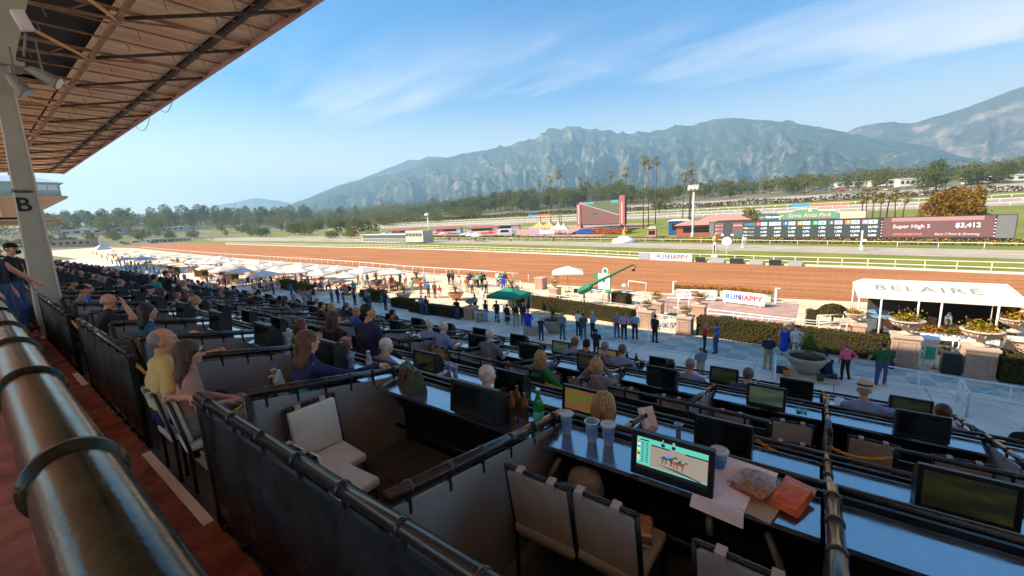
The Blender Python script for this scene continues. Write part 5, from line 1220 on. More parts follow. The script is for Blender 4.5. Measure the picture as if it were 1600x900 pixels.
# far rows: people who differ only in clothing
RT=random.Random(3)
for k in range(88):
    ri=RT.choice((0,1,1,2,2,3,3));x=-24-62*RT.random()**1.2;yy=(1.45,3.3,6.0,7.65)[ri]
    pose,hs=RT.choice((('desk','short'),('desk','cap'),('lap','short'),('desk','bob'),('lap','hat')))
    me=body_mesh('seatfar_%s_%s'%(pose,hs),lambda:seated(pose,'short',hs),.03)
    top=RT.choice(['light blue','white','black','grey','red','navy','blue','tan','dark green','cream','dark grey'])
    person(me,(x,yy,ROW[ri]['zf']),RT.uniform(-.4,.4),'seated person in a %s top far down the %s row'%(top,ORD[ri]),RT.choice(['fair','tan','brown']),top,RT.choice(['black','khaki','navy']),RT.choice(list(HAIRS)),acc=RT.choice(['cream','navy','white']),group='seated people far down the stand')

# ================================================================== THE APRON AND TERRACE
M_hedge=leafmat('hedge_leaf',(0.050,0.055,0.014),(0.115,0.085,0.022),.25,(0.11,0.085,0.025))
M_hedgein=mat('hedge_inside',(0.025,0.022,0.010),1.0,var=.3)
M_stone=mat('pink_stone',(0.42,0.275,0.20),.85,var=.10,scale=4,bump=.12,bscale=25)
M_urn=mat('urn_stone',(0.52,0.39,0.29),.85,var=.1,scale=5,bump=.1,bscale=20)
M_bowl=mat('planter_stone',(0.40,0.32,0.25),.85,var=.1,scale=3,bump=.12,bscale=16)
M_soil=mat('soil',(.05,.035,.02),1,var=.3)
M_palm=leafmat('palm_leaf',(0.07,0.12,0.025),(0.19,0.20,0.045),.35)
M_flor=leafmat('flower_orange',(0.62,0.22,0.02),(0.60,0.40,0.02),.2,(.6,.25,.02));M_flred=leafmat('flower_red',(0.55,0.03,0.02),(0.62,0.10,0.03),.2,(.55,.05,.02));M_flgr=leafmat('flower_leaf',(0.06,0.10,0.015),(0.16,0.16,0.03),.3)
M_awn=mat('white_canvas',(0.78,0.70,0.57),.8,var=.03,scale=2,bump=.05,bscale=6)
M_grnc=mat('green_canvas',(0.012,0.25,0.13),.7,var=.06)
M_wood=mat('table_wood',(.30,.15,.07),.6,var=.15,scale=4)
def leafcloud(n,pts,size,rnd=None,flat=0.0,aspect=.55,normals=None):
    """n small four-sided leaves at given points with random tilt"""
    rr=rnd or rng;N=len(pts);a=rr.normal(size=(N,3));
    if normals is not None:a=a*.7+normals*1.2
    a/=np.linalg.norm(a,axis=1,keepdims=True);b=rr.normal(size=(N,3));b-=a*(a*b).sum(1,keepdims=True);b/=np.linalg.norm(b,axis=1,keepdims=True);c=np.cross(a,b)
    s=size*rr.uniform(.6,1.35,(N,1));b=b*s;c=c*s*aspect
    V=np.stack([pts-b,pts-c*.9+b*.1,pts+b,pts+c*.9+b*.1],1).reshape(-1,3)
    return V,np.arange(N*4).reshape(-1,4)
def surf_box(n,d,r=rng):
    """points and outward directions on a box surface (no bottom), density by area"""
    x,y,z=d;ar=np.array([x*y,x*z,x*z,y*z,y*z]);f=r.choice(5,n,p=ar/ar.sum());u,v=r.uniform(-.5,.5,n),r.uniform(-.5,.5,n)
    P=np.zeros((n,3));Nn=np.zeros((n,3))
    for k,(p,m)in enumerate((((u*x,v*y,np.full(n,z)),(0,0,1)),((u*x,np.full(n,-y/2),(v+.5)*z),(0,-1,0)),((u*x,np.full(n,y/2),(v+.5)*z),(0,1,0)),((np.full(n,-x/2),u*y,(v+.5)*z),(-1,0,0)),((np.full(n,x/2),u*y,(v+.5)*z),(1,0,0)))):
        q=f==k;P[q]=np.stack(p,-1)[q];Nn[q]=m
    return P,Nn
def hedge(a,b,depth,h,label,mleaf=None,dens=420,lsz=.045,group=None,bulge=.05):
    a,b=A(*a),A(*b);L=np.linalg.norm(b-a);rz=atan2(b[1]-a[1],b[0]-a[0]);c=(a+b)/2
    t=thing('hedge',label,'hedge',(c[0],c[1],0.01),rz,group)
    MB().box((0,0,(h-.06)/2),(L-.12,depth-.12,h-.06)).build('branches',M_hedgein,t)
    n=int(dens*(L*h*2+L*depth));P,N=surf_box(n,(L,depth,h))
    wob=(vnoise(P[:,0]*1.7+9,P[:,2]*2+P[:,1]*2)-.5)*bulge*2
    P=P+N*(wob+rng.uniform(-.07,.03,n))[:,None];P[:,2]=np.maximum(P[:,2],.02)
    V,F=leafcloud(n,P,lsz,normals=N);o=link('leaves',npmesh('leaves',V,F,mleaf or M_hedge),t);stuff(o);return t
hedge((-20.9,29.7),(-10.35,27.95),.9,1.06,'long brown topped hedge behind the row of people between planter and pillars')
hedge((-5.95,27.65),(3.15,26.95),1.0,1.20,'long dark clipped hedge between the stone pillars and the pink capped person',dens=500)
hedge((6.55,26.3),(12.5,26.6),1.3,1.15,'dark clipped hedge at the right edge beyond the last pillar')
hedge((-29.6,23.75),(-23.3,23.7),.8,.85,'low dark hedge by the stone pillar with an urn')
hedge((-33.0,24.4),(-30.2,24.3),.9,.9,'short rounded dark hedge beside the hanging flower bowl')
hedge((-22.3,29.6),(-21.2,28.9),1.2,1.35,'tall brown hedge end beside the green canopy')
M_sunhedge=leafmat('sunlit_gold_hedge',(0.16,0.10,0.02),(0.22,0.15,0.03),.25,(.2,.13,.03))  # orange sunlight on the box hedges is put into the leaf colour
for(p,q,l)in(((-52.5,24.6),(-48.0,23.9),'box hedge coloured golden as if sunlit, beside the potted palm and terrace tables'),((-58,25.4),(-54.5,25),'box hedge end coloured golden as if sunlit, left of the small potted palm'),((-80.5,25.6),(-74,25.2),'box hedge coloured golden as if sunlit under the white parasols, third from the left'),((-93,25.6),(-88,25.4),'box hedge coloured golden as if sunlit under the white parasols, second from the left'),((-111,25.6),(-104,25.4),'box hedge coloured golden as if sunlit under the white parasols, leftmost'),((-38.6,24.9),(-35.6,25.2),'short hedge coloured golden as if sunlit, behind the pair of dark jacketed people')):
    hedge(p,q,1.0,1.25,l,M_sunhedge,150,.07)
# stone pillars
def pillar(x,y,w,h,label,rz=0.0):
    t=thing('stone_pillar',label,'pillar',(x,y,.008),rz)
    MB().box((0,0,h/2),(w,w,h)).build('shaft',M_stone,t)
    b=MB().box((0,0,h+.05),(w+.14,w+.14,.10));b.box((0,0,h-.03),(w+.06,w+.06,.05));b.build('cap',M_urn,t)
    MB().box((0,0,.06),(w+.08,w+.08,.12)).build('plinth',M_stone,t)
    for k in range(4):
        R=Matrix.Rotation(k*pi/2,3,'Z');b=MB()
        for(cx,cz,sx,sz)in((0,.24,w*.64,.03),(0,h-.18,w*.64,.03),(-w*.32,h/2+.03,.03,h-.39),(w*.32,h/2+.03,.03,h-.39)):
            b.box(R@Vector((cx,-w/2-.01,cz)),(sx,.03,sz),R)
        b.build('panel_moulding',M_urn,t)
    return t
pillar(-9.35,27.75,.92,1.12,'pink stone pillar at the left of the lattice gate');pillar(-6.65,27.2,.86,1.10,'pink stone pillar at the right of the lattice gate')
pillar(3.62,26.5,.95,1.45,'pink stone pillar behind the person in dark green');pillar(6.02,26.3,.95,1.28,'pink stone pillar beside the black speaker box')
pillar(-9.6,30.7,.9,1.1,'rear pink stone pillar left of the lawn gap');pillar(-6.7,31.1,.9,1.1,'rear pink stone pillar right of the lawn gap')
pillar(-22.4,23.95,.85,.95,'grey pink stone pillar with a grey urn by the trash bin');pillar(-20.6,34.2,.9,.9,'orange lit stone pillar by the camera crane');pillar(1.9,31.0,1.1,.8,'stone pillar under the front corner of the white tent')
pillar(-24.6,37.9,1.0,1.2,'stone pillar at the end of the terrace lattice, left of the white parasol')
def flowers(b_parent,n,r,h,mats,seed=1):
    rr=np.random.default_rng(seed);p=rr.normal(size=(n,3))*(r*.5,r*.5,h*.35);p[:,2]=np.abs(p[:,2])+.02
    k=rr.integers(0,3,n);
    for i,m in enumerate(mats):
        q=p[k==i]if i<2 else p[k==2]
        V,F=leafcloud(len(q),q,.05,rr);stuff(link('blossoms' if i else 'leaves',npmesh('blossoms',V,F,m),b_parent))
def urn(loc,label,s=1.0,fl=True,seed=1,m=None):
    t=thing('urn',label,'urn',loc);t.scale=(s,s,s)
    MB().lathe([(.22,0),(.22,.06),(.12,.10),(.10,.18),(.16,.24),(.36,.34),(.44,.46),(.46,.50),(.52,.52),(.52,.56),(.42,.57),(.40,.50)],n=24).build('bowl',m or M_urn,t)
    b=MB()
    for k in range(16):a=k*pi/8;b.tube([(.20*cos(a),.20*sin(a),.25),(.37*cos(a),.37*sin(a),.35),(.445*cos(a),.445*sin(a),.46)],.022,5)
    b.build('fluting',m or M_urn,t)
    if fl:
        e=bpy.data.objects.new('plant',None);COL.objects.link(e);e.parent=t;e.location=(0,0,.5);flowers(e,420,.42,.42,(M_flgr,M_flor,M_flgr),seed)
    else:MB().lathe([(.40,0),(.30,.06),(.05,.09)],(0,0,.50),16).build('soil',M_soil,t)
    return t
urn((-9.6,30.7,1.21),'stone urn of yellow flowers on the rear left pillar',.9,True,1);urn((-6.7,31.1,1.21),'stone urn of yellow flowers on the rear right pillar',1.05,True,2)
urn((-9.35,27.75,1.23),'stone urn with dry flowers on the front left pillar of the gate',.8,True,3);urn((-6.65,27.2,1.21),'stone urn with dry flowers on the front right pillar of the gate',.8,True,4)
urn((-22.4,23.95,1.06),'grey stone urn without flowers above the trash bin',.95,False,5,M_bowl);urn((3.62,26.5,1.56),'wide bowl of red and yellow flowers on the pillar before the tent',1.3,True,6);urn((6.02,26.3,1.39),'wide bowl of red flowers on the pillar by the speaker box',1.35,True,7)
urn((1.95,31.0,.91),'bowl of red flowers under the tent corner',1.0,True,8);urn((-20.6,34.2,1.0),'urn with a small plant on the orange lit pillar',.8,True,9);urn((8.3,31.5,1.0),'stone bowl at the right end of the white tent',1.3,True,10);urn((-23.0,38.4,.9),'urn of flowers beside the white parasol',.9,True,11)
# palms in bowls
def frond_mesh(n,L,droop,wob,seed,wd=.05,leaflets=18):
    rr=random.Random(seed);V=[];F=[]
    for k in range(n):
        az=k*2.399+rr.uniform(-.3,.3);el0=rr.uniform(.25,1.35);l=L*rr.uniform(.75,1.1);p=Vector((0,0,0));d=Vector((cos(az)*cos(el0),sin(az)*cos(el0),sin(el0)));st=8;prev=None
        for i in range(st):
            q=p+d*(l/st);sd_=d.cross(Vector((0,0,1))).normalized();upv=sd_.cross(d)
            for j in range(max(1,leaflets//st)):
                f_=(j+rr.random())/max(1,leaflets//st);c=p+(q-p)*f_;t=(i+f_)/st;ll=L*.28*sin(pi*min(1,.15+t*.85))*(1-.2*t)
                for s in(-1,1):
                    tip=c+(sd_*s*.8+d*.75+upv*rr.uniform(-.25,.15)).normalized()*ll;o=len(V)
                    V+=[c-d*wd*.3,c+d*wd*.35,tip];F.append((o,o+1,o+2))
            o=len(V);V+=[p-sd_*.008,p+sd_*.008,q];F.append((o,o+1,o+2))
            d=(d+Vector((0,0,-droop/st*(1+rr.random()*.4)))).normalized();p=q
    return npmesh('fronds',np.array([tuple(v)for v in V]),np.array(F),M_palm)
PALMME=[frond_mesh(26,1.0,1.3,0,3),frond_mesh(20,1.0,1.6,0,8)]
def planter(x,y,r,h,label,palm=1.2,plinth=False,k=0,m=None):
    t=thing('palm_planter',label,'planter',(x,y,.012),random.random()*3)
    z0=.16 if plinth else 0
    if plinth:MB().box((0,0,.07),(r*2.3,r*2.3,.17)).build('plinth',M_urn,t)
    MB().lathe([(r*.42,z0),(r*.46,z0+h*.08),(r*.50,z0+h*.12),(r*.80,z0+h*.55),(r*.97,z0+h*.86),(r*1.06,z0+h*.90),(r*1.06,z0+h),(r*.88,z0+h),(r*.86,z0+h*.86)],n=36).build('bowl',m or M_bowl,t)
    MB().lathe([(r*.87,0),(.05,.06)],(0,0,z0+h*.88),20).build('soil',M_soil,t)
    MB().lathe([(.10*palm,0),(.12*palm,.18*palm),(.07*palm,.34*palm)],(0,0,z0+h*.9),10).build('stem',M_wood,t)
    o=link('fronds',PALMME[k],t,(0,0,z0+h*.9+.3*palm));o.scale=(palm,)*3
    return t
planter(-.13,22.75,.83,.82,'big stone bowl planter with a palm on a square plinth beside the orange bucket',1.2,True)
planter(-14.44,23.6,.80,.92,'stone bowl planter with a palm beside the hatted person in navy',1.3,False,1)
M_terra=mat('terracotta',(.50,.25,.15),.85,var=.1,scale=3)
for i,(x,y,l,pm)in enumerate(((-34.6,26.9,'wide flared planter with a palm beside the green chair',1.15),(-29.3,29.2,'sunlit terracotta flared planter with a palm beside the red shirted child',1.1),(-48.0,23.2,'low planter with a broad palm by the golden hedge',1.3),(-46.4,31.9,'planter with a palm among the parasols',1.3),(-42.3,35.2,'small planter with a palm by the lattice fence',1.2),(-25.6,33.8,'sunlit planter with a bushy palm left of the green canopy',1.3),(-33.5,36.2,'planter with a palm in front of the lattice, between groups',1.2))):
    planter(x,y,.80,.75,l,pm,False,i%2,M_terra if i not in(0,)else M_bowl)
# white railings with crossed bars
M_wr=mat('white_metal',(0.78,0.77,0.74),.45,var=.03)
def lattice(a,b,h,label,cell=1.0,posts=True,dbl=False,r=.022,name='railing',group=None,dens=1,base=.09):
    a,b=Vector((*a,.012)),Vector((*b,.012));L=(b-a).length;d=(b-a)/L;n=max(1,round(L/cell));t=thing(name,label,'railing',a,0,group)
    b0=MB();P=lambda s,z:tuple(d*s+Vector((0,0,z)))
    MB().tube([P(0,h),P(L,h)],r*1.25,8).build('top_rail',M_wr,t);MB().tube([P(0,base),P(L,base)],r,6).build('bottom_rail',M_wr,t)
    me=MB().tube([(0,0,0),(0,0,h)],r*1.3,8).mesh('post',M_wr)
    for k in range(n+1):link('post',me,t,d*(L*k/n))
    for k in range(n):
        s0,s1=L*k/n,L*(k+1)/n
        for q in range(dens):
            for w in range(dens):
                u0,u1=s0+(s1-s0)*q/dens,s0+(s1-s0)*(q+1)/dens;z0,z1=base+(h-base)*w/dens,base+(h-base)*(w+1)/dens
                b0.tube([P(u0,z0),P(u1,z1)],r*.55,5);b0.tube([P(u0,z1),P(u1,z0)],r*.55,5)
    stuff(b0.build('cross_bars',M_wr,t));return t
lattice((1.45,23.1),(4.75,22.5),.95,'white crossed bar railing behind the person in dark green',1.1);lattice((4.8,22.55),(8.6,22.2),.95,'white crossed bar railing continuing to the right edge',1.1)
lattice((4.72,20.95),(7.2,20.1),.95,'nearer white crossed bar railing at the right edge',1.1);lattice((4.72,20.95),(4.78,22.45),.95,'short white railing joining the two long ones',.8)
lattice((-8.75,27.7),(-7.2,27.4),1.0,'white lattice gate between the two stone pillars',.52,dens=2,r=.025,name='gate')
lattice((-39.5,37.0),(-26.0,36.0),1.15,'white lattice fence at the back of the sunlit terrace',1.3,dens=2,r=.03);lattice((-62,39.5),(-39.8,37.1),1.1,'white picket lattice behind the parasols',1.3,dens=2,r=.03)
lattice((-20.2,25.4),(-17.9,25.3),1.0,'white lattice panel under the green canopy',.8,dens=2,r=.03);lattice((-19.5,34.8),(-14.5,33.6),1.1,'white lattice fence below the camera crane',.9,dens=2,r=.03)
lattice((-21.0,22.9),(-17.0,22.8),.95,'thin white railing the spectators lean on beside the bin',1.2,r=.014)
def plain_rail(pts,h,label,bars=(1.0,),gap=1.6,r=.03,name='railing'):
    t=thing(name,label,'railing',(pts[0][0],pts[0][1],.012));o=Vector(pts[0]if len(pts[0])==3 else(*pts[0],0));V=[Vector(p if len(p)==3 else(*p,0))-o for p in pts]
    for f_ in bars:MB().tube([v+Vector((0,0,h*f_))for v in V],r,8).build('rail',M_wr,t)
    me=MB().tube([(0,0,0),(0,0,h)],r*.9,8).mesh('post',M_wr)
    for p,q in zip(V[:-1],V[1:]):
        n=max(1,round((q-p).length/gap))
        for k in range(n+1):link('post',me,t,p+(q-p)*k/n)
    return t
plain_rail([(-21,31.2),(-10.4,29.3)],1.05,'white flat rail running behind the brown topped hedge',(1.0,.6));plain_rail([(-5.6,29.0),(1.2,28.9)],1.1,'white ramp rail behind the dark clipped hedge',(1.0,.55));plain_rail([(-6.0,30.6),(-1.0,29.9),(1.6,30.2)],1.0,'second white ramp rail before the brick paving',(1.0,.5))
plain_rail([(-7.9,24.0),(-7.5,22.6)],.95,'thin grey handrail by the person in black on the checkered paving',(1.0,),1.4,.02);plain_rail([(-1.35,22.6),(-1.2,20.6)],.95,'white handrail left of the big planter',(1.0,.6),1.0,.025)
plain_rail([(-13.8,34.5),(-11.0,33.6)],1.0,'white gate rail near the brick paving',(1.0,.5));plain_rail([(-8.9,31.2),(-7.4,31.2)],1.5,'white gate frame before the small lawn',(1.0,.5),.8);plain_rail([(.2,31.5),(1.5,32.4)],1.0,'white stair rail beside the topiary',(1.0,.5),.7)
plain_rail([(4.35,28.0),(4.4,26.9)],1.2,'white gate leaf open beside the teal fronted box',(1.0,.5),.7);plain_rail([(5.4,27.4),(6.0,28.4)],1.2,'white gate leaf behind the black speaker box',(1.0,.6,.2),.5)
# checkered pavers along the walk, laid proud of the slab in two tints
M_chk=[mat('paver_teal',(.34,.40,.36),.85,var=.08),mat('paver_tan',(.60,.50,.38),.85,var=.08)]
pm=[MB().box((0,0,.006),(.88,.78,.024)).mesh('paver',m)for m in M_chk]
walk=bpy.data.objects.new('paved_walk',None);COL.objects.link(walk);walk['kind']='structure'
for i in range(28):
    for j in range(4):
        x,y=-14.0+.9*i,23.85+.8*j+.02*i
        link('paver',pm[(i+j)%2],walk,(x,y,.012))
struct(MB().span((-12.2,32.6,.01),(-1.0,39.6,.03)).build('brick_paving',mat('brick_paving',(.40,.25,.20),.9,var=.14,scale=1.2,detail=6,bump=.3,bscale=10)))
struct(MB().span((-9.1,31.9,.01),(-7.2,32.58,.05)).build('lawn',M_grass));struct(MB().span((-5.6,30.8,.01),(1.2,32.3,.04)).build('lawn',M_grass))
struct(MB().span((-230,26.9,.0),(60,27.0,.018)).build('paving_joint',M_kerb))
for k in range(40):
    o=MB().span((-.012,9,.009),(.012,23.6,.0125)).build('paving_joint',M_tier,None,(4-3.1*k,0,0));struct(o)
for yj in(12.5,16.0,19.5,23.2):struct(MB().span((-160,yj-.012,.009),(9,yj+.012,.0125)).build('paving_joint',M_tier))
# green canopy, parasol, crane, arch
t=thing('pop_up_canopy','small green pop-up canopy over a white lattice panel','canopy',(-19.4,25.2,.01),.05)
b=MB();w,d,z0,z1=1.32,1.2,2.1,2.55
b.add([(-w,-d,z0),(w,-d,z0),(w,d,z0),(-w,d,z0),(-.25,0,z1),(.25,0,z1),(-w,-d,z0-.26),(w,-d,z0-.26),(w,d,z0-.26),(-w,d,z0-.26)],[(0,1,5,4),(1,2,5),(2,3,4,5),(3,0,4),(0,6,7,1),(1,7,8,2),(2,8,9,3),(3,9,6,0)]);b.build('canopy',M_grnc,t)
for sx in(-1,1):
    for sy in(-1,1):MB().tube([(sx*w*.97,sy*d*.97,0),(sx*w*.97,sy*d*.97,z0)],.025,6).build('leg',M_wr,t)
def parasol_mesh(w,z0,z1,val=.14,n=8):
    b=MB();V=[(0,0,z1)];
    for k in range(n):a=2*pi*k/n+pi/n;rr_=w*(1.0 if n>4 else 1.0);V.append((rr_*cos(a),rr_*sin(a),z0))
    for k in range(n):a=2*pi*k/n+pi/n;V.append((w*cos(a),w*sin(a),z0-val))
    F=[(0,1+k,1+(k+1)%n)for k in range(n)]+[(1+k,1+n+k,1+n+(k+1)%n,1+(k+1)%n)for k in range(n)]
    return b.add(V,F).mesh('canopy',M_awn)
cano=parasol_mesh(1.95,2.15,2.75,.16,4);rib_me=MB()
for k in range(4):a=pi/2*k+pi/4;rib_me.tube([(0,0,2.68),(1.9*cos(a),1.9*sin(a),2.10)],.015,4)
rib_me=rib_me.mesh('ribs',M_wood);pole_me=MB().tube([(0,0,0),(0,0,2.72)],.03,8).mesh('pole',M_wood);base_me=MB().lathe([(.32,0),(.32,.05),(.08,.09),(.05,.2)],n=14).mesh('base',M_house)
def parasol(x,y,label,s=1.0,rz=None,group=None,m=None):
    t=thing('parasol',label,'parasol',(x,y,.012),random.random()*1.5 if rz is None else rz,group);t.scale=(s,s,1)
    o=link('canopy',cano,t)
    if m:o.material_slots[0].link='OBJECT';o.material_slots[0].material=m
    link('ribs',rib_me,t);link('pole',pole_me,t);link('base',base_me,t);return t
parasol(-20.9,37.4,'broad white parasol behind the camera crane',1.15,.5)
M_shade=mat('blue_white_canvas',(.50,.58,.68),.8,var=.04)  # shaded copy of the white canvas, blue shade put into the colour
UMB=[(-107.41,24.81,34),(-80.77,23.74,32),(-73.25,23.45,28),(-67.28,23.73,30),(-102.73,28.19,28),(-95.54,27.6,28),(-92.45,28.33,28),(-94.11,31.25,28),(-85.49,29.96,28),(-82.37,30.69,28),(-170.97,36.59,26),(-133.63,29.92,28),(-147.65,30.65,26),(-129.93,33.71,28),(-143.05,34.89,26),(-115.69,31.86,28),(-201.04,37.34,26),(-195.56,33.25,24),(-164.72,31.46,26),(-143.22,28.14,26),(-58.24,23.22,28),(-68.14,27.22,24),(-62.18,26.65,26),(-58.46,26.36,26),(-63.82,30.77,28),(-56.46,26.96,28),(-57.41,30.17,28),(-50.1,26.4,34),(-52.38,30.17,28),(-44.12,26.09,30),(-46.39,29.96,34),(-40.99,30.4,34),(-80.01,31.25,26),(-105.6,33.8,26),(-78.11,26.17,26),(-67.73,25.79,24),(-71.29,29.68,24),(-71.53,31.39,22),(-109.18,33.11,24),(-237.02,41.71,22),(-230.28,36.61,20)]
for i,(x,y,w)in enumerate(UMB):
    parasol(x,y,'white square parasol over tables on the sunlit terrace',1.0,None,'white parasols on the terrace')
x,y=(-141.0,24.69);parasol(x,y,'parasol tinted with bluish shade beside the stand steps',1.3,.2,None,M_shade)
x,y=(-131.83,26.55);parasol(x,y,'second parasol tinted with bluish shade, farther from the stand steps',1.2,.7,None,M_shade)
t=thing('peaked_tent','pale blue peaked tent at the far end of the parasols','tent',(*(-265.69,38.77),0.01),.2)
b=MB();b.add([(-3,-3,2.3),(3,-3,2.3),(3,3,2.3),(-3,3,2.3),(0,0,4.8)],[(0,1,4),(1,2,4),(2,3,4),(3,0,4),(3,2,1,0)]);b.build('canopy',M_shade,t)
for sx in(-1,1):
    for sy in(-1,1):MB().tube([(sx*2.9,sy*2.9,0),(sx*2.9,sy*2.9,2.3)],.04,6).build('leg',M_wr,t)
# terrace tables and chairs
tb=thing('terrace_table','round wooden terrace table','table',(0,0,-50));MB().lathe([(.5,.70),(.5,.74)],n=18).build('top',M_wood,tb);MB().lathe([(.25,0),(.25,.03),(.04,.05),(.04,.70)],n=10).build('pedestal',M_frame,tb)
tcm=MB().box((0,0,.44),(.44,.44,.04));tcm.box((0,-.21,.70),(.44,.03,.46))
for sx in(-.2,.2):
    for sy in(-.2,.2):tcm.box((sx,sy,.22),(.035,.035,.44))
tcm=tcm.mesh('terrace_chair',mat('rattan_tan',(.40,.22,.11),.7,var=.15))
tcw=tcm.copy();tcw.materials.clear();tcw.materials.append(M_wr)
bpy.context.view_layer.update();KIDS[tb.name]=list(tb.children)
TB=[(x,y)for(x,y,w)in UMB]+[(-63.04,26.37),(-59.51,23.84),(-44.18,31.37),(-41.65,28.17),(-77.46,24.25),(-69.57,23.32),(-60.23,35.84),(-68.87,32.97)]
for i,(x,y)in enumerate(TB):
    x,y=x+random.uniform(-.5,.5),y+random.uniform(-.8,.3);tx=(x,y,.012)
    if i==0:tb.location=tx;tb['label']='round wooden table set on the terrace';tb['group']='tables on the terrace'
    else:dup(tb,tx,0,'round wooden table set on the terrace','tables on the terrace')
    for k in range(4):
        a=k*pi/2+random.uniform(-.4,.4)+.5;o=link('terrace_chair',tcw if i%3==0 else tcm,None,(x+.78*cos(a),y+.78*sin(a),.012),a+pi/2)
        tag(o,'white terrace chair at a table' if i%3==0 else 'tan terrace chair drawn up to a table','chair','white chairs on the terrace' if i%3==0 else 'tan chairs on the terrace')
# camera crane draped in green cloth
t=thing('camera_crane','long green draped camera crane rising over the dirt track','camera crane',(-16.6,32.6,.012))
p0,p1=Vector((.1,.0,1.55)),Vector((4.25,.55,3.62));d=(p1-p0)
MB().tube([p0-d*.08,p0,p0+d*.5,p1],[.16,.20,.12,.06],10).build('boom',mat('crane_green',(.02,.14,.06),.6,var=.15,scale=3),t)
b=MB();vs=[]
pillow(1.5,.55,.30,wob=.25).build('cloth',mat('green_cloth',(.012,.19,.10),.75,var=.2,scale=3,bump=.4,bscale=4),t).matrix_local=frame((.15,-.1,1.42),tuple(d),(0,1,0))
MB().tube([(0,0,0),(0,0,1.5)],.07,10).build('pedestal',M_frame,t)
for k in range(3):a=k*2.09;MB().tube([(0,0,.75),(.55*cos(a),.55*sin(a),.02)],.03,6).build('leg',M_frame,t)
MB().tube([p1,p1+Vector((.20,.02,-.02)),p1+Vector((.22,.02,-.22)),p1+Vector((.05,0,-.42))],.03,6).build('camera_yoke',M_frame,t);MB().rbox(p1+Vector((.06,0,-.42)),(.24,.18,.18),.03).build('camera',M_frame,t)
MB().box((-.75,-.1,1.20),(.3,.3,.35)).build('counterweight',M_frame,t)
t=thing('white_arch','small white starting frame on the track edge','arch',(-13.6,37.6,.012));MB().tube([(-.9,0,0),(-.8,0,1.5),(.9,0,1.4),(.75,0,0)],.06,8).build('frame',M_wr,t);MB().rbox((-1.3,.1,.9),(.35,.3,.5),.04).build('control_box',M_wr,t);MB().tube([(-1.3,.1,0),(-1.3,.1,.8)],.05,6).build('stand',M_wr,t)
t=thing('green_arch','bright green gate arch with round white emblem beside the track','arch',(-17.3,38.2,.012));MB().span((.25,-.15,0),(.75,.15,1.5)).build('post',mat('bright_green',(.02,.42,.10),.6,var=.05),t);MB().span((-.9,-.16,1.51),(.85,.16,2.0)).build('beam',M_grnc,t)
MB().lathe([(.32,0),(.32,.06)],(.3,-.12,2.3),20,rot=(pi/2,0,0)).build('emblem',M_wr,t);MB().lathe([(.20,0),(.20,.02)],(.3,-.2,2.3),16,rot=(pi/2,0,0)).build('emblem_ring',M_grnc,t)
t=thing('notice_panel','white notice panel with small green mark beside the crane','panel',(-16.2,36.2,.012));MB().span((-.7,-.04,.8),(.5,.04,2.3)).build('board',M_wr,t);MB().box((-.1,-.05,1.6),(.25,.02,.3)).build('mark',M_grnc,t);MB().tube([(-.1,0,0),(-.1,0,.8)],.05,6).build('leg',M_wr,t)
hedge((-14.9,34.6),(-13.0,34.0),1.0,.95,'small wedge of clipped hedge below the crane boom')
# boards and flower boxes at the edge of the track
M_sred=mat('letter_red',(.50,.05,.07),.6,var=0);M_sblue=mat('letter_blue',(.02,.12,.42),.6,var=0);M_sgrey=mat('letter_grey',(.30,.32,.33),.6,var=0)
def board(a,b,z0,h,label,parts,name='sign_board'):
    a,b=Vector((*a,0)),Vector((*b,0));L=(b-a).length;d=(b-a)/L;n=Vector((d.y,-d.x,0));t=thing(name,label,'sign',a)
    bb=MB();M_=frame((0,0,z0),d,(0,0,1));q=bb.box((L/2,h/2,0),(L,h,.08)).build('board',M_wr,t);q.matrix_local=M_
    for s in(.08,.92):o=MB().box((0,0,z0/2),(.06,.5,z0)).build('foot',M_wr,t);o.location=d*(L*s);o.rotation_euler=(0,0,atan2(d.y,d.x))
    for(txt,u,v,sz,m,bold)in parts:
        o=link('lettering',text_mesh('lettering',txt,sz,m,.004,bold=bold),t);o.matrix_local=M_@Matrix.Translation((u*L,v*h,.046))
    return t
board((-6.25,37.95),(-3.15,37.2),.12,.98,'white RUNHAPPY board with blue and red letters beside the track',[('RUN',.26,.5,.60,M_sblue,.018),('HAPPY',.66,.5,.60,M_sred,.018)])
t=board((-9.95,37.6),(-6.9,38.2),.12,.88,'white board with grey betting lettering and a red blue stripe',[('BITCOIN',.17,.66,.26,M_sgrey,.004),('.NET',.25,.32,.24,M_sgrey,.004),('BET',.74,.66,.30,M_sgrey,.004),('NOW',.84,.30,.30,M_sgrey,.004)])
M_=frame((0,0,.12),Vector((3.05,.6,0)),(0,0,1))
for v,m in((.78,M_sred),(.42,M_sblue)):o=MB().box((1.4,v*.88,.05),(.55,.16,.012)).build('stripe',m,t);o.matrix_local=M_
M_boxg=mat('pale_green_box',(.38,.50,.36),.7,var=.05)
for i,(x,y)in enumerate(((-10.2,40.0),(-8.95,40.3),(-7.7,40.45),(-6.3,40.4),(-4.9,40.3),(-3.5,40.0))):
    t=thing('flower_box','pale green box of orange flowers lining the track edge','flower box',(x,y,.012),-.05*i+.1,'flower boxes lining the track edge');MB().box((0,0,.30),(1.15,.5,.6),taper=1.08).build('box',M_boxg,t)
    rr=np.random.default_rng(40+i);n=700;p=rr.uniform(-1,1,(n,3))*(.64,.32,.22)+(0,0,.72);k=rr.random(n)
    for nm,q,m in(('leaves',k<.5,M_flgr),('blossoms',(k>=.5)&(k<.8),M_flor),('blossoms',k>=.8,M_flred)):V,F=leafcloud(0,p[q],.06,rr);stuff(link(nm,npmesh(nm,V,F,m),t))
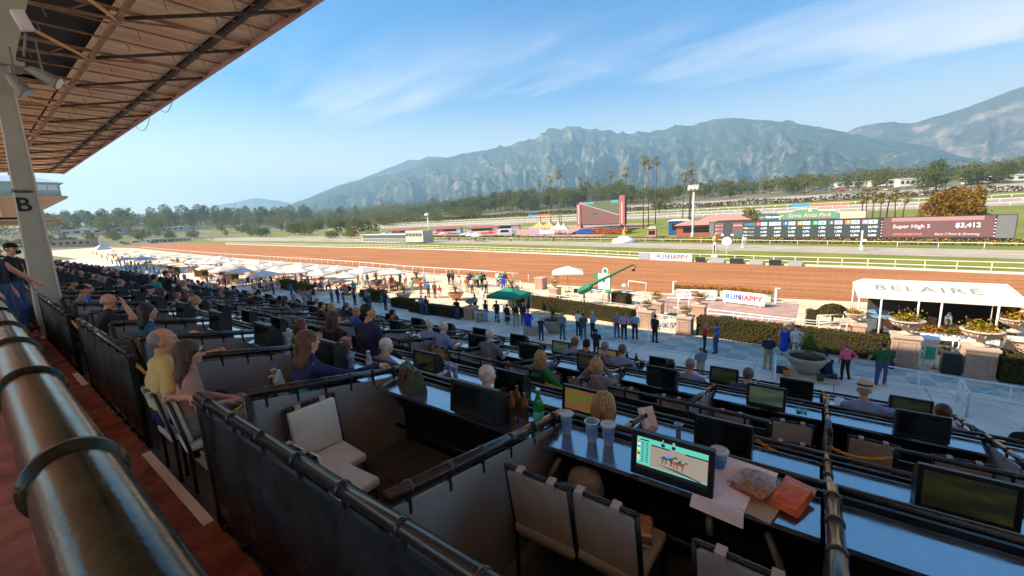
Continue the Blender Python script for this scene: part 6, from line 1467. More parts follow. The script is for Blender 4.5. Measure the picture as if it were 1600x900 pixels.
for(x,y,l)in((-10.9,39.9,'white post at the left end of the flower boxes'),(-2.6,39.2,'white post with a flat cap at the right end of the flower boxes')):tag(MB().box((0,0,.65),(.14,.14,1.3)).box((.1,0,1.28),(.4,.14,.05)).build('post',M_wr,None,(x,y,.012)),l,'post')
# white tent with lettered roof
t=thing('hospitality_tent','open white tent with BELAIRE lettered on its roof, dark inside','tent',(0,0,0));T0,T1,TF,TR,TB_=2.05,8.7,31.2,33.6,36.4
b=MB();zE,zR=2.52,3.16
b.add([(T0,TF,zE),(T1,TF,zE),(T1-.35,TR,zR),(T0+.3,TR,zR),(T0,TB_,zE),(T1,TB_,zE)],[(0,1,2,3),(3,2,5,4),(0,3,4),(1,5,2)]);b.build('roof',M_awn,t)
b=MB();b.span((T0,TF-.02,zE-.16),(T1,TF+.02,zE));b.span((T0-.02,TF+.03,zE-.16),(T0+.02,TB_,zE));b.span((T1-.02,TF+.03,zE-.16),(T1+.02,TB_,zE));b.build('valance',M_awn,t)
for x in(T0+.05,3.1,4.65,5.55,T1-1.1):MB().tube([(x,TF+.03,.0),(x,TF+.03,zE-.1)],.045,8).build('pole',M_wr,t)
for x in(T0+.05,4.6,T1-.05):MB().tube([(x,TB_-.05,.0),(x,TB_-.05,zE-.1)],.045,8).build('pole',M_wr,t)
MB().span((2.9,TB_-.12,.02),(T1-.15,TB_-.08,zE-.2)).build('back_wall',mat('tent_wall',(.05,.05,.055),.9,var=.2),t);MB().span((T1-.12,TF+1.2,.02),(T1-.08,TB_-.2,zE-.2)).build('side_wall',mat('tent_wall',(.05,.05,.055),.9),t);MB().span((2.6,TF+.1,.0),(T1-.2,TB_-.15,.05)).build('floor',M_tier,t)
o=link('lettering',text_mesh('lettering','BELAIRE',1.0,mat('letter_slate',(.24,.25,.24),.8,var=0),.004,bold=.01,space=1.28),t);put(o,frame((T0+2.95,TF+1.15,zE+1.15*.267+.02),(1,0,0),(0,2.4,.64)))
M_blu=mat('blue_table_top',(.16,.34,.58),.35,var=.05)
for(x,y,z,l)in((3.3,31.9,1.15,'round pale blue high table under the tent, nearer one'),(3.2,33.0,1.2,'round pale blue high table under the tent, farther one')):
    q=thing('high_table',l,'table',(x,y,.05));MB().lathe([(.55,z-.04),(.55,z)],n=22).build('top',M_blu,q);MB().tube([(0,0,0),(0,0,z-.04)],.04,8).build('pedestal',M_frame,q);MB().lathe([(.28,0),(.28,.03)],n=16).build('base',M_frame,q)
for k in range(9):o=link('terrace_chair',tcm,None,(3.6+.45*k,32.4+(k%3)*.8,.05),k*1.1);tag(o,'tan chair in the dark of the white tent','chair','chairs inside the white tent')
tag(MB().lathe([(.09,0),(.16,.1),(.16,.55),(.1,.65),(.06,.8)],n=18).build('heater',mat('bright_steel',(.7,.68,.6),.18,metal=1.0,var=0),None,(5.95,31.7,.95)),'shiny metal urn catching the light inside the tent','urn')
MB().span((5.6,31.4,.05),(6.3,32,.95)).build('counter_block',M_frame,None);bpy.data.objects['counter_block'].name='bar_counter';tag(bpy.data.objects['bar_counter'],'dark bar counter under the shiny urn in the tent','counter')
t=thing('flower_wall','low wall with red flower trough and ivy in front of the white tent','flower wall',(5.65,29.35,.012));MB().box((0,0,.50),(3.0,.5,1.0)).build('wall',M_kerb,t);MB().box((-.55,-.42,1.02),(1.95,.36,.32)).build('trough',M_wr,t);MB().box((1.0,-.40,1.0),(1.1,.34,.28)).build('trough',M_wr,t)
rr=np.random.default_rng(77);n=3200;p=np.stack([rr.uniform(-1.6,1.7,n),-.45+rr.normal(0,.17,n),1.26+np.abs(rr.normal(0,.13,n))],-1);k=rr.random(n)
for nm,q,m in(('leaves',k<.62,M_flgr),('blossoms',(k>=.62)&(k<.8),M_flor),('blossoms',k>=.8,M_flred)):V,F=leafcloud(0,p[q],.05,rr);stuff(link(nm,npmesh(nm,V,F,m),t))
P,N=surf_box(2600,(3.05,.55,1.0));V,F=leafcloud(0,P+N*rng.uniform(-.02,.06,(2600,1)),.055,normals=N);stuff(link('ivy',npmesh('ivy',V,F,M_flgr),t))
t=thing('low_wall','pink panelled terrace wall with pale coping at the right edge','wall',(10.3,29.7,.012));MB().box((0,0,.5),(5.4,.5,1.0)).build('wall',M_stone,t);MB().box((0,0,1.06),(5.5,.7,.12)).build('coping',M_kerb,t)
for k in range(3):MB().box((-1.75+1.75*k,-.26,.5),(1.3,.03,.6)).build('panel',M_urn,t)
t=thing('cart','white framed box with a teal front by the stone pillar','cart',(4.72,28.2,.012));MB().box((0,0,.52),(.62,.5,1.04)).build('body',M_wr,t);MB().box((0,-.26,.36),(.50,.02,.62)).build('front',mat('teal_panel',(.03,.42,.32),.5),t);MB().box((0,-.1,1.1),(.7,.6,.12),(.25,0,0)).build('lid',M_wr,t)
tag(MB().rbox((0,0,.5),(.62,.5,1.0),.04).build('speaker_box',M_house,None,(5.15,26.1,.012)),'tall black speaker box beside the stone pillar','speaker');tag(MB().rbox((0,0,.45),(.5,.45,.9),.04).build('speaker_box',M_house,None,(2.95,25.7,.012),.2),'black box behind the person in dark green','box')
tag(MB().lathe([(.10,0),(.13,.03),(.03,.1),(.01,.35)],n=10).build('orange_cone',cm('cloth','orange'),None,(4.7,26.4,.012)),'small orange cone on the walk before the black speaker box','cone')
t=thing('topiary','round topiary ball beside clipped block left of the white tent','topiary',(1.0,33.2,.012));MB().tube([(0,0,0),(0,0,.7)],.06,8).build('trunk',M_wood,t)
p=rng.normal(size=(2200,3));p/=np.linalg.norm(p,axis=1,keepdims=True);q=p*(.85,.85,.72);q[:,2]=np.abs(q[:,2]);V,F=leafcloud(0,q*rng.uniform(.9,1.03,(2200,1))+(0,0,.75),.06,normals=p);stuff(link('leaves',npmesh('leaves',V,F,M_hedge),t));MB().lathe([(.75,.76),(.7,1.1),(.4,1.35),(.05,1.42)],n=14).build('branches',M_hedgein,t)
hedge((-.4,33.3),(.25,33.2),.7,1.0,'narrow clipped hedge block beside the topiary ball')
# small things on the walk
t=thing('trash_bin','round grey trash bin beside the stone pillar with the grey urn','bin',(-21.2,23.6,.012));MB().lathe([(.33,0),(.40,.75),(.44,.78),(.44,.88),(.36,.90),(.34,.80)],n=26).build('body',mat('bin_grey',(.38,.37,.34),.8,var=.05),t);MB().lathe([(.33,.80),(.33,.82)],n=20).build('liner',M_house,t)
tag(MB().lathe([(.13,0),(.17,.28),(.175,.30),(.16,.30),(.12,.03)],n=18).build('bucket',cm('cloth','orange'),None,(-.85,21.9,.185)),'bright orange bucket on the plinth of the big planter','bucket');tag(MB().lathe([(.12,0),(.15,.26),(.155,.27),(.14,.26),(.11,.03)],n=16).build('bucket',cm('cloth','dark green'),None,(.42,21.85,.185)),'dark green bucket on the plinth right of the big planter','bucket')
tag(MB().rbox((0,0,.2),(.46,.28,.36),.1).build('rucksack',mat('maroon_bag',(.07,.02,.03),.8),None,(-1.05,21.95,.185)),'dark maroon bag left of the orange bucket','bag');tag(MB().rbox((0,0,.18),(.6,.35,.36),.12).build('rucksack',M_house,None,(.75,22.6,.012)),'black bags heaped beside the crouching navy person','bag')
tag(MB().box((0,0,.42),(.42,.4,.04)).box((0,.2,.68),(.42,.03,.4)).tube([(-.2,-.18,0),(.2,.18,.42)],.015,5).tube([(.2,-.18,0),(-.2,.18,.42)],.015,5).build('folding_chair',mat('teal_fabric',(.03,.33,.24),.8),None,(-34.8,24.2,.012)),'bright green folding chair beside the flared planter','chair')
tag(MB().box((0,0,.42),(.5,.45,.05)).box((0,.22,.7),(.5,.04,.5)).tube([(-.2,-.18,0),(.2,.18,.42)],.02,5).tube([(.2,-.18,0),(-.2,.18,.42)],.02,5).build('folding_chair',cm('cloth','light blue'),None,(-33.4,23.8,.012)),'pale blue folding chair beside the green one','chair')
MB().rbox((0,0,.3),(1.0,.5,.6),.05).build('bench',M_bowl,None,(-15.5,22.4,.012));tag(bpy.data.objects['bench'],'low stone bench block beside the blue tracksuit','bench')

# ================================================================== PEOPLE ON THE WALK AND THE TERRACE
CROWD=[((2.52,22.94),'lean','short','cap',0,'dark green','denim','black','tan',0.05,'heavy set person in a dark green shirt leaning on the crossed bar railing',1.12),((1.3,22.97),'hip','long','cap',0,'pink','black','brown','fair',0.5,'person in a pink jacket and hot pink cap leaning by the hedge',0.97),((-1.66,22.74),'phone','long','short',0,'navy','khaki','brown','fair',0.2,'person in a navy jacket and tan trousers on the checkered walk',1.03),((-1.16,25.38),'phone','none','long','D','royal blue','navy','blond','fair',0.1,'person in a long royal blue dress by the dark hedge',1.0),((-0.9,25.88),'rest','short','long',0,'dark grey','black','brown','fair',0,'person in dark clothes half behind the royal blue dress',1.0),((-0.62,25.22),'rest','long','hat',0,'white','white','grey','fair',-0.2,'person in white just left of the big palm planter',1.0),((-4.23,24.05),'point','short','short',0,'blue','denim','black','tan',1.3,'person in a blue shirt and jeans greeting the person in red',1.02),((-4.81,23.98),'point','long','balding',0,'red','navy','grey','tan',-1.3,'person in a red shirt reaching towards the blue shirt',0.98),((-4.01,19.37),'phone','short','short',0,'slate','khaki','salt','tan',0.6,'person in a slate blue tee standing just below the front row',1.0),((-7.71,24.44),'rest','short','short',0,'black','black','black','tan',-0.3,'person all in black beside the checkered walk and gate',1.02),((-8.98,24.51),'rest','short','short',0,'light blue','black','black','tan',0.1,'person in a light blue shirt and black trousers before the pillar',1.02),((-9.57,24.2),'pockets','short','short',0,'lilac','navy','brown','fair',0.1,'person in a lilac shirt between two others before the hedge',1.02),((-10.12,24.38),'rest','short','balding',0,'grey','denim','grey','tan',0.2,'grey shirted person left of the lilac shirt',0.98),((-11.49,23.67),'phone','short','cap',0,'light blue','black','grey','fair',-0.4,'person in a pale blue shirt and pale cap reading, before the hedge',1.0),((-11.81,23.02),'phone','short','short',0,'dark grey','denim','black','tan',0.5,'person in a dark grey shirt and jeans beside the pale blue shirt',1.0),((-12.5,23.63),'phone','short','short',0,'white','black','black','tan',-0.1,'person in a white shirt behind the dark grey shirt',1.0),((-13.01,22.39),'rest','short','bald',0,'slate','denim','grey','tan',0.1,'person in a slate shirt and jeans right of the palm planter',1.05),((-9.52,20.04),'phone','short','cap',0,'black','black','black','brown',0.1,'person in a black shirt standing just below the gold bottles',1.0),((-14.08,21.51),'photo','short','hat',0,'navy','navy','blond','fair',0.2,'person in navy and a straw hat taking a picture by the palm planter',0.92),((-15.56,22.21),'hip','long','balding',0,'royal blue','royal blue','grey','tan',0,'person in a bright blue tracksuit by the stone bench',1.05),((-17.32,24.1),'rest','long','cap',0,'navy','denim','black','fair',0.1,'person in a navy jacket and pale jeans left of the blue tracksuit',1.0),((-17.73,23.7),'rest','long','balding',0,'black','khaki','grey','tan',0.2,'person in a black jacket and khaki trousers at the thin railing',1.0),((-18.52,23.71),'rest','long','bob','D','black','black','brown','fair',0,'person in a black dress at the thin railing',0.93),((-19.72,23.96),'pockets','long','cap',0,'black','navy','black','tan',0.1,'person in black with a dark cap at the thin railing',1.0),((-20.63,23.73),'rest','long','bob',0,'black','light blue','black','fair',-0.3,'person in a dark top and pale jeans right of the trash bin',1.0),((-23.2,25.33),'hip','short','short',0,'brown','navy','black','brown',0,'person in brown behind the trash bin, elbow out',1.0),((-24.8,28.2),'rest','long','bob',0,'white','white','grey','pale',0,'pale dressed person in sun behind the thin railing',0.98),((-23.2,23.14),'pockets','long','cap',0,'black','denim','black','tan',0.2,'person in a dark jacket and blue jeans left of the stone pillar',1.02),((-26.83,23.09),'phone','long','short',0,'black','denim','black','tan',-0.2,'person in black beside the low hedge, right of a pair',1.0),((-27.39,23.07),'rest','long','short',0,'grey','denim','grey','tan',0.2,'person in grey by the low hedge, left of a pair',1.0),((-22.29,30.24),'rest','long','short',0,'dark grey','black','black','tan',0,'dark dressed person behind the hedge end, left of three',1.0),((-21.57,29.96),'rest','long','balding',0,'cream','black','grey','fair',0,'person in a checked cream jacket behind the hedge end',1.0),((-19.49,27.86),'rest','long','long','D','black','black','black','fair',0.2,'long black dressed person at the hedge end',1.0),((-32.12,22.76),'phone','long','short',0,'black','black','black','tan',-0.1,'person all in black left of the green folding chair',1.08),((-33.31,21.92),'rest','long','short',0,'dark grey','denim','grey','tan',0.1,'person in dark grey and jeans, right of four on the walk',1.0),((-35.19,22.85),'rest','short','short',0,'grey','navy','grey','tan',0,'grey shirted person behind the dark grey one on the walk',1.0),((-35.7,22.62),'rest','long','bob',0,'black','cream','black','fair',0,'person in a black top and white trousers on the walk',1.0),((-37.29,22.86),'rest','none','bob',0,'dark grey','black','black','tan',0.1,'dark dressed person in front of the turquoise cap',1.0),((-42.59,26.09),'photo','short','cap',0,'teal','khaki','black','tan',0.2,'person in turquoise in the sun behind the walk',1.0),((-37.81,21.98),'rest','short','short',0,'navy','denim','brown','fair',-0.3,'person in navy with a tan bag on the walk',1.0),((-40.01,22.66),'rest','long','short',0,'navy','denim','black','tan',0.1,'person in a navy coat and jeans on the walk',1.0),((-41.06,22.55),'rest','short','short',0,'light blue','denim','grey','tan',0.1,'person in a pale blue shirt left of the navy coat',1.0),((-40.25,19.91),'rest','long','balding',0,'slate','denim','grey','tan',0.1,'grey haired person in a slate jacket and jeans at the front row',1.0),((-40.98,19.89),'rest','long','short',0,'slate','grey','salt','tan',0.1,'person in slate just left of the grey haired slate jacket',1.0),((-51.47,24.61),'rest','long','short',0,'black','navy','black','tan',0.1,'person in black before the golden hedge and palm',1.0),((-49.51,22.34),'rest','short','cap',0,'blue','blue','black','tan',0.2,'person in a bright blue shirt left of the golden hedge',0.95),((-53.37,22.01),'rest','short','short',0,'purple','dark grey','black','fair',0.1,'person in purple on the shaded walk',1.0),((-41.79,30.84),'rest','short','short',0,'red','black','black','tan',0.6,'person in a bright red shirt on the sunlit terrace',1.0),((-41.56,28.64),'walk','long','short',0,'dark grey','dark grey','black','tan',0.4,'person in dark grey walking on the sunlit terrace',1.0),((-44.17,33.98),'rest','long','short',0,'black','navy','black','tan',0,'person in black at the terrace lattice, left of the white shirt',1.0),((-41.27,32.49),'rest','short','short',0,'white','khaki','brown','fair',0.3,'person in a white shirt on the sunlit terrace',1.0),((-36.69,29.78),'walk','short','cap',1,'mint','khaki','brown','tan',0.2,'person in a mint shirt and shorts walking on the terrace',1.0),((-35.42,29.9),'rest','short','short',0,'rust','rust','brown','tan',0.1,'person in rust red on the sunlit terrace',1.0),((-37.31,32.15),'rest','long','short',0,'grey','grey','grey','tan',0,'grey dressed person behind the rust red one',1.0),((-33.07,28.93),'rest','short','short',0,'blue','dark grey','black','tan',0.1,'person in a vivid blue shirt on the sunlit terrace',1.0),((-32.12,28.97),'rest','short','short',0,'brown','dark grey','black','tan',0.2,'person in a brown shirt beside the red shirted child',1.0),((-31.59,29.2),'rest','short','short',1,'red','white','black','tan',0.2,'child in a red shirt and white shorts',0.78),((-37.18,36.06),'rest','long','short',0,'black','black','black','tan',0,'dark pair at the lattice, person at its left',1.0),((-36.69,36.25),'rest','long','short',0,'dark grey','black','black','tan',0.2,'dark pair at the lattice, person at its right',1.05),((-32.82,33.49),'rest','short','bob',0,'cream','cream','brown','fair',0,'cream dressed person beside a palm planter at the lattice',1.0),((-31.16,32.88),'rest','short','short',0,'rust','beige','black','tan',0.2,'rust shirted person left of the cream jacket, at the lattice',1.0),((-32.94,35.24),'rest','long','short',0,'navy','navy','black','tan',0,'navy dressed person at the lattice',1.0),((-30.07,32.52),'rest','long','balding',0,'cream','dark grey','grey','fair',0.1,'person in a cream jacket on the terrace',1.0),((-31.96,35.63),'rest','short','short',0,'mint','black','black','tan',0.1,'person in mint at the lattice',1.0),((-31.81,36.15),'rest','long','short',0,'dark green','black','black','tan',0,'person in dark green at the lattice',1.0),((-28.57,33.13),'rest','long','bob',0,'beige','black','black','fair',0.2,'person in a beige coat and black trousers',1.0),((-32.12,36.98),'rest','long','short',0,'black','black','black','tan',0.1,'person in black behind the beige coat',1.0),((-30.52,37.59),'rest','long','short',0,'white','navy','grey','fair',0.1,'white shirted person behind the green canopy',1.0),((-29.38,36.63),'rest','short','short',0,'green','navy','black','tan',0.1,'green shirted person behind the green canopy',1.0),((-28.23,35.75),'rest','long','bob',0,'royal blue','royal blue','black','fair',0.3,'royal blue dressed person behind the green canopy',0.9),((-29.63,37.93),'rest','long','short',0,'navy','navy','black','tan',0,'navy dressed person right of the royal blue one',1.0),((-50.88,32.05),'rest','short','short',0,'orange','beige','black','tan',0.1,'person in orange at the parasols',1.0),((-49.21,31.55),'rest','long','bob',0,'white','white','grey','fair',0.1,'person in white at the parasols',1.0),((-47.85,31.52),'rest','long','short',0,'dark grey','navy','black','tan',0.1,'dark dressed person beside the person in white at the parasols',1.0),((-43.56,31.11),'rest','short','short',0,'brown','beige','black','tan',0.1,'person in brown left of the red shirt on the terrace',0.9),((-63.57,30.55),'rest','long','short',0,'slate','grey','black','tan',0.1,'slate dressed person standing among the parasols',1.0),((-63.42,31.27),'rest','long','short',0,'dark grey','black','black','tan',0.1,'dark dressed person standing among the parasols',1.0),((-61.45,25.25),'rest','long','short',0,'blue','black','black','tan',0.1,'blue dressed person among the tables',1.0),((-73.42,21.26),'rest','long','short',0,'black','black','black','tan',0.1,'dark person on the walk below the parasols, right of three',1.0),((-72.15,22.34),'rest','long','short',0,'light blue','navy','black','tan',0.1,'light blue person on the walk below the parasols',1.0),((-67.74,21.7),'rest','long','short',0,'purple','navy','black','tan',0.1,'purple person on the walk below the parasols',1.0),((-68.97,21.79),'rest','long','short',0,'red','navy','black','tan',0.1,'red person on the walk below the parasols',0.8),((-109.93,23.08),'rest','long','short',0,'purple','navy','black','tan',0.1,'person in plum alone on the shaded walk',1.0)]
def pose_key(pose,sl,hs,dress,wide=1.0):return 'st_%s_%s_%s_%s_%s'%(pose,sl,hs,dress,wide)
for(xy,pose,sl,hs,dr,top,bot,hair,sk,rz,label,s)in CROWD:
    wd=1.18 if 'heavy' in label else 1.0;fr='reading' in label
    me=body_mesh(pose_key(pose,sl,hs,dr,wd),lambda:standing(pose,sl,hs,shorts=(dr==1),dress=(dr=='D'),w=wd,belly=.05 if wd>1 else 0),.019)
    acc={'pink':'hot pink','dark green':'black','navy':'beige','teal':'teal'}.get(top,'cream' if fr else 'black')
    person(me,(xy[0],xy[1],.022),rz,label,sk,top,bot,hair,acc=acc,s=s*(1.0 if wd==1 else 1/1.02))
    if dr=='D' and 'royal' in label:pass
cr_=[*torso((0,0,.40),(0,.14,.72)),*head((0,.24,1.02),0,-.3,0,'cap'),*arm((-.2,.14,.8),(-.26,.32,.58),(-.1,.5,.42)),*arm((.2,.14,.8),(.26,.32,.58),(.1,.5,.42)),*leg((-.1,0,.36),(-.18,.40,.48),(-.14,.14,.10),(-.15,.30,.05)),*leg((.1,0,.36),(.18,.40,.48),(.14,.14,.10),(.15,.30,.05))]
person(body_mesh('crouch',cr_,.018),(*(0.7,22.8),.02),.4,'person in navy crouching between the planter and the pink jacket','tan','navy','navy','grey',acc='navy')
RT=random.Random(9)
for k in range(70):
    x,y,w=RT.choice(UMB);pose=RT.choice(('desk','lap'));hs=RT.choice(('short','bob','cap'));me=body_mesh('seatfar_%s_%s'%(pose,hs),lambda:seated(pose,'short',hs),.03)
    top=RT.choice(['white','black','navy','red','light blue','grey','tan','pink','cream']);a=RT.random()*6.28
    person(me,(x+.95*cos(a),y+.95*sin(a),.02),a+pi/2,'person in a %s top seated under the white parasols'%top,'tan',top,RT.choice(['navy','black','khaki']),RT.choice(list(HAIRS)),acc='cream',group='people seated under the parasols')
FARW=[(-109.84,19.37),(-112.08,20.48),(-99.32,18.72),(-94.26,18.22),(-98.8,19.7),(-90.9,18.7),(-93.66,19.93),(-127.34,21.87),(-139.4,23.1),(-153.13,24.72),(-166.39,25.86),(-191.58,28.7),(-125.75,22.35),(-123.73,22.96),(-149.6,25.65),(-143.69,25.84),(-179.59,29.51),(-203.48,32.24),(-110.17,21.1),(-107.73,21.89),(-101.77,22.05),(-91.98,20.52),(-86.0,19.78),(-218.39,31.47),(-226.8,34.57),(-139.18,25.73),(-120.21,24.01),(-92.75,21.8),(-85.18,20.78),(-81.65,20.7),(-253.3,35.07),(-276.53,37.09),(-158.77,26.22),(-168.13,28.7),(-136.56,23.9),(-132.3,25.11)]
for k,(x,y)in enumerate(FARW):
    pose,hs=RT.choice((('rest','short'),('phone','cap'),('rest','bob'),('walk','short')));top=RT.choice(['white','black','navy','red','light blue','grey','tan','slate','purple'])
    person(body_mesh('far_%s_%s'%(pose,hs),lambda:standing(pose,'short',hs),.035),(x,y,.02),RT.uniform(-3,3),'standing person in a %s top on the far shaded walk'%top,'tan',top,RT.choice(['navy','black','khaki','denim']),RT.choice(list(HAIRS)),acc='white',group='people on the far shaded walk')

# ================================================================== RAILS ALONG THE TRACK
def on_line(L,x):return float(np.interp(x,*L))
def running_rail(L,x0,x1,step,h,label,hs,m,r=.05,off=0.0,kerb=None,w=0):
    t=thing('running_rail',label,'rail',(0,0,0));xs_=np.arange(x0,x1+.01,6.0);z=lambda x:float(hterr(x,on_line(L,x)+off))
    for f_ in hs:MB().tube([(x,on_line(L,x)+off,z(x)+h*f_)for x in xs_],r,6).build('rail',m,t)
    me=MB().tube([(0,0,0),(0,0,h)],r*.8,6).mesh('post',m);px=np.arange(x0,x1,step)
    if len(px)>290:px=np.linspace(x0,x1,290)
    for x in px:link('post',me,t,(x,on_line(L,x)+off,z(x)))
    if kerb:
        b=MB();V=[];F=[]
        for x in xs_:y=on_line(L,x)+off;V+=[(x,y-.25,z(x)),(x,y-.25,z(x)+.22),(x,y+.2,z(x)+.22),(x,y+.2,z(x))]
        for i in range(len(xs_)-1):
            for k in range(4):F.append((4*i+k,4*i+4+k,4*i+4+(k+1)%4,4*i+(k+1)%4))
        b.add(V,F).build('kerb',kerb,t)
    return t
M_cream_r=mat('cream_rail',(.74,.68,.55),.6,var=.04);M_aqua=mat('aqua_kerb',(.36,.50,.40),.7,var=.1)
running_rail(RAIL_OUT,-330,-26,2.6,1.05,'white outer rail between the terrace and the dirt track',(1.0,),M_wr,.05,.25)
running_rail(RAIL_IN,-300,66,2.4,1.15,'cream double inner rail between dirt and turf',(1.0,.52),M_cream_r,.055,.2,M_kerb)
running_rail(GRASS_FAR,-330,66,4.0,.5,'low dark posts along the turf edge of the beige path',(.95,),M_path,.05,.0)
running_rail(RAIL3,-330,66,4.6,1.0,'white rail along the far side of the beige path',(1.0,),M_wr,.05,-.3)
for k,x in enumerate((-27.5,-23,3)):pass
# boards and instruments along the inner rail
def rail_board(x0,x1,h,label,parts,m,dz=.02,off=-.35):
    y0,y1=on_line(RAIL_IN,x0)+off,on_line(RAIL_IN,x1)+off;a=Vector((x0,y0,.01));d=Vector((x1-x0,y1-y0,0));L=d.length;d/=L
    t=thing('rail_board',label,'sign',a);M_=frame((0,0,dz),d,(0,0,1));o=MB().box((L/2,h/2,0),(L,h,.08)).build('board',m,t);o.matrix_local=M_
    for(txt,u,sz,mm,bold)in parts:o=link('lettering',text_mesh('lettering',txt,sz,mm,.004,bold=bold,space=1.05),t);o.matrix_local=M_@Matrix.Translation((u*L,h*.5,.047))
XB=[-24.34,-22.33,-15.51,-14.98,-13.79,-13.21,-12.07]
rail_board(XB[1],XB[2],1.15,'long white RUNHAPPY board on the inner rail',[('RUN',.32,1.05,M_sblue,.03),('HAPPY',.68,1.05,M_sred,.03)],M_wr)
rail_board(XB[0],XB[1]-.1,1.15,'small dark emblem board left of the long white rail board',[('  ',.5,.5,M_wr,0)],M_sgrey)
xk=XB[3]
for k,(w,txt)in enumerate(((1.4,'  '),(1.9,'  '),(1.8,'  '),(1.6,''),(1.4,''),(1.5,''))):
    rail_board(xk,xk+w,.72,'small dark sponsor board number %s along the inner rail from the white letters'%('one','two','three','four','five','six')[k],[],M_sgrey if k%2 else M_ink,.02);xk+=w+.75
fx,fy=(-13.7,73.54)
t=thing('finish_post','cream finish post with an orange top at the inner rail','post',(fx,fy,.01));MB().box((0,0,1.3),(.42,.42,2.6)).build('shaft',M_cream_r,t);MB().box((0,-.22,1.15),(.20,.03,1.7)).build('slot',M_house,t);MB().lathe([(.34,2.6),(.40,2.75),(.34,3.3),(.10,3.5),(.12,3.7),(.02,3.85)],n=14).build('finial',mat('finial_orange',(.60,.30,.08),.6),t);MB().box((0,0,.2),(.8,.8,.4)).build('base',M_kerb,t)
t=thing('track_clock','round white clock on a stand beside the finish post','clock',(fx+1.75,fy+.3,.01));MB().tube([(0,0,0),(0,0,1.7)],.07,8).build('stand',M_cream_r,t)
MB().lathe([(.78,-.15),(.78,.15),(.72,.17)],(0,0,2.55),28,rot=(pi/2,0,0)).build('case',M_sgrey,t);MB().lathe([(.69,.172),(.69,.18)],(0,0,2.55),28,rot=(pi/2,0,0)).build('dial',M_wr,t)
b=MB();b.box((.12,-.2,2.68),(.05,.02,.4),(0,-.5,0));b.box((-.05,-.2,2.45),(.07,.02,.35),(0,.9,0))
for k in range(12):a=k*pi/6;b.box((.6*cos(a),-.19,2.55+.6*sin(a)),(.05,.02,.05))
b.build('hands',M_ink,t);MB().box((0,-.1,1.25),(1.9,.12,.42)).build('name_plate',M_sgrey,t)
for s in(-1,1):MB().box((s*.7,0,3.6),(.4,.2,.3)).build('lamp',M_wr,t)
for(px_,l)in((0,'short white camera stand on the beige path beyond the clock'),(1,'slim white distance pole before the tote board')):
    x,y=((-11.91,90.45),(5.53,88.08))[px_];t=thing('distance_pole',l,'pole',(x,y,.01));MB().tube([(0,0,0),(0,0,3.2 if px_ else 2.2)],.12,8).build('pole',M_wr,t);MB().box((0,0,.4),(.5,.5,.8)).build('base',M_aqua,t);MB().box((.35,0,1.6 if px_ else 1.9),(.5,.3,.3)).build('box',M_wr,t)
# low flower hedge before the infield
P=[];
xs_=rng.uniform(-170,62,15000);P=np.stack([xs_,np.interp(xs_,*HEDGE3)-1.5+rng.uniform(-.9,.9,15000),rng.uniform(.1,.95,15000)],-1);P[:,2]+=hterr(P[:,0],P[:,1])
t=thing('flower_hedge','long low hedge of orange and green flowers before the tote board','hedge');V,F=leafcloud(0,P[:9500],.22);stuff(link('leaves',npmesh('leaves',V,F,M_flgr),t));V,F=leafcloud(0,P[9500:]+(0,0,.12),.16);stuff(link('blossoms',npmesh('blossoms',V,F,M_flor),t))

# ================================================================== INFIELD: BOARDS, SCREEN, TENTS, LIGHTS
# ---- tote board
ta=Vector((*(-22.69,113.86),0));tb_=Vector((*(26.52,106.78),0));TD=(tb_-ta);TL=TD.length;TD.normalize();TN=Vector((TD.y,-TD.x,0))
tote=thing('tote_board','wide dark tote board showing odds columns and a Super High 5 panel','scoreboard',ta);TM=frame((0,0,0),TD,(0,0,1));TH=4.55
def tput(o):o.matrix_local=TM;return o
tput(MB().span((0,.45,-1.2),(TL,TH,0)).build('cabinet',mat('tote_cabinet',(.035,.036,.04),.6,var=.1),tote));tput(MB().span((.3,-.1,-1.0),(TL-.3,.44,-.2)).build('base',M_house,tote))
def em(n,c,s=.5):return mat('lit_'+n,(.015,.015,.015),.5,var=0,emit=c,es=s)
def panel(u0,v0,u1,v1,m,lift,name='panel'):return tput(MB().span((u0*TL,v0*TH,lift),(u1*TL,v1*TH,lift+.02)).build(name,m,tote))
def words(txt,u,v,sz,m,align='CENTER',bold=.0,shear=0.0):
    o=link('lettering',text_mesh('lettering',txt,sz,m,.003,align=align,bold=bold,shear=shear),tote);o.matrix_local=TM@Matrix.Translation((u*TL,v*TH,.07));return o
panel(.003,.14,.024,.96,mat('tote_grey',(.16,.16,.16),.7),.02,'side_block');panel(.955,.12,.998,.98,mat('tote_grey',(.16,.16,.16),.7),.02,'side_block')
M_lp=em('plum',(.16,.065,.06));M_lg=em('slate',(.030,.042,.040));M_lt=em('text_pink',(.75,.45,.40),.7);M_lw=em('text_white',(.80,.85,.82),.7);M_lgrn=em('green',(.02,.12,.10))
panel(.028,.16,.070,.94,M_lp,.03);panel(.074,.16,.107,.94,M_lg,.03);panel(.110,.16,.158,.94,M_lp,.03);panel(.112,.18,.156,.42,M_lgrn,.052);panel(.161,.16,.655,.94,M_lg,.03);panel(.662,.16,.95,.98,M_lp,.03);panel(.685,.82,.925,.97,em('plum_pale',(.42,.20,.18)),.052)
for v in(.78,.58,.38):words('8 6 1 3',.049,v,.58,M_lt)
for k,v in enumerate((.78,.60,.42,.26)):panel(.077,v-.06,.104,v-.045,M_lp,.05)
words('UNOFFICIAL',.134,.78,.36,M_lt,bold=.01);words('WIN',.170,.62,.5,M_lw);words('PLC',.170,.43,.5,M_lw);words('SHW',.170,.25,.5,M_lw);words('136,122',.194,.62,.40,M_lt);words('40,430',.194,.43,.40,M_lt);words('19,763',.194,.25,.40,M_lt)
panel(.164,.76,.208,.88,em('cyan',(.04,.20,.24)),.052)
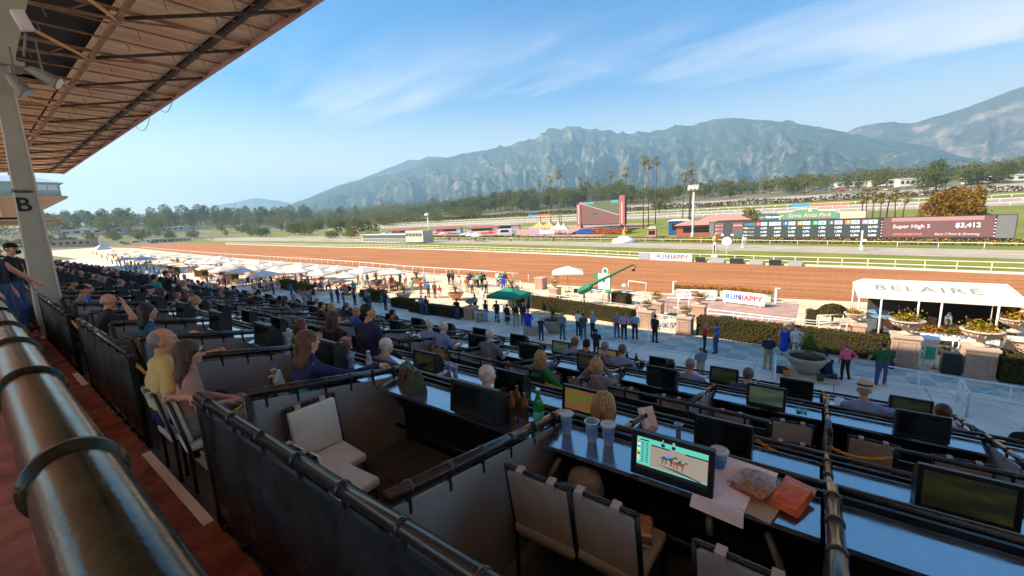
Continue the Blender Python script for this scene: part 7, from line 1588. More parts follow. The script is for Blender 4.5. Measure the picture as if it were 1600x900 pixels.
NUM=[('1',(.62,.04,.05),'15',('4,572','2,184','1,409')),('2',(.66,.66,.68),'9',('10,895','3,567','2,029')),('3',(.03,.14,.60),'3',('11,000','5,155','2,244')),('4',(.60,.36,.05),'7',('13,041','4,771','2,489')),('5',(.03,.45,.12),'23',('4,784','1,896','1,153')),('6',(.10,.11,.10),'22',('4,256','1,582','172')),('7',(.70,.22,.04),'10',('42,695','12,570','6,393')),('8',(.62,.25,.50),'8',('22,739','8,946','2,088'))]
for k,(n,c,odd,pools)in enumerate(NUM):
    u=.212+.055*k;panel(u,.74,u+.021,.92,em('no'+n,c),.052,'saddle_number');panel(u+.0215,.74,u+.047,.92,em('odds',(.52,.55,.68)),.052,'odds_box')
    words(n,u+.0105,.83,.62,M_lw,bold=.01);words(odd,u+.034,.83,.62,M_ink,bold=.01)
    for j,p in enumerate(pools):words(p,u+.034,.60-.18*j,.56,M_lw,bold=.006)
words('Super High 5',.742,.60,.98,M_lt,bold=.01);words('$3,412',.888,.62,1.12,M_lw,bold=.015);words('CARD GAME SALE',.733,.28,.50,em('text_red',(.75,.16,.10),.7),bold=.01);words('Race 7 Pool & Growing',.862,.28,.58,M_lt,shear=.2)
for k in range(12):
    tput(MB().box((TL*(.658 if k<6 else .952),TH*(.2+.125*(k%6)),.06),(.18,.18,.02),(0,0,.78)).build('marker',M_lt,tote))
# sign over the tote board
sg=thing('park_sign','cream and green arched sign reading Santa Anita Park above the tote board','sign',ta+Vector((0,0,TH+.02)))
M_sgn=mat('sign_green',(.12,.26,.20),.7,var=.05);M_sgc=mat('sign_cream',(.66,.55,.33),.7,var=.05);u0,u1=.305,.605
def arch(e,z):
    L0,L1=u0*TL,u1*TL;m=(L0+L1)/2-2.6;pts=[(L0+e,0+e),(L1-e,e),(L1-e,1.35-e),(m+5.6,1.45-e),(m+5,1.75-e),(m+2.4,1.9-e),(m+1.8,2.35-e),(m-1.8,2.35-e),(m-2.4,1.9-e),(m-5,1.75-e),(m-5.6,1.45-e),(L0+1.0+e,1.35-e),(L0+e,.8-e)]
    b=MB();n=len(pts);b.add([(x,y,z)for x,y in pts]+[(x,y,z-.2)for x,y in pts],[list(range(n)),list(range(2*n-1,n-1,-1))]+[(i,i+n,(i+1)%n+n,(i+1)%n)for i in range(n)]);return b
o=arch(0,-.2).build('board',M_sgc,sg);o.matrix_local=TM
bq=arch(.16,-.05);
for i,v in enumerate(bq.v):bq.v[i]=(min(v[0],u1*TL-4.2),v[1],v[2])
o=bq.build('green_field',M_sgn,sg);o.matrix_local=TM
o=link('lettering',text_mesh('lettering','Santa Anita Park',1.15,M_sgc,.01,shear=.35,bold=.012),sg);o.matrix_local=TM@Matrix.Translation((.415*TL,.85,.0))
o=MB().box((.437*TL-.9,1.95,-.03),(.6,.6,.03)).build('emblem',M_sgc,sg);o.matrix_local=TM
xs2=thing('betting_sign','dark teal xpressbet.com sign beside the arched park sign','sign',ta+Vector((0,0,TH+.02)));o=MB().span((.222*TL,0,-.3),(.302*TL,1.5,-.1)).build('board',mat('teal_dark',(.02,.10,.12),.6),xs2);o.matrix_local=TM
for txt,u,m in(('xpress',.247,em('text_amber',(.70,.42,.10),.5)),('bet.com',.280,M_lw)):o=link('lettering',text_mesh('lettering',txt,.85,m,.004,bold=.006),xs2);o.matrix_local=TM@Matrix.Translation((u*TL,.75,-.09))
# ---- big video screen
sx0=(-90.31,172.3,1.55);sx1=(-66.31,169.16,1.43);a=Vector(sx0);c=Vector(sx1);SD=Vector((c.x-a.x,c.y-a.y,0));SL=SD.length;SD.normalize();SM=frame((0,0,0),SD,(0,0,1))
vs_=thing('video_screen','big infield video screen showing the reddish brown track','screen',a);k_=SL/74.0
SB,ST=4.2*k_,37*k_
def sput(b,n,m):o=b.build(n,m,vs_);o.matrix_local=SM;return o
M_sfr=mat('screen_frame_red',(.30,.10,.085),.6,var=.05)
sput(MB().span((0,SB,-1.2),(SL,ST,0)),'cabinet',M_house);sput(MB().span((-.2,SB-.2,-.8),(1.9,ST-1.2,.5)),'side_tower',M_sfr);sput(MB().span((SL-2.6,SB-.2,-.8),(SL,ST+1.4,.5)),'side_tower',M_sfr)
def spoly(p,m,z,n='picture'):return sput(MB().add([(u*SL,SB+v*(ST-SB),z)for u,v in p],[tuple(range(len(p)))]),n,m)
spoly([(.035,.03),(.90,.03),(.90,.35),(.035,.93)],em('scr_dirt',(.155,.060,.045)),.03);spoly([(.035,.93),(.90,.35),(.90,.97),(.035,.97)],em('scr_turf',(.085,.095,.035)),.03)
spoly([(.035,.93),(.90,.35),(.90,.38),(.035,.955)],em('scr_rail',(.40,.36,.30)),.05);spoly([(.04,.88),(.12,.86),(.12,.97),(.04,.97)],em('scr_logo',(.55,.12,.16)),.05);spoly([(.13,.88),(.36,.86),(.36,.96),(.13,.96)],em('scr_teal',(.06,.28,.28)),.05);spoly([(.72,.86),(.86,.86),(.86,.97),(.72,.97)],em('scr_teal',(.06,.28,.28)),.05);spoly([(.30,.42),(.46,.44),(.44,.50),(.34,.48)],em('scr_horse',(.06,.035,.03)),.05);spoly([(.42,.50),(.5,.47),(.5,.53),(.43,.55)],em('scr_blue',(.05,.10,.22)),.05)
for u in(.035,.945):
    for k in range(9):sput(MB().box((u*SL,SB+(.1+.09*k)*(ST-SB),.53),(.5,.55,.04)),'tower_letter',M_lt)
for u in(.08,.92):sput(MB().span((u*SL-.5,-.2,-.8),(u*SL+.5,SB-.2,-.2)),'leg',M_house)
# letters of flowers on the bank below the screen
fb=thing('flower_bank','sloping bank of blue and orange flowers below the video screen','flower bed',(-75.79,141.89,0.52));
q0=Vector((-75.79,141.89,0.52));q1=Vector((-55.56,138.78,0.42));dd=(q1-q0);nrm=Vector((-dd.y,dd.x,0)).normalized()
for nm,f0,f1,m in(('blossoms',.0,.30,leafmat('flower_blue',(.05,.16,.55),(.10,.25,.6),.2,(.05,.2,.6))),('blossoms',.30,1.0,leafmat('flower_coral',(.62,.13,.06),(.55,.20,.06),.2,(.6,.15,.06)))):
    n=1100;u=rng.uniform(f0,f1,n);w=rng.uniform(0,1,n);keep=(np.sin(u*95)>-.55)|(rng.random(n)<.15);u,w=u[keep],w[keep]
    pt=np.stack([dd.x*u+nrm.x*5*w,dd.y*u+nrm.y*5*w,.2+1.5*w],-1);V,F=leafcloud(0,pt,.30);stuff(link(nm,npmesh(nm,V,F,m),fb))
V,F=leafcloud(0,np.stack([dd.x*(u:=rng.uniform(-.1,1.1,2200))+nrm.x*7*(w:=rng.uniform(-.1,1.2,2200)),dd.y*u+nrm.y*7*w,.05+1.5*np.clip(w,0,1)],-1),.4);stuff(link('leaves',npmesh('leaves',V,F,M_flgr),fb))
# ---- light poles
def lightpole(p,h,label,big=True):
    t=thing('light_pole',label,'light pole',p);MB().tube([(0,0,0),(0,0,h)],[.30,.20],10).build('pole',M_wr,t);MB().rbox((0,0,h+.6),(2.7 if big else 1.8,1.2,1.4),.15).build('lamp_box',mat('lamp_box_tan',(.42,.36,.29),.7,var=.08),t);MB().lathe([(.5,0),(.45,2.0),(.3,2.1)],n=10).build('base',M_aqua,t)
    for s in(-.9,0,.9):MB().lathe([(.3,0),(.35,.2)],(s,-.72,h+.5),10,rot=(pi/2,0,0)).build('lamp',M_glass,t)
lightpole((-26.07,111.93,-0.01),12.6,'tall white light pole with a boxy head left of the tote board');lightpole((-141.35,126.87,0.06),10.5,'slim light pole with a square head in the infield',False)
# ---- kiosks, trucks, tents, people in the infield
def kiosk(p,w,d,h,label,mw,mr,rz=.3,roof=1.2):
    t=thing('kiosk',label,'kiosk',p,rz);MB().box((0,0,h/2),(w,d,h)).build('wall',mw,t);b=MB();b.add([(-w*.56,-d*.6,h),(w*.56,-d*.6,h),(w*.56,d*.6,h),(-w*.56,d*.6,h),(-w*.3,0,h+roof),(w*.3,0,h+roof)],[(0,1,5,4),(1,2,5),(2,3,4,5),(3,0,4),(3,2,1,0)]);b.build('roof',mr,t);MB().span((-w*.35,-d/2-.04,h*.35),(w*.35,-d/2-.01,h*.8)).build('counter_opening',M_house,t);return t
M_rroof=mat('red_roof',(.40,.11,.06),.7,var=.1);M_bluek=mat('kiosk_blue',(.02,.12,.30),.6,var=.05);M_pinkr=mat('pink_roof',(.50,.24,.18),.7,var=.1);M_orc=mat('orange_canvas',(.72,.36,.12),.8,var=.05);M_lil=mat('lilac_cloth',(.42,.30,.50),.8,var=.05)
kiosk((-35.64,135.68,0.33),6.2,3.5,4.2,'bright blue kiosk with white trim left of the tote board',M_bluek,M_wr,.3,.5);kiosk((-28.66,130.53,0.16),12,7,3.2,'wide reddish roofed stand behind the light pole',M_rroof,M_pinkr,.2,1.2);kiosk((-26.01,152.59,0.87),14,8,3.0,'pink roofed pavilion peeking over the tote board',M_pinkr,M_pinkr,.2,1.6)
kiosk((-40.88,125.89,0.02),2.6,2.6,2.6,'small thatched booth right of the video screen',M_pinkr,mat('thatch',(.42,.34,.22),.9,var=.2),.2,.9)
def peak_tent(p,w,h,label,m,valm=None,rz=.2):
    t=thing('peaked_tent',label,'tent',p,rz);b=MB();b.add([(-w/2,-w/2,h),(w/2,-w/2,h),(w/2,w/2,h),(-w/2,w/2,h),(-w*.10,-w*.10,h+w*.28),(w*.10,-w*.10,h+w*.28),(w*.10,w*.10,h+w*.28),(-w*.10,w*.10,h+w*.28),(0,0,h+w*.55)],[(0,1,5,4),(1,2,6,5),(2,3,7,6),(3,0,4,7),(4,5,8),(5,6,8),(6,7,8),(7,4,8),(3,2,1,0)]);b.build('canopy',m,t)
    for sx in(-1,1):
        for sy in(-1,1):MB().tube([(sx*w*.48,sy*w*.48,0),(sx*w*.48,sy*w*.48,h)],.07,6).build('leg',M_wr,t)
    if valm:MB().span((-w*.47,-w*.49,.2),(w*.47,-w*.46,h*.65)).build('side_panel',valm,t)
    return t
peak_tent((-93.31,144.55,0.61),6.5,2.8,'peaked orange topped tent with a lilac side cloth, left of two',M_orc,M_lil);peak_tent((-88.19,143.79,0.58),6.5,2.8,'peaked orange topped tent, right of two',M_orc,M_awn);peak_tent((-81.88,140.16,0.46),5.5,2.4,'white peaked tent right of the orange ones',M_awn);peak_tent((-79.38,139.79,0.45),4.5,2.2,'small white peaked tent left of the video screen',M_awn)
t=thing('food_truck','white food truck with a pale blue cab in the infield','truck',(-106.3,137.82,0.39),.55);MB().rbox((0,0,1.75),(6.0,2.4,2.5),.15).build('body',M_wr,t);MB().rbox((3.6,0,1.35),(1.6,2.2,1.8),.3).build('cab',mat('cab_blue',(.30,.50,.62),.4),t);MB().span((-2,-1.24,1.7),(1.5,-1.2,2.7)).build('hatch',M_house,t)
for sx in(-1.8,3.2):
    for sy in(-1.05,1.05):MB().lathe([(.45,-.12),(.45,.12)],(sx,sy,.45),12,rot=(pi/2,0,0)).build('wheel',M_house,t)
# the glazed white pavilion in the infield
p0=Vector((-172.78,113.61,-0.0));p1=Vector((-119.64,104.99,-0.0));d=Vector((p1.x-p0.x,p1.y-p0.y,0));L=d.length;t=thing('pavilion','long low white glazed pavilion with a taller end in the infield','building',p0,atan2(d.y,d.x))
MB().box((L*.38,1.6,1.6),(L*.76,4,3.2)).build('wall',mat('pavilion_wall',(.48,.44,.36),.8),t);MB().box((L*.88,1.6,2.6),(L*.24,4.4,4.3)).build('tower',mat('pavilion_wall',(.48,.44,.36),.8),t);MB().box((L*.38,1.6,3.32),(L*.78,5,.2)).build('roof',M_wr,t)
me=MB().box((0,0,0),(L/27,.08,1.15)).mesh('window',mat('dark_pane',(.10,.13,.14),.2,var=.1))
for k in range(19):
    for z in(.85,2.35):link('window',me,t,(L*.02+L*.74/19*(k+.5),-.43,z))
for k in range(5):link('window',me,t,(L*.785+L*.045*k,-.63,3.2))
b=plain_rail([(p0.x-2,p0.y-3,0),(p1.x,p1.y-3,0)],1.2,'white rail in front of the glazed pavilion',(1.0,.5),3.0,.05)
# coloured parasols, stalls and people on the pink infield paving
cm_={}
for k,(px_,l,c)in enumerate([((-215.79,139.23,0.44),'red parasol over infield stalls','red'),((-217.87,147.1,0.69),'rust parasol over infield stalls','rust'),((-193.78,140.88,0.49),'white parasol over infield stalls','white'),((-190.32,147.79,0.71),'rust parasol over infield stalls','rust'),((-169.13,138.48,0.41),'red parasol over infield stalls','red'),((-165.11,141.41,0.51),'cream parasol over infield stalls','cream'),((-142.28,132.85,0.23),'red parasol over infield stalls','red'),((-135.2,129.29,0.13),'cream parasol over infield stalls','cream'),((-133.99,132.1,0.21),'rust parasol over infield stalls','rust'),((-126.61,128.65,0.11),'blue parasol over infield stalls','blue'),((-126.23,131.45,0.19),'teal parasol over infield stalls','teal'),((-117.45,125.29,0.0),'white parasol over infield stalls','white'),((-116.97,127.92,0.08),'light blue parasol over infield stalls','light blue'),((-111.34,124.78,-0.0),'white parasol over infield stalls','white'),((-113.36,130.29,0.16),'orange parasol over infield stalls','orange'),((-107.97,127.22,0.06),'rust parasol over infield stalls','rust'),((-107.4,129.79,0.14),'red parasol over infield stalls','red'),((-104.62,113.97,-0.0),'white parasol over infield stalls','white'),((-97.77,110.52,-0.0),'cream parasol over infield stalls','cream'),((-117.13,114.65,-0.0),'rust parasol over infield stalls','rust'),((-154.4,146.93,0.68),'red parasol over infield stalls','red'),((-116.69,142.0,0.53),'rust parasol over infield stalls','rust')]):
    parasol(px_[0],px_[1],l,1.25,None,'coloured parasols over the infield stalls',cm('cloth',c)).location=px_
for k,(p,l)in enumerate((((-202.36,161.05,1.16),'long red roofed stall row behind the pavilion, left one'),((-166.19,163.15,1.23),'long red roofed stall row behind the parasols, middle one'),((-139.47,162.08,1.19),'long red roofed stall row behind the parasols, right one'))):kiosk(p,16,5,2.6,l,M_kerb,M_rroof,.5,1.0)
t=kiosk((-142.75,173.95,1.61),30,4,2.6,'long grey roofed shed behind the infield stalls',M_path,mat('shed_roof',(.45,.40,.33),.8),.45,.5)
INF=[(-122.12,111.49,-0.0),(-131.87,125.15,0.0),(-115.97,114.27,-0.0),(-128.57,127.41,0.07),(-113.83,117.14,-0.0),(-120.8,129.29,0.13),(-111.79,120.18,-0.0),(-99.0,110.59,-0.01),(-105.65,122.83,-0.0),(-96.97,113.25,-0.0),(-103.31,125.6,0.01),(-94.92,115.93,-0.0),(-100.33,127.62,0.08),(-89.46,118.43,-0.0),(-82.59,109.86,-0.0),(-87.36,121.14,-0.0),(-77.66,112.21,-0.0),(-85.3,123.95,-0.0),(-75.7,114.7,-0.0),(-79.59,125.9,0.03),(-73.71,117.2,-0.0),(-65.76,109.19,-0.0),(-71.68,119.73,-0.0),(-63.88,111.5,-0.0),(-66.76,121.95,-0.0),(-61.96,113.82,-0.01)]
for(x,y,z)in INF:
    pose,hs=RT.choice((('rest','short'),('phone','cap'),('rest','bob'),('walk','short')));top=RT.choice(['white','black','red','blue','grey','tan','orange','navy'])
    person(body_mesh('far_%s_%s'%(pose,hs),lambda:standing(pose,'short',hs),.035),(x,y,z+.02),RT.uniform(-3,3),'small far person in a %s top in the infield crowd'%top,'tan',top,RT.choice(['navy','black','khaki']),'brown',acc='white',group='people in the infield')
t=thing('statue','white statue plinth on the beige path below the screen','statue',(-41.9,105.97,-0.01));MB().lathe([(3.2,0),(3.0,.8),(1.8,1.1),(1.4,1.6),(.5,1.8)],n=14).build('plinth',M_wr,t);b=MB();b.tube([(-.3,0,1.8),(-.15,0,2.6),(.1,0,3.2),(.2,0,3.7)],[.22,.3,.34,.12],8);b.tube([(.3,0,1.8),(.15,0,2.6)],[.2,.26],8);b.rbox((.22,0,3.9),(.3,.3,.4),.1);b.tube([(.1,0,3.2),(.6,.1,3.0),(.9,.1,3.4)],[.14,.12,.08],8);b.build('figure',M_orc,t)
for(pa,pb,l,mm,f)in(((-214.36,313.76,7.8),(-185.49,306.51,7.42),'blue and orange banner far across the backstretch, left one',0,.38),((-13.43,275.93,5.89),(11.15,270.44,5.63),'blue and orange lettered banner across the backstretch, right one',0,.33)):
    a,c=Vector(pa),Vector(pb);d=c-a;L=d.length;t=thing('banner',l,'banner',a,0);rz=atan2(d.y,d.x);zs=[0,0]
    for u0_,u1_,m in((0,f,mat('banner_blue',(.04,.25,.62),.7)),(f,1,mat('banner_orange',(.66,.16,.06),.7))):
        n=max(2,int((u1_-u0_)*14))
        for k in range(n):o=MB().box((0,0,1.0),(L*(u1_-u0_)/n*.86,.2,1.9)).build('letter_panel',m,t);o.location=d*(u0_+(u1_-u0_)*(k+.5)/n);o.rotation_euler=(0,0,rz)
# backstretch: rails, hedge, sheds
def far_rail(y,x0,x1,h,label,r=.12):
    t=thing('running_rail',label,'rail');xs_=np.arange(x0,x1,12.0);MB().tube([(x,y,float(hterr(x,y))+h)for x in xs_],r,5).build('rail',M_wr,t);me=MB().tube([(0,0,0),(0,0,h)],r,5).mesh('post',M_wr)
    for x in np.arange(x0,x1,6.0)[:140]:link('post',me,t,(x,y,float(hterr(x,y))))
far_rail(227,-420,130,1.2,'white rail on the near side of the backstretch');far_rail(285.5,-460,180,1.3,'white rail on the far side of the backstretch',.14);far_rail(256,-440,160,1.2,'white rail dividing the two backstretch tracks')
for nm,x0,x1,y,h,l in(('hedge',-420,240,336,3.2,'long dark hedge along the whole far backstretch'),):
    t=thing(nm,l,'hedge');n=9000;u=rng.uniform(x0,x1,n);p=np.stack([u,y+rng.uniform(-2,2,n),rng.uniform(.1,h,n)*(1+.2*np.sin(u*.12))],-1);p[:,2]+=hterr(p[:,0],p[:,1]);V,F=leafcloud(0,p,.8);stuff(link('leaves',npmesh('leaves',V,F,M_hedge),t))
def building(p,w,d,h,label,mw,mr,rz=.0,n=6):
    t=thing('building',label,'building',p,rz);MB().box((0,0,h/2),(w,d,h)).build('wall',mw,t);MB().box((0,0,h+.25),(w+1,d+1,.5)).build('roof',mr,t);me=MB().box((0,0,0),(w/n*.55,.1,h*.38)).mesh('window',M_house)
    for k in range(n):link('window',me,t,(-w/2+w/n*(k+.5),-d/2-.04,h*.55))
    return t
for i,(p,w,h,l)in enumerate((((21.4,527.53,21.8),26,4,'low white stable roof in the trees, leftmost of four on the right'),((49.16,503.85,19.96),34,5,'low white stable roof beside the conifer'),((58.04,474.22,17.78),20,6,'pale taller stable beside the tall conifer'),((98.82,459.41,16.74),30,4,'low white roof near the right edge below the trees'),((-678.89,165.59,11.77),42,5,'long white roofed shed in the trees on the left'),((-678.89,96.89,11.78),60,6,'pale building with large windows at the far left bend'),((-673.49,126.86,11.44),40,4,'long pale wall at the far left bend'))):
    building(p,w,9,h,l,M_kerb,M_wr,(.3,.2,.3,.2,.75,.9,.8)[i])
building((-474.53,54.64,1.81),26,8,5,'low tan building beyond the end of the seating',mat('tan_wall',(.52,.34,.22),.8),mat('tan_roof',(.45,.36,.28),.8),.9)
def car(p,c,label,rz,group=None):
    t=thing('parked_car',label,'car',p,rz,group);m=cm('cloth',c);MB().rbox((0,0,.62),(4.4,1.8,.75),.2).build('body',m,t);MB().rbox((-.2,0,1.15),(2.5,1.6,.6),.22).build('cabin',M_house,t)
    for sx in(-1.35,1.35):
        for sy in(-.85,.85):MB().lathe([(.33,-.1),(.33,.1)],(sx,sy,.33),10,rot=(pi/2,0,0)).build('wheel',M_house,t)
    bpy.context.view_layer.update();KIDS[t.name]=list(t.children);return t
cars={c:car((0,0,0),c,'%s car parked beyond the trees'%c,0,'parked cars far off')for c in('white','grey','black','light blue','red')}
CP=[(-496.35,99.77,2.62),(-478.23,100.35,1.94),(-480.89,106.75,2.05),(-462.27,107.32,1.37),(-465.65,113.58,1.48),(-451.05,97.79,0.97),(-480.09,92.08,2.01),(-457.25,141.24,1.19),(-456.59,81.81,1.17),(-482.97,83.44,2.13),(-86.32,537.06,22.54),(-76.67,549.15,23.51),(-63.55,534.0,22.3),(-51.42,519.65,21.17),(-40.18,505.79,20.12),(-29.79,492.82,19.14),(-21.22,504.06,19.98),(-11.84,491.49,19.04),(-3.14,479.17,18.15),(4.93,467.54,17.32),(12.43,456.63,16.54),(20.22,466.88,17.26),(26.99,456.19,16.51),(33.29,445.91,15.8),(39.18,436.48,15.15),(44.64,427.12,14.52),(51.83,436.51,15.15),(56.72,427.1,14.54),(61.33,418.43,13.96),(65.61,410.04,13.42),(69.6,401.93,12.91),(76.3,410.63,13.46),(79.9,402.73,12.96),(83.3,395.31,12.49)]
for i,p in enumerate(CP):
    c=('white','grey','black','white','light blue','grey','red')[i%7]
    if i<5 and list(cars)[i]:pass
    q=cars[c]
    if 'used' not in q:q.location=p;q.rotation_euler=(0,0,RT.random()*3);q['used']=1
    else:dup(q,p,RT.random()*3,'%s car parked beyond the trees'%c,'parked cars far off')
for q in cars.values():
    if 'used' in q:del q['used']
t=thing('starting_gate','dark green starting gate frame at the left end of the track','starting gate',(-454.2,110.7,1.09),.9)
for k in range(15):MB().span((-14+2*k,-1.2,0),(-13.8+2*k,1.2,3.0)).build('stall_post',M_sgn,t)
MB().span((-14.2,-1.3,3.0),(14.4,1.3,3.5)).build('canopy',M_wr,t);MB().span((-14.2,1.2,1.0),(14.4,1.3,1.3)).build('cross_bar',M_sgn,t)

# ================================================================== TREES
M_bark=mat('bark',(.10,.075,.055),.95,var=.2,scale=2)
M_leafA=leafmat('leaf_olive',(0.125,0.165,0.020),(0.25,0.245,0.034),.4,(.12,.095,.03));M_leafB=leafmat('leaf_grey_green',(0.15,0.175,0.036),(0.27,0.265,0.055),.4,(.13,.115,.055));M_leafC=leafmat('leaf_dark',(0.075,0.12,0.020),(0.165,0.19,0.030),.35,(.075,.07,.025));M_leafO=leafmat('leaf_orange',(0.20,0.10,0.012),(0.30,0.17,0.02),.3,(.26,.14,.015));M_leafY=leafmat('leaf_yellow',(.16,.15,.02),(.24,.20,.03),.35,(.2,.16,.03))
def tree_parts(seed,h,w,base,mleaf,n=1500,leaf=.42,clumps=16,flat=.75):
    rr=np.random.default_rng(seed);b=MB();th=h*base;b.tube([(0,0,-.5),(.1,.05,th*.5),(.15,-.05,th),(.1,.1,h*.72)],[.028*h,.022*h,.017*h,.006*h],7);C=[]
    for k in range(clumps):
        a=k*2.399+rr.uniform(-.4,.4);z=th*1.02+(h-th)*((k+.5)/clumps)*.92;rad=w*.5*sin(pi*min(1,max(.12,((z-th)/(h-th))*.78+.2)))**.8*rr.uniform(.35,1.0)
        c=np.array([rad*cos(a),rad*sin(a),z]);C.append((c,w*rr.uniform(.13,.24)))
        if k%2==0:b.tube([(.1,0,th*rr.uniform(.7,1.1)),(c[0]*.5,c[1]*.5,(th+z)/2),tuple(c)],[.010*h,.007*h,.003*h],5)
    P=[]
    for c,r in C:
        m=int(n/clumps);d=rr.normal(size=(m,3));d/=np.linalg.norm(d,axis=1,keepdims=True);P.append(c+d*(r*rr.uniform(.35,1.08,(m,1))**.6)*(1,1,flat))
    V,F=leafcloud(0,np.concatenate(P),leaf,rr);return b.mesh('trunk',M_bark),npmesh('crown',V,F,mleaf)
VAR=[('broad olive tree with a rounded crown',tree_parts(1,14,13,.28,M_leafA,1500,.48),14),('dark evergreen tree with a dense crown',tree_parts(2,16,11,.22,M_leafC,1700,.45,18),16),('tall grey green eucalyptus with an open crown',tree_parts(3,20,11,.40,M_leafB,1400,.46,15),20),('low spreading oak like tree',tree_parts(4,10,13,.22,M_leafC,1300,.48,14,.6),10),('loose grey green tree',tree_parts(5,13,10,.3,M_leafB,1200,.45),13),('narrow olive tree',tree_parts(6,17,7,.25,M_leafA,1200,.42),17)]
def tree(k,p,h,label,group=None,rz=None):
    nm,(tm,cmsh),h0=VAR[k];t=thing('tree',label,'tree',p,RT.random()*6 if rz is None else rz,group);s=h/h0;t.scale=(s,s,s);link('trunk',tm,t);link('crown',cmsh,t);return t
RTT=np.random.default_rng(21)
def forest(n,xr,yr,hr,where,kinds=(0,1,2,3,4,5)):
    for i in range(n):
        x,y=RTT.uniform(*xr),RTT.uniform(*yr);k=int(RTT.choice(kinds));h=RTT.uniform(*hr);h=h*(.75 if k==3 else 1.15 if k==2 else 1)
        tree(k,(x,y,float(hterr(x,y))-.2),h,'%s %s'%(VAR[k][0],where),'trees %s'%where)
forest(72,(-520,-180),(430,540),(18,29),'in the far belt left of the palms');forest(62,(-180,120),(435,560),(11,17),'in the far belt behind the palms');forest(30,(90,300),(430,540),(11,17),'in the far belt at the right edge');forest(84,(-980,-640),(60,460),(17,29),'beyond the left track bend',(0,1,2,2,5,4));forest(38,(-640,-380),(190,330),(7,13),'along the left infield road',(3,4,0));forest(24,(-560,-470),(20,140),(6,10),'low beside the left bend',(3,0,4))
# the wood behind, too deep to count
Pm=[]
for i in range(1650):
    if i<900:x,y=RTT.uniform(-900,420),RTT.uniform(450,680)
    elif i<1250:x,y=RTT.uniform(-900,-300),RTT.uniform(250,470)
    else:x,y=RTT.uniform(-1000,-640),RTT.uniform(-60,470)
    h=RTT.uniform(12,19)*(1.55 if x<-200 else .95)if i<900 else RTT.uniform(8,15)if i<1250 else RTT.uniform(13,22);m=84;d=RTT.normal(size=(m,3));d/=np.linalg.norm(d,axis=1,keepdims=True);Pm.append(np.array([x,y,float(hterr(x,y))+h*.55])+d*(h*.55,h*.55,h*.5)*RTT.uniform(.4,1.05,(m,1)))
V,F=leafcloud(0,np.concatenate(Pm),.95,RTT);stuff(link('woodland',npmesh('woodland',V,F,M_leafA)))
tree(1,(59.52,390.9,12.21),20,'tall dark conifer like tree above the stable roofs');
for p,h,l,k in(((54.39,380.0,11.55),13,'dark tree left of the tall conifer',3),((-34.9,550.22,23.59),11,'rounded dark tree on the brown slope',3),((-113.86,538.4,22.64),9,'bushy dark tree left of the brown slope',3),((-86.93,521.06,21.28),6,'round shrub alone on the brown slope',3),((-82.89,268.5,5.53),13,'large dark round tree behind the tall palms',0)):tree(k,p,h,l)
def bush(p,w,h,label,m,n=2600,leaf=.5,seed=5):
    tm,cmsh=tree_parts(seed,h,w,.16,m,n,leaf,22,.7);t=thing('tree',label,'tree',p);link('trunk',tm,t);link('crown',cmsh,t)
bush((28.7,160.99,1.15),15,8.2,'big rounded orange leaved tree right of the palms',M_leafO,4200,.42);bush((-21.13,173.2,1.58),8,5.5,'small olive tree with thin crown above the tote board',M_leafY,1200,.3,8);bush((-708.47,73.01,13.63),26,17,'yellow green sunlit tree beside the lettered column',M_leafY,1800,.8,11);bush((-895.81,86.77,27.35),30,16,'orange tinted tree behind the yellow green one',M_leafO,1500,1.0,12);bush((-559.12,110.89,5.32),14,7,'round green shrub by the parked cars',M_leafY,1000,.6,13);bush((-574.22,92.75,6.04),14,8,'pale green bush left of the parked cars',M_leafY,1000,.6,14)
bush((-249.19,142.15,0.53),9,4.5,'clipped golden shrub left of the pavilion',M_leafY,900,.4,15);bush((-230.61,144.46,0.6),9,4.5,'clipped golden shrub nearer the pavilion',M_leafY,900,.4,16)
for i in range(16):
    x,y=-235-17*i,165+4*(i%5);tree((4,3,0)[i%3],(x,y,float(hterr(x,y))),7+(i*7)%5,'small tree along the infield road, number %s of the row from the palms leftwards'%'one two three four five six seven eight nine ten eleven twelve thirteen fourteen fifteen sixteen'.split()[i],'small trees along the infield road')
# palms: slender trunks, heads of fan leaves
def palm_mesh(h,seed,r=2.1):
    rr=np.random.default_rng(seed);b=MB();lean=rr.uniform(-.6,.6);b.tube([(0,0,-.5),(lean*.3,0,h*.5),(lean,0,h)],[.24,.15,.13],8);P=[];F=[];V=[]
    for k in range(46):
        a=k*2.399;e=rr.uniform(-1.0,1.3);d=np.array([cos(a)*cos(e),sin(a)*cos(e),sin(e)]);c0=np.array([lean,0,h]);c=c0+d*r*rr.uniform(.45,.6);sd_=np.cross(d,(0,0,1.));sd_/=max(1e-6,np.linalg.norm(sd_));up=np.cross(sd_,d)
        o=len(V);V+=[c0+sd_*.03,c0-sd_*.03,c+np.array([0,0,-.05])];F.append((o,o+1,o+2))
        for q in np.linspace(-1.25,1.25,7):
            t=c+(d*cos(q)+sd_*sin(q))*r*.55+np.array([0,0,-.25*abs(q)]);o=len(V);V+=[c-sd_*.05*r*.3,c+sd_*.05*r*.3+d*.06,t];F.append((o,o+1,o+2))
    sk=MB().lathe([(.24,0),(.62,.2),(.5,1.4),(.25,1.7)],(lean,0,h-1.9),9)
    return b.mesh('trunk',M_bark),npmesh('crown',np.array(V),np.array(F),M_palmA),sk.mesh('skirt',mat('palm_skirt',(.22,.14,.06),1,var=.3,scale=3))
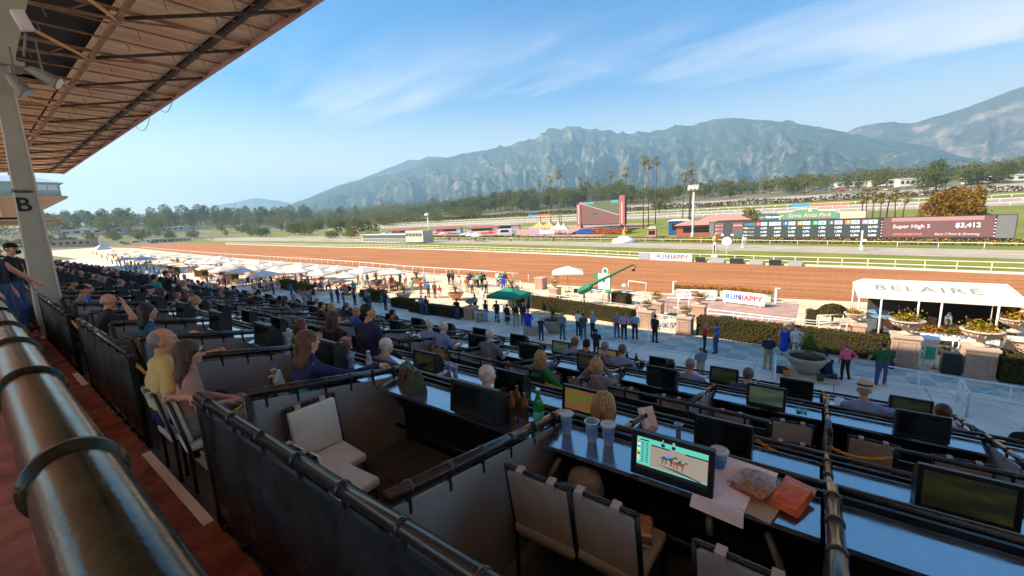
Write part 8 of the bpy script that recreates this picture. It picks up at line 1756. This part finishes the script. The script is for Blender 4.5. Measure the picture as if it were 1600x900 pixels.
M_palmA=leafmat('fan_palm_leaf',(.10,.11,.02),(.30,.21,.035),.4,(.3,.19,.03))
PB=[palm_mesh(1,3),palm_mesh(1,9)]
PALMS=[((-138.71,216.02,3.23),841,289,'short palm left of the orange tents'),((-122.43,201.31,2.64),859,283,'tall thin palm left of the pair by the tents'),((-115.78,199.18,2.55),872,278,'thin palm of a pair behind the tents, left one'),((-120.52,209.57,2.97),879,275,'thin palm of a pair behind the tents, right one'),((-119.47,233.23,3.95),909,286,'palm just left of the video screen'),((-105.98,227.36,3.7),934,284,'palm above the middle of the video screen'),((-95.15,222.62,3.5),956,276,'thin palm above the right part of the screen'),((-72.4,184.7,2.0),978,273,'bushy palm at the right post of the screen'),((-55.51,160.11,1.12),1009,256,'tallest palm of the central cluster'),((-53.31,159.52,1.1),1015,262,'palm leaning on the tallest palm of the cluster'),((-59.51,187.46,2.11),1031,257,'tall palm right of the cluster'),((-44.9,175.38,1.66),1064,280,'thin palm left of the light pole'),((-42.24,174.51,1.63),1080,266,'tall palm directly above the light pole'),((-41.71,174.29,1.62),1085,281,'shorter palm behind the light pole'),((-878.34,317.9,26.34),372,321,'lone far palm above the left tree belt')]
for i,(p,tx,ty,l)in enumerate(PALMS):
    p=Vector(p);D=(p-Vector((0,0,8))).dot(cf)
    t=thing('palm_tree',l,'palm',p);PX_=[61,69,74,75,59,61,69,79,102,96,93,72,86,71,24][i]
    h=D/640.0*PX_/.985;tm,cmsh,sk=palm_mesh(h,30+i,2.7+.5*(i==7)+.3*(i in(8,9)));link('trunk',tm,t);link('crown',cmsh,t);link('skirt',sk,t)
for i,p in enumerate([(10.43,174.68,1.63),(11.34,174.24,1.62),(12.66,170.83,1.49),(14.39,170.01,1.46),(16.03,172.01,1.54),(17.99,171.11,1.5),(19.19,167.74,1.39)]):
    tm,cmsh,sk=palm_mesh(7.2+(i*5%3)*.5,60+i,2.3);t=thing('palm_tree','short palm of the clump above the park sign','palm',p,0,'short palms above the park sign');link('trunk',tm,t);link('crown',cmsh,t);link('skirt',sk,t)
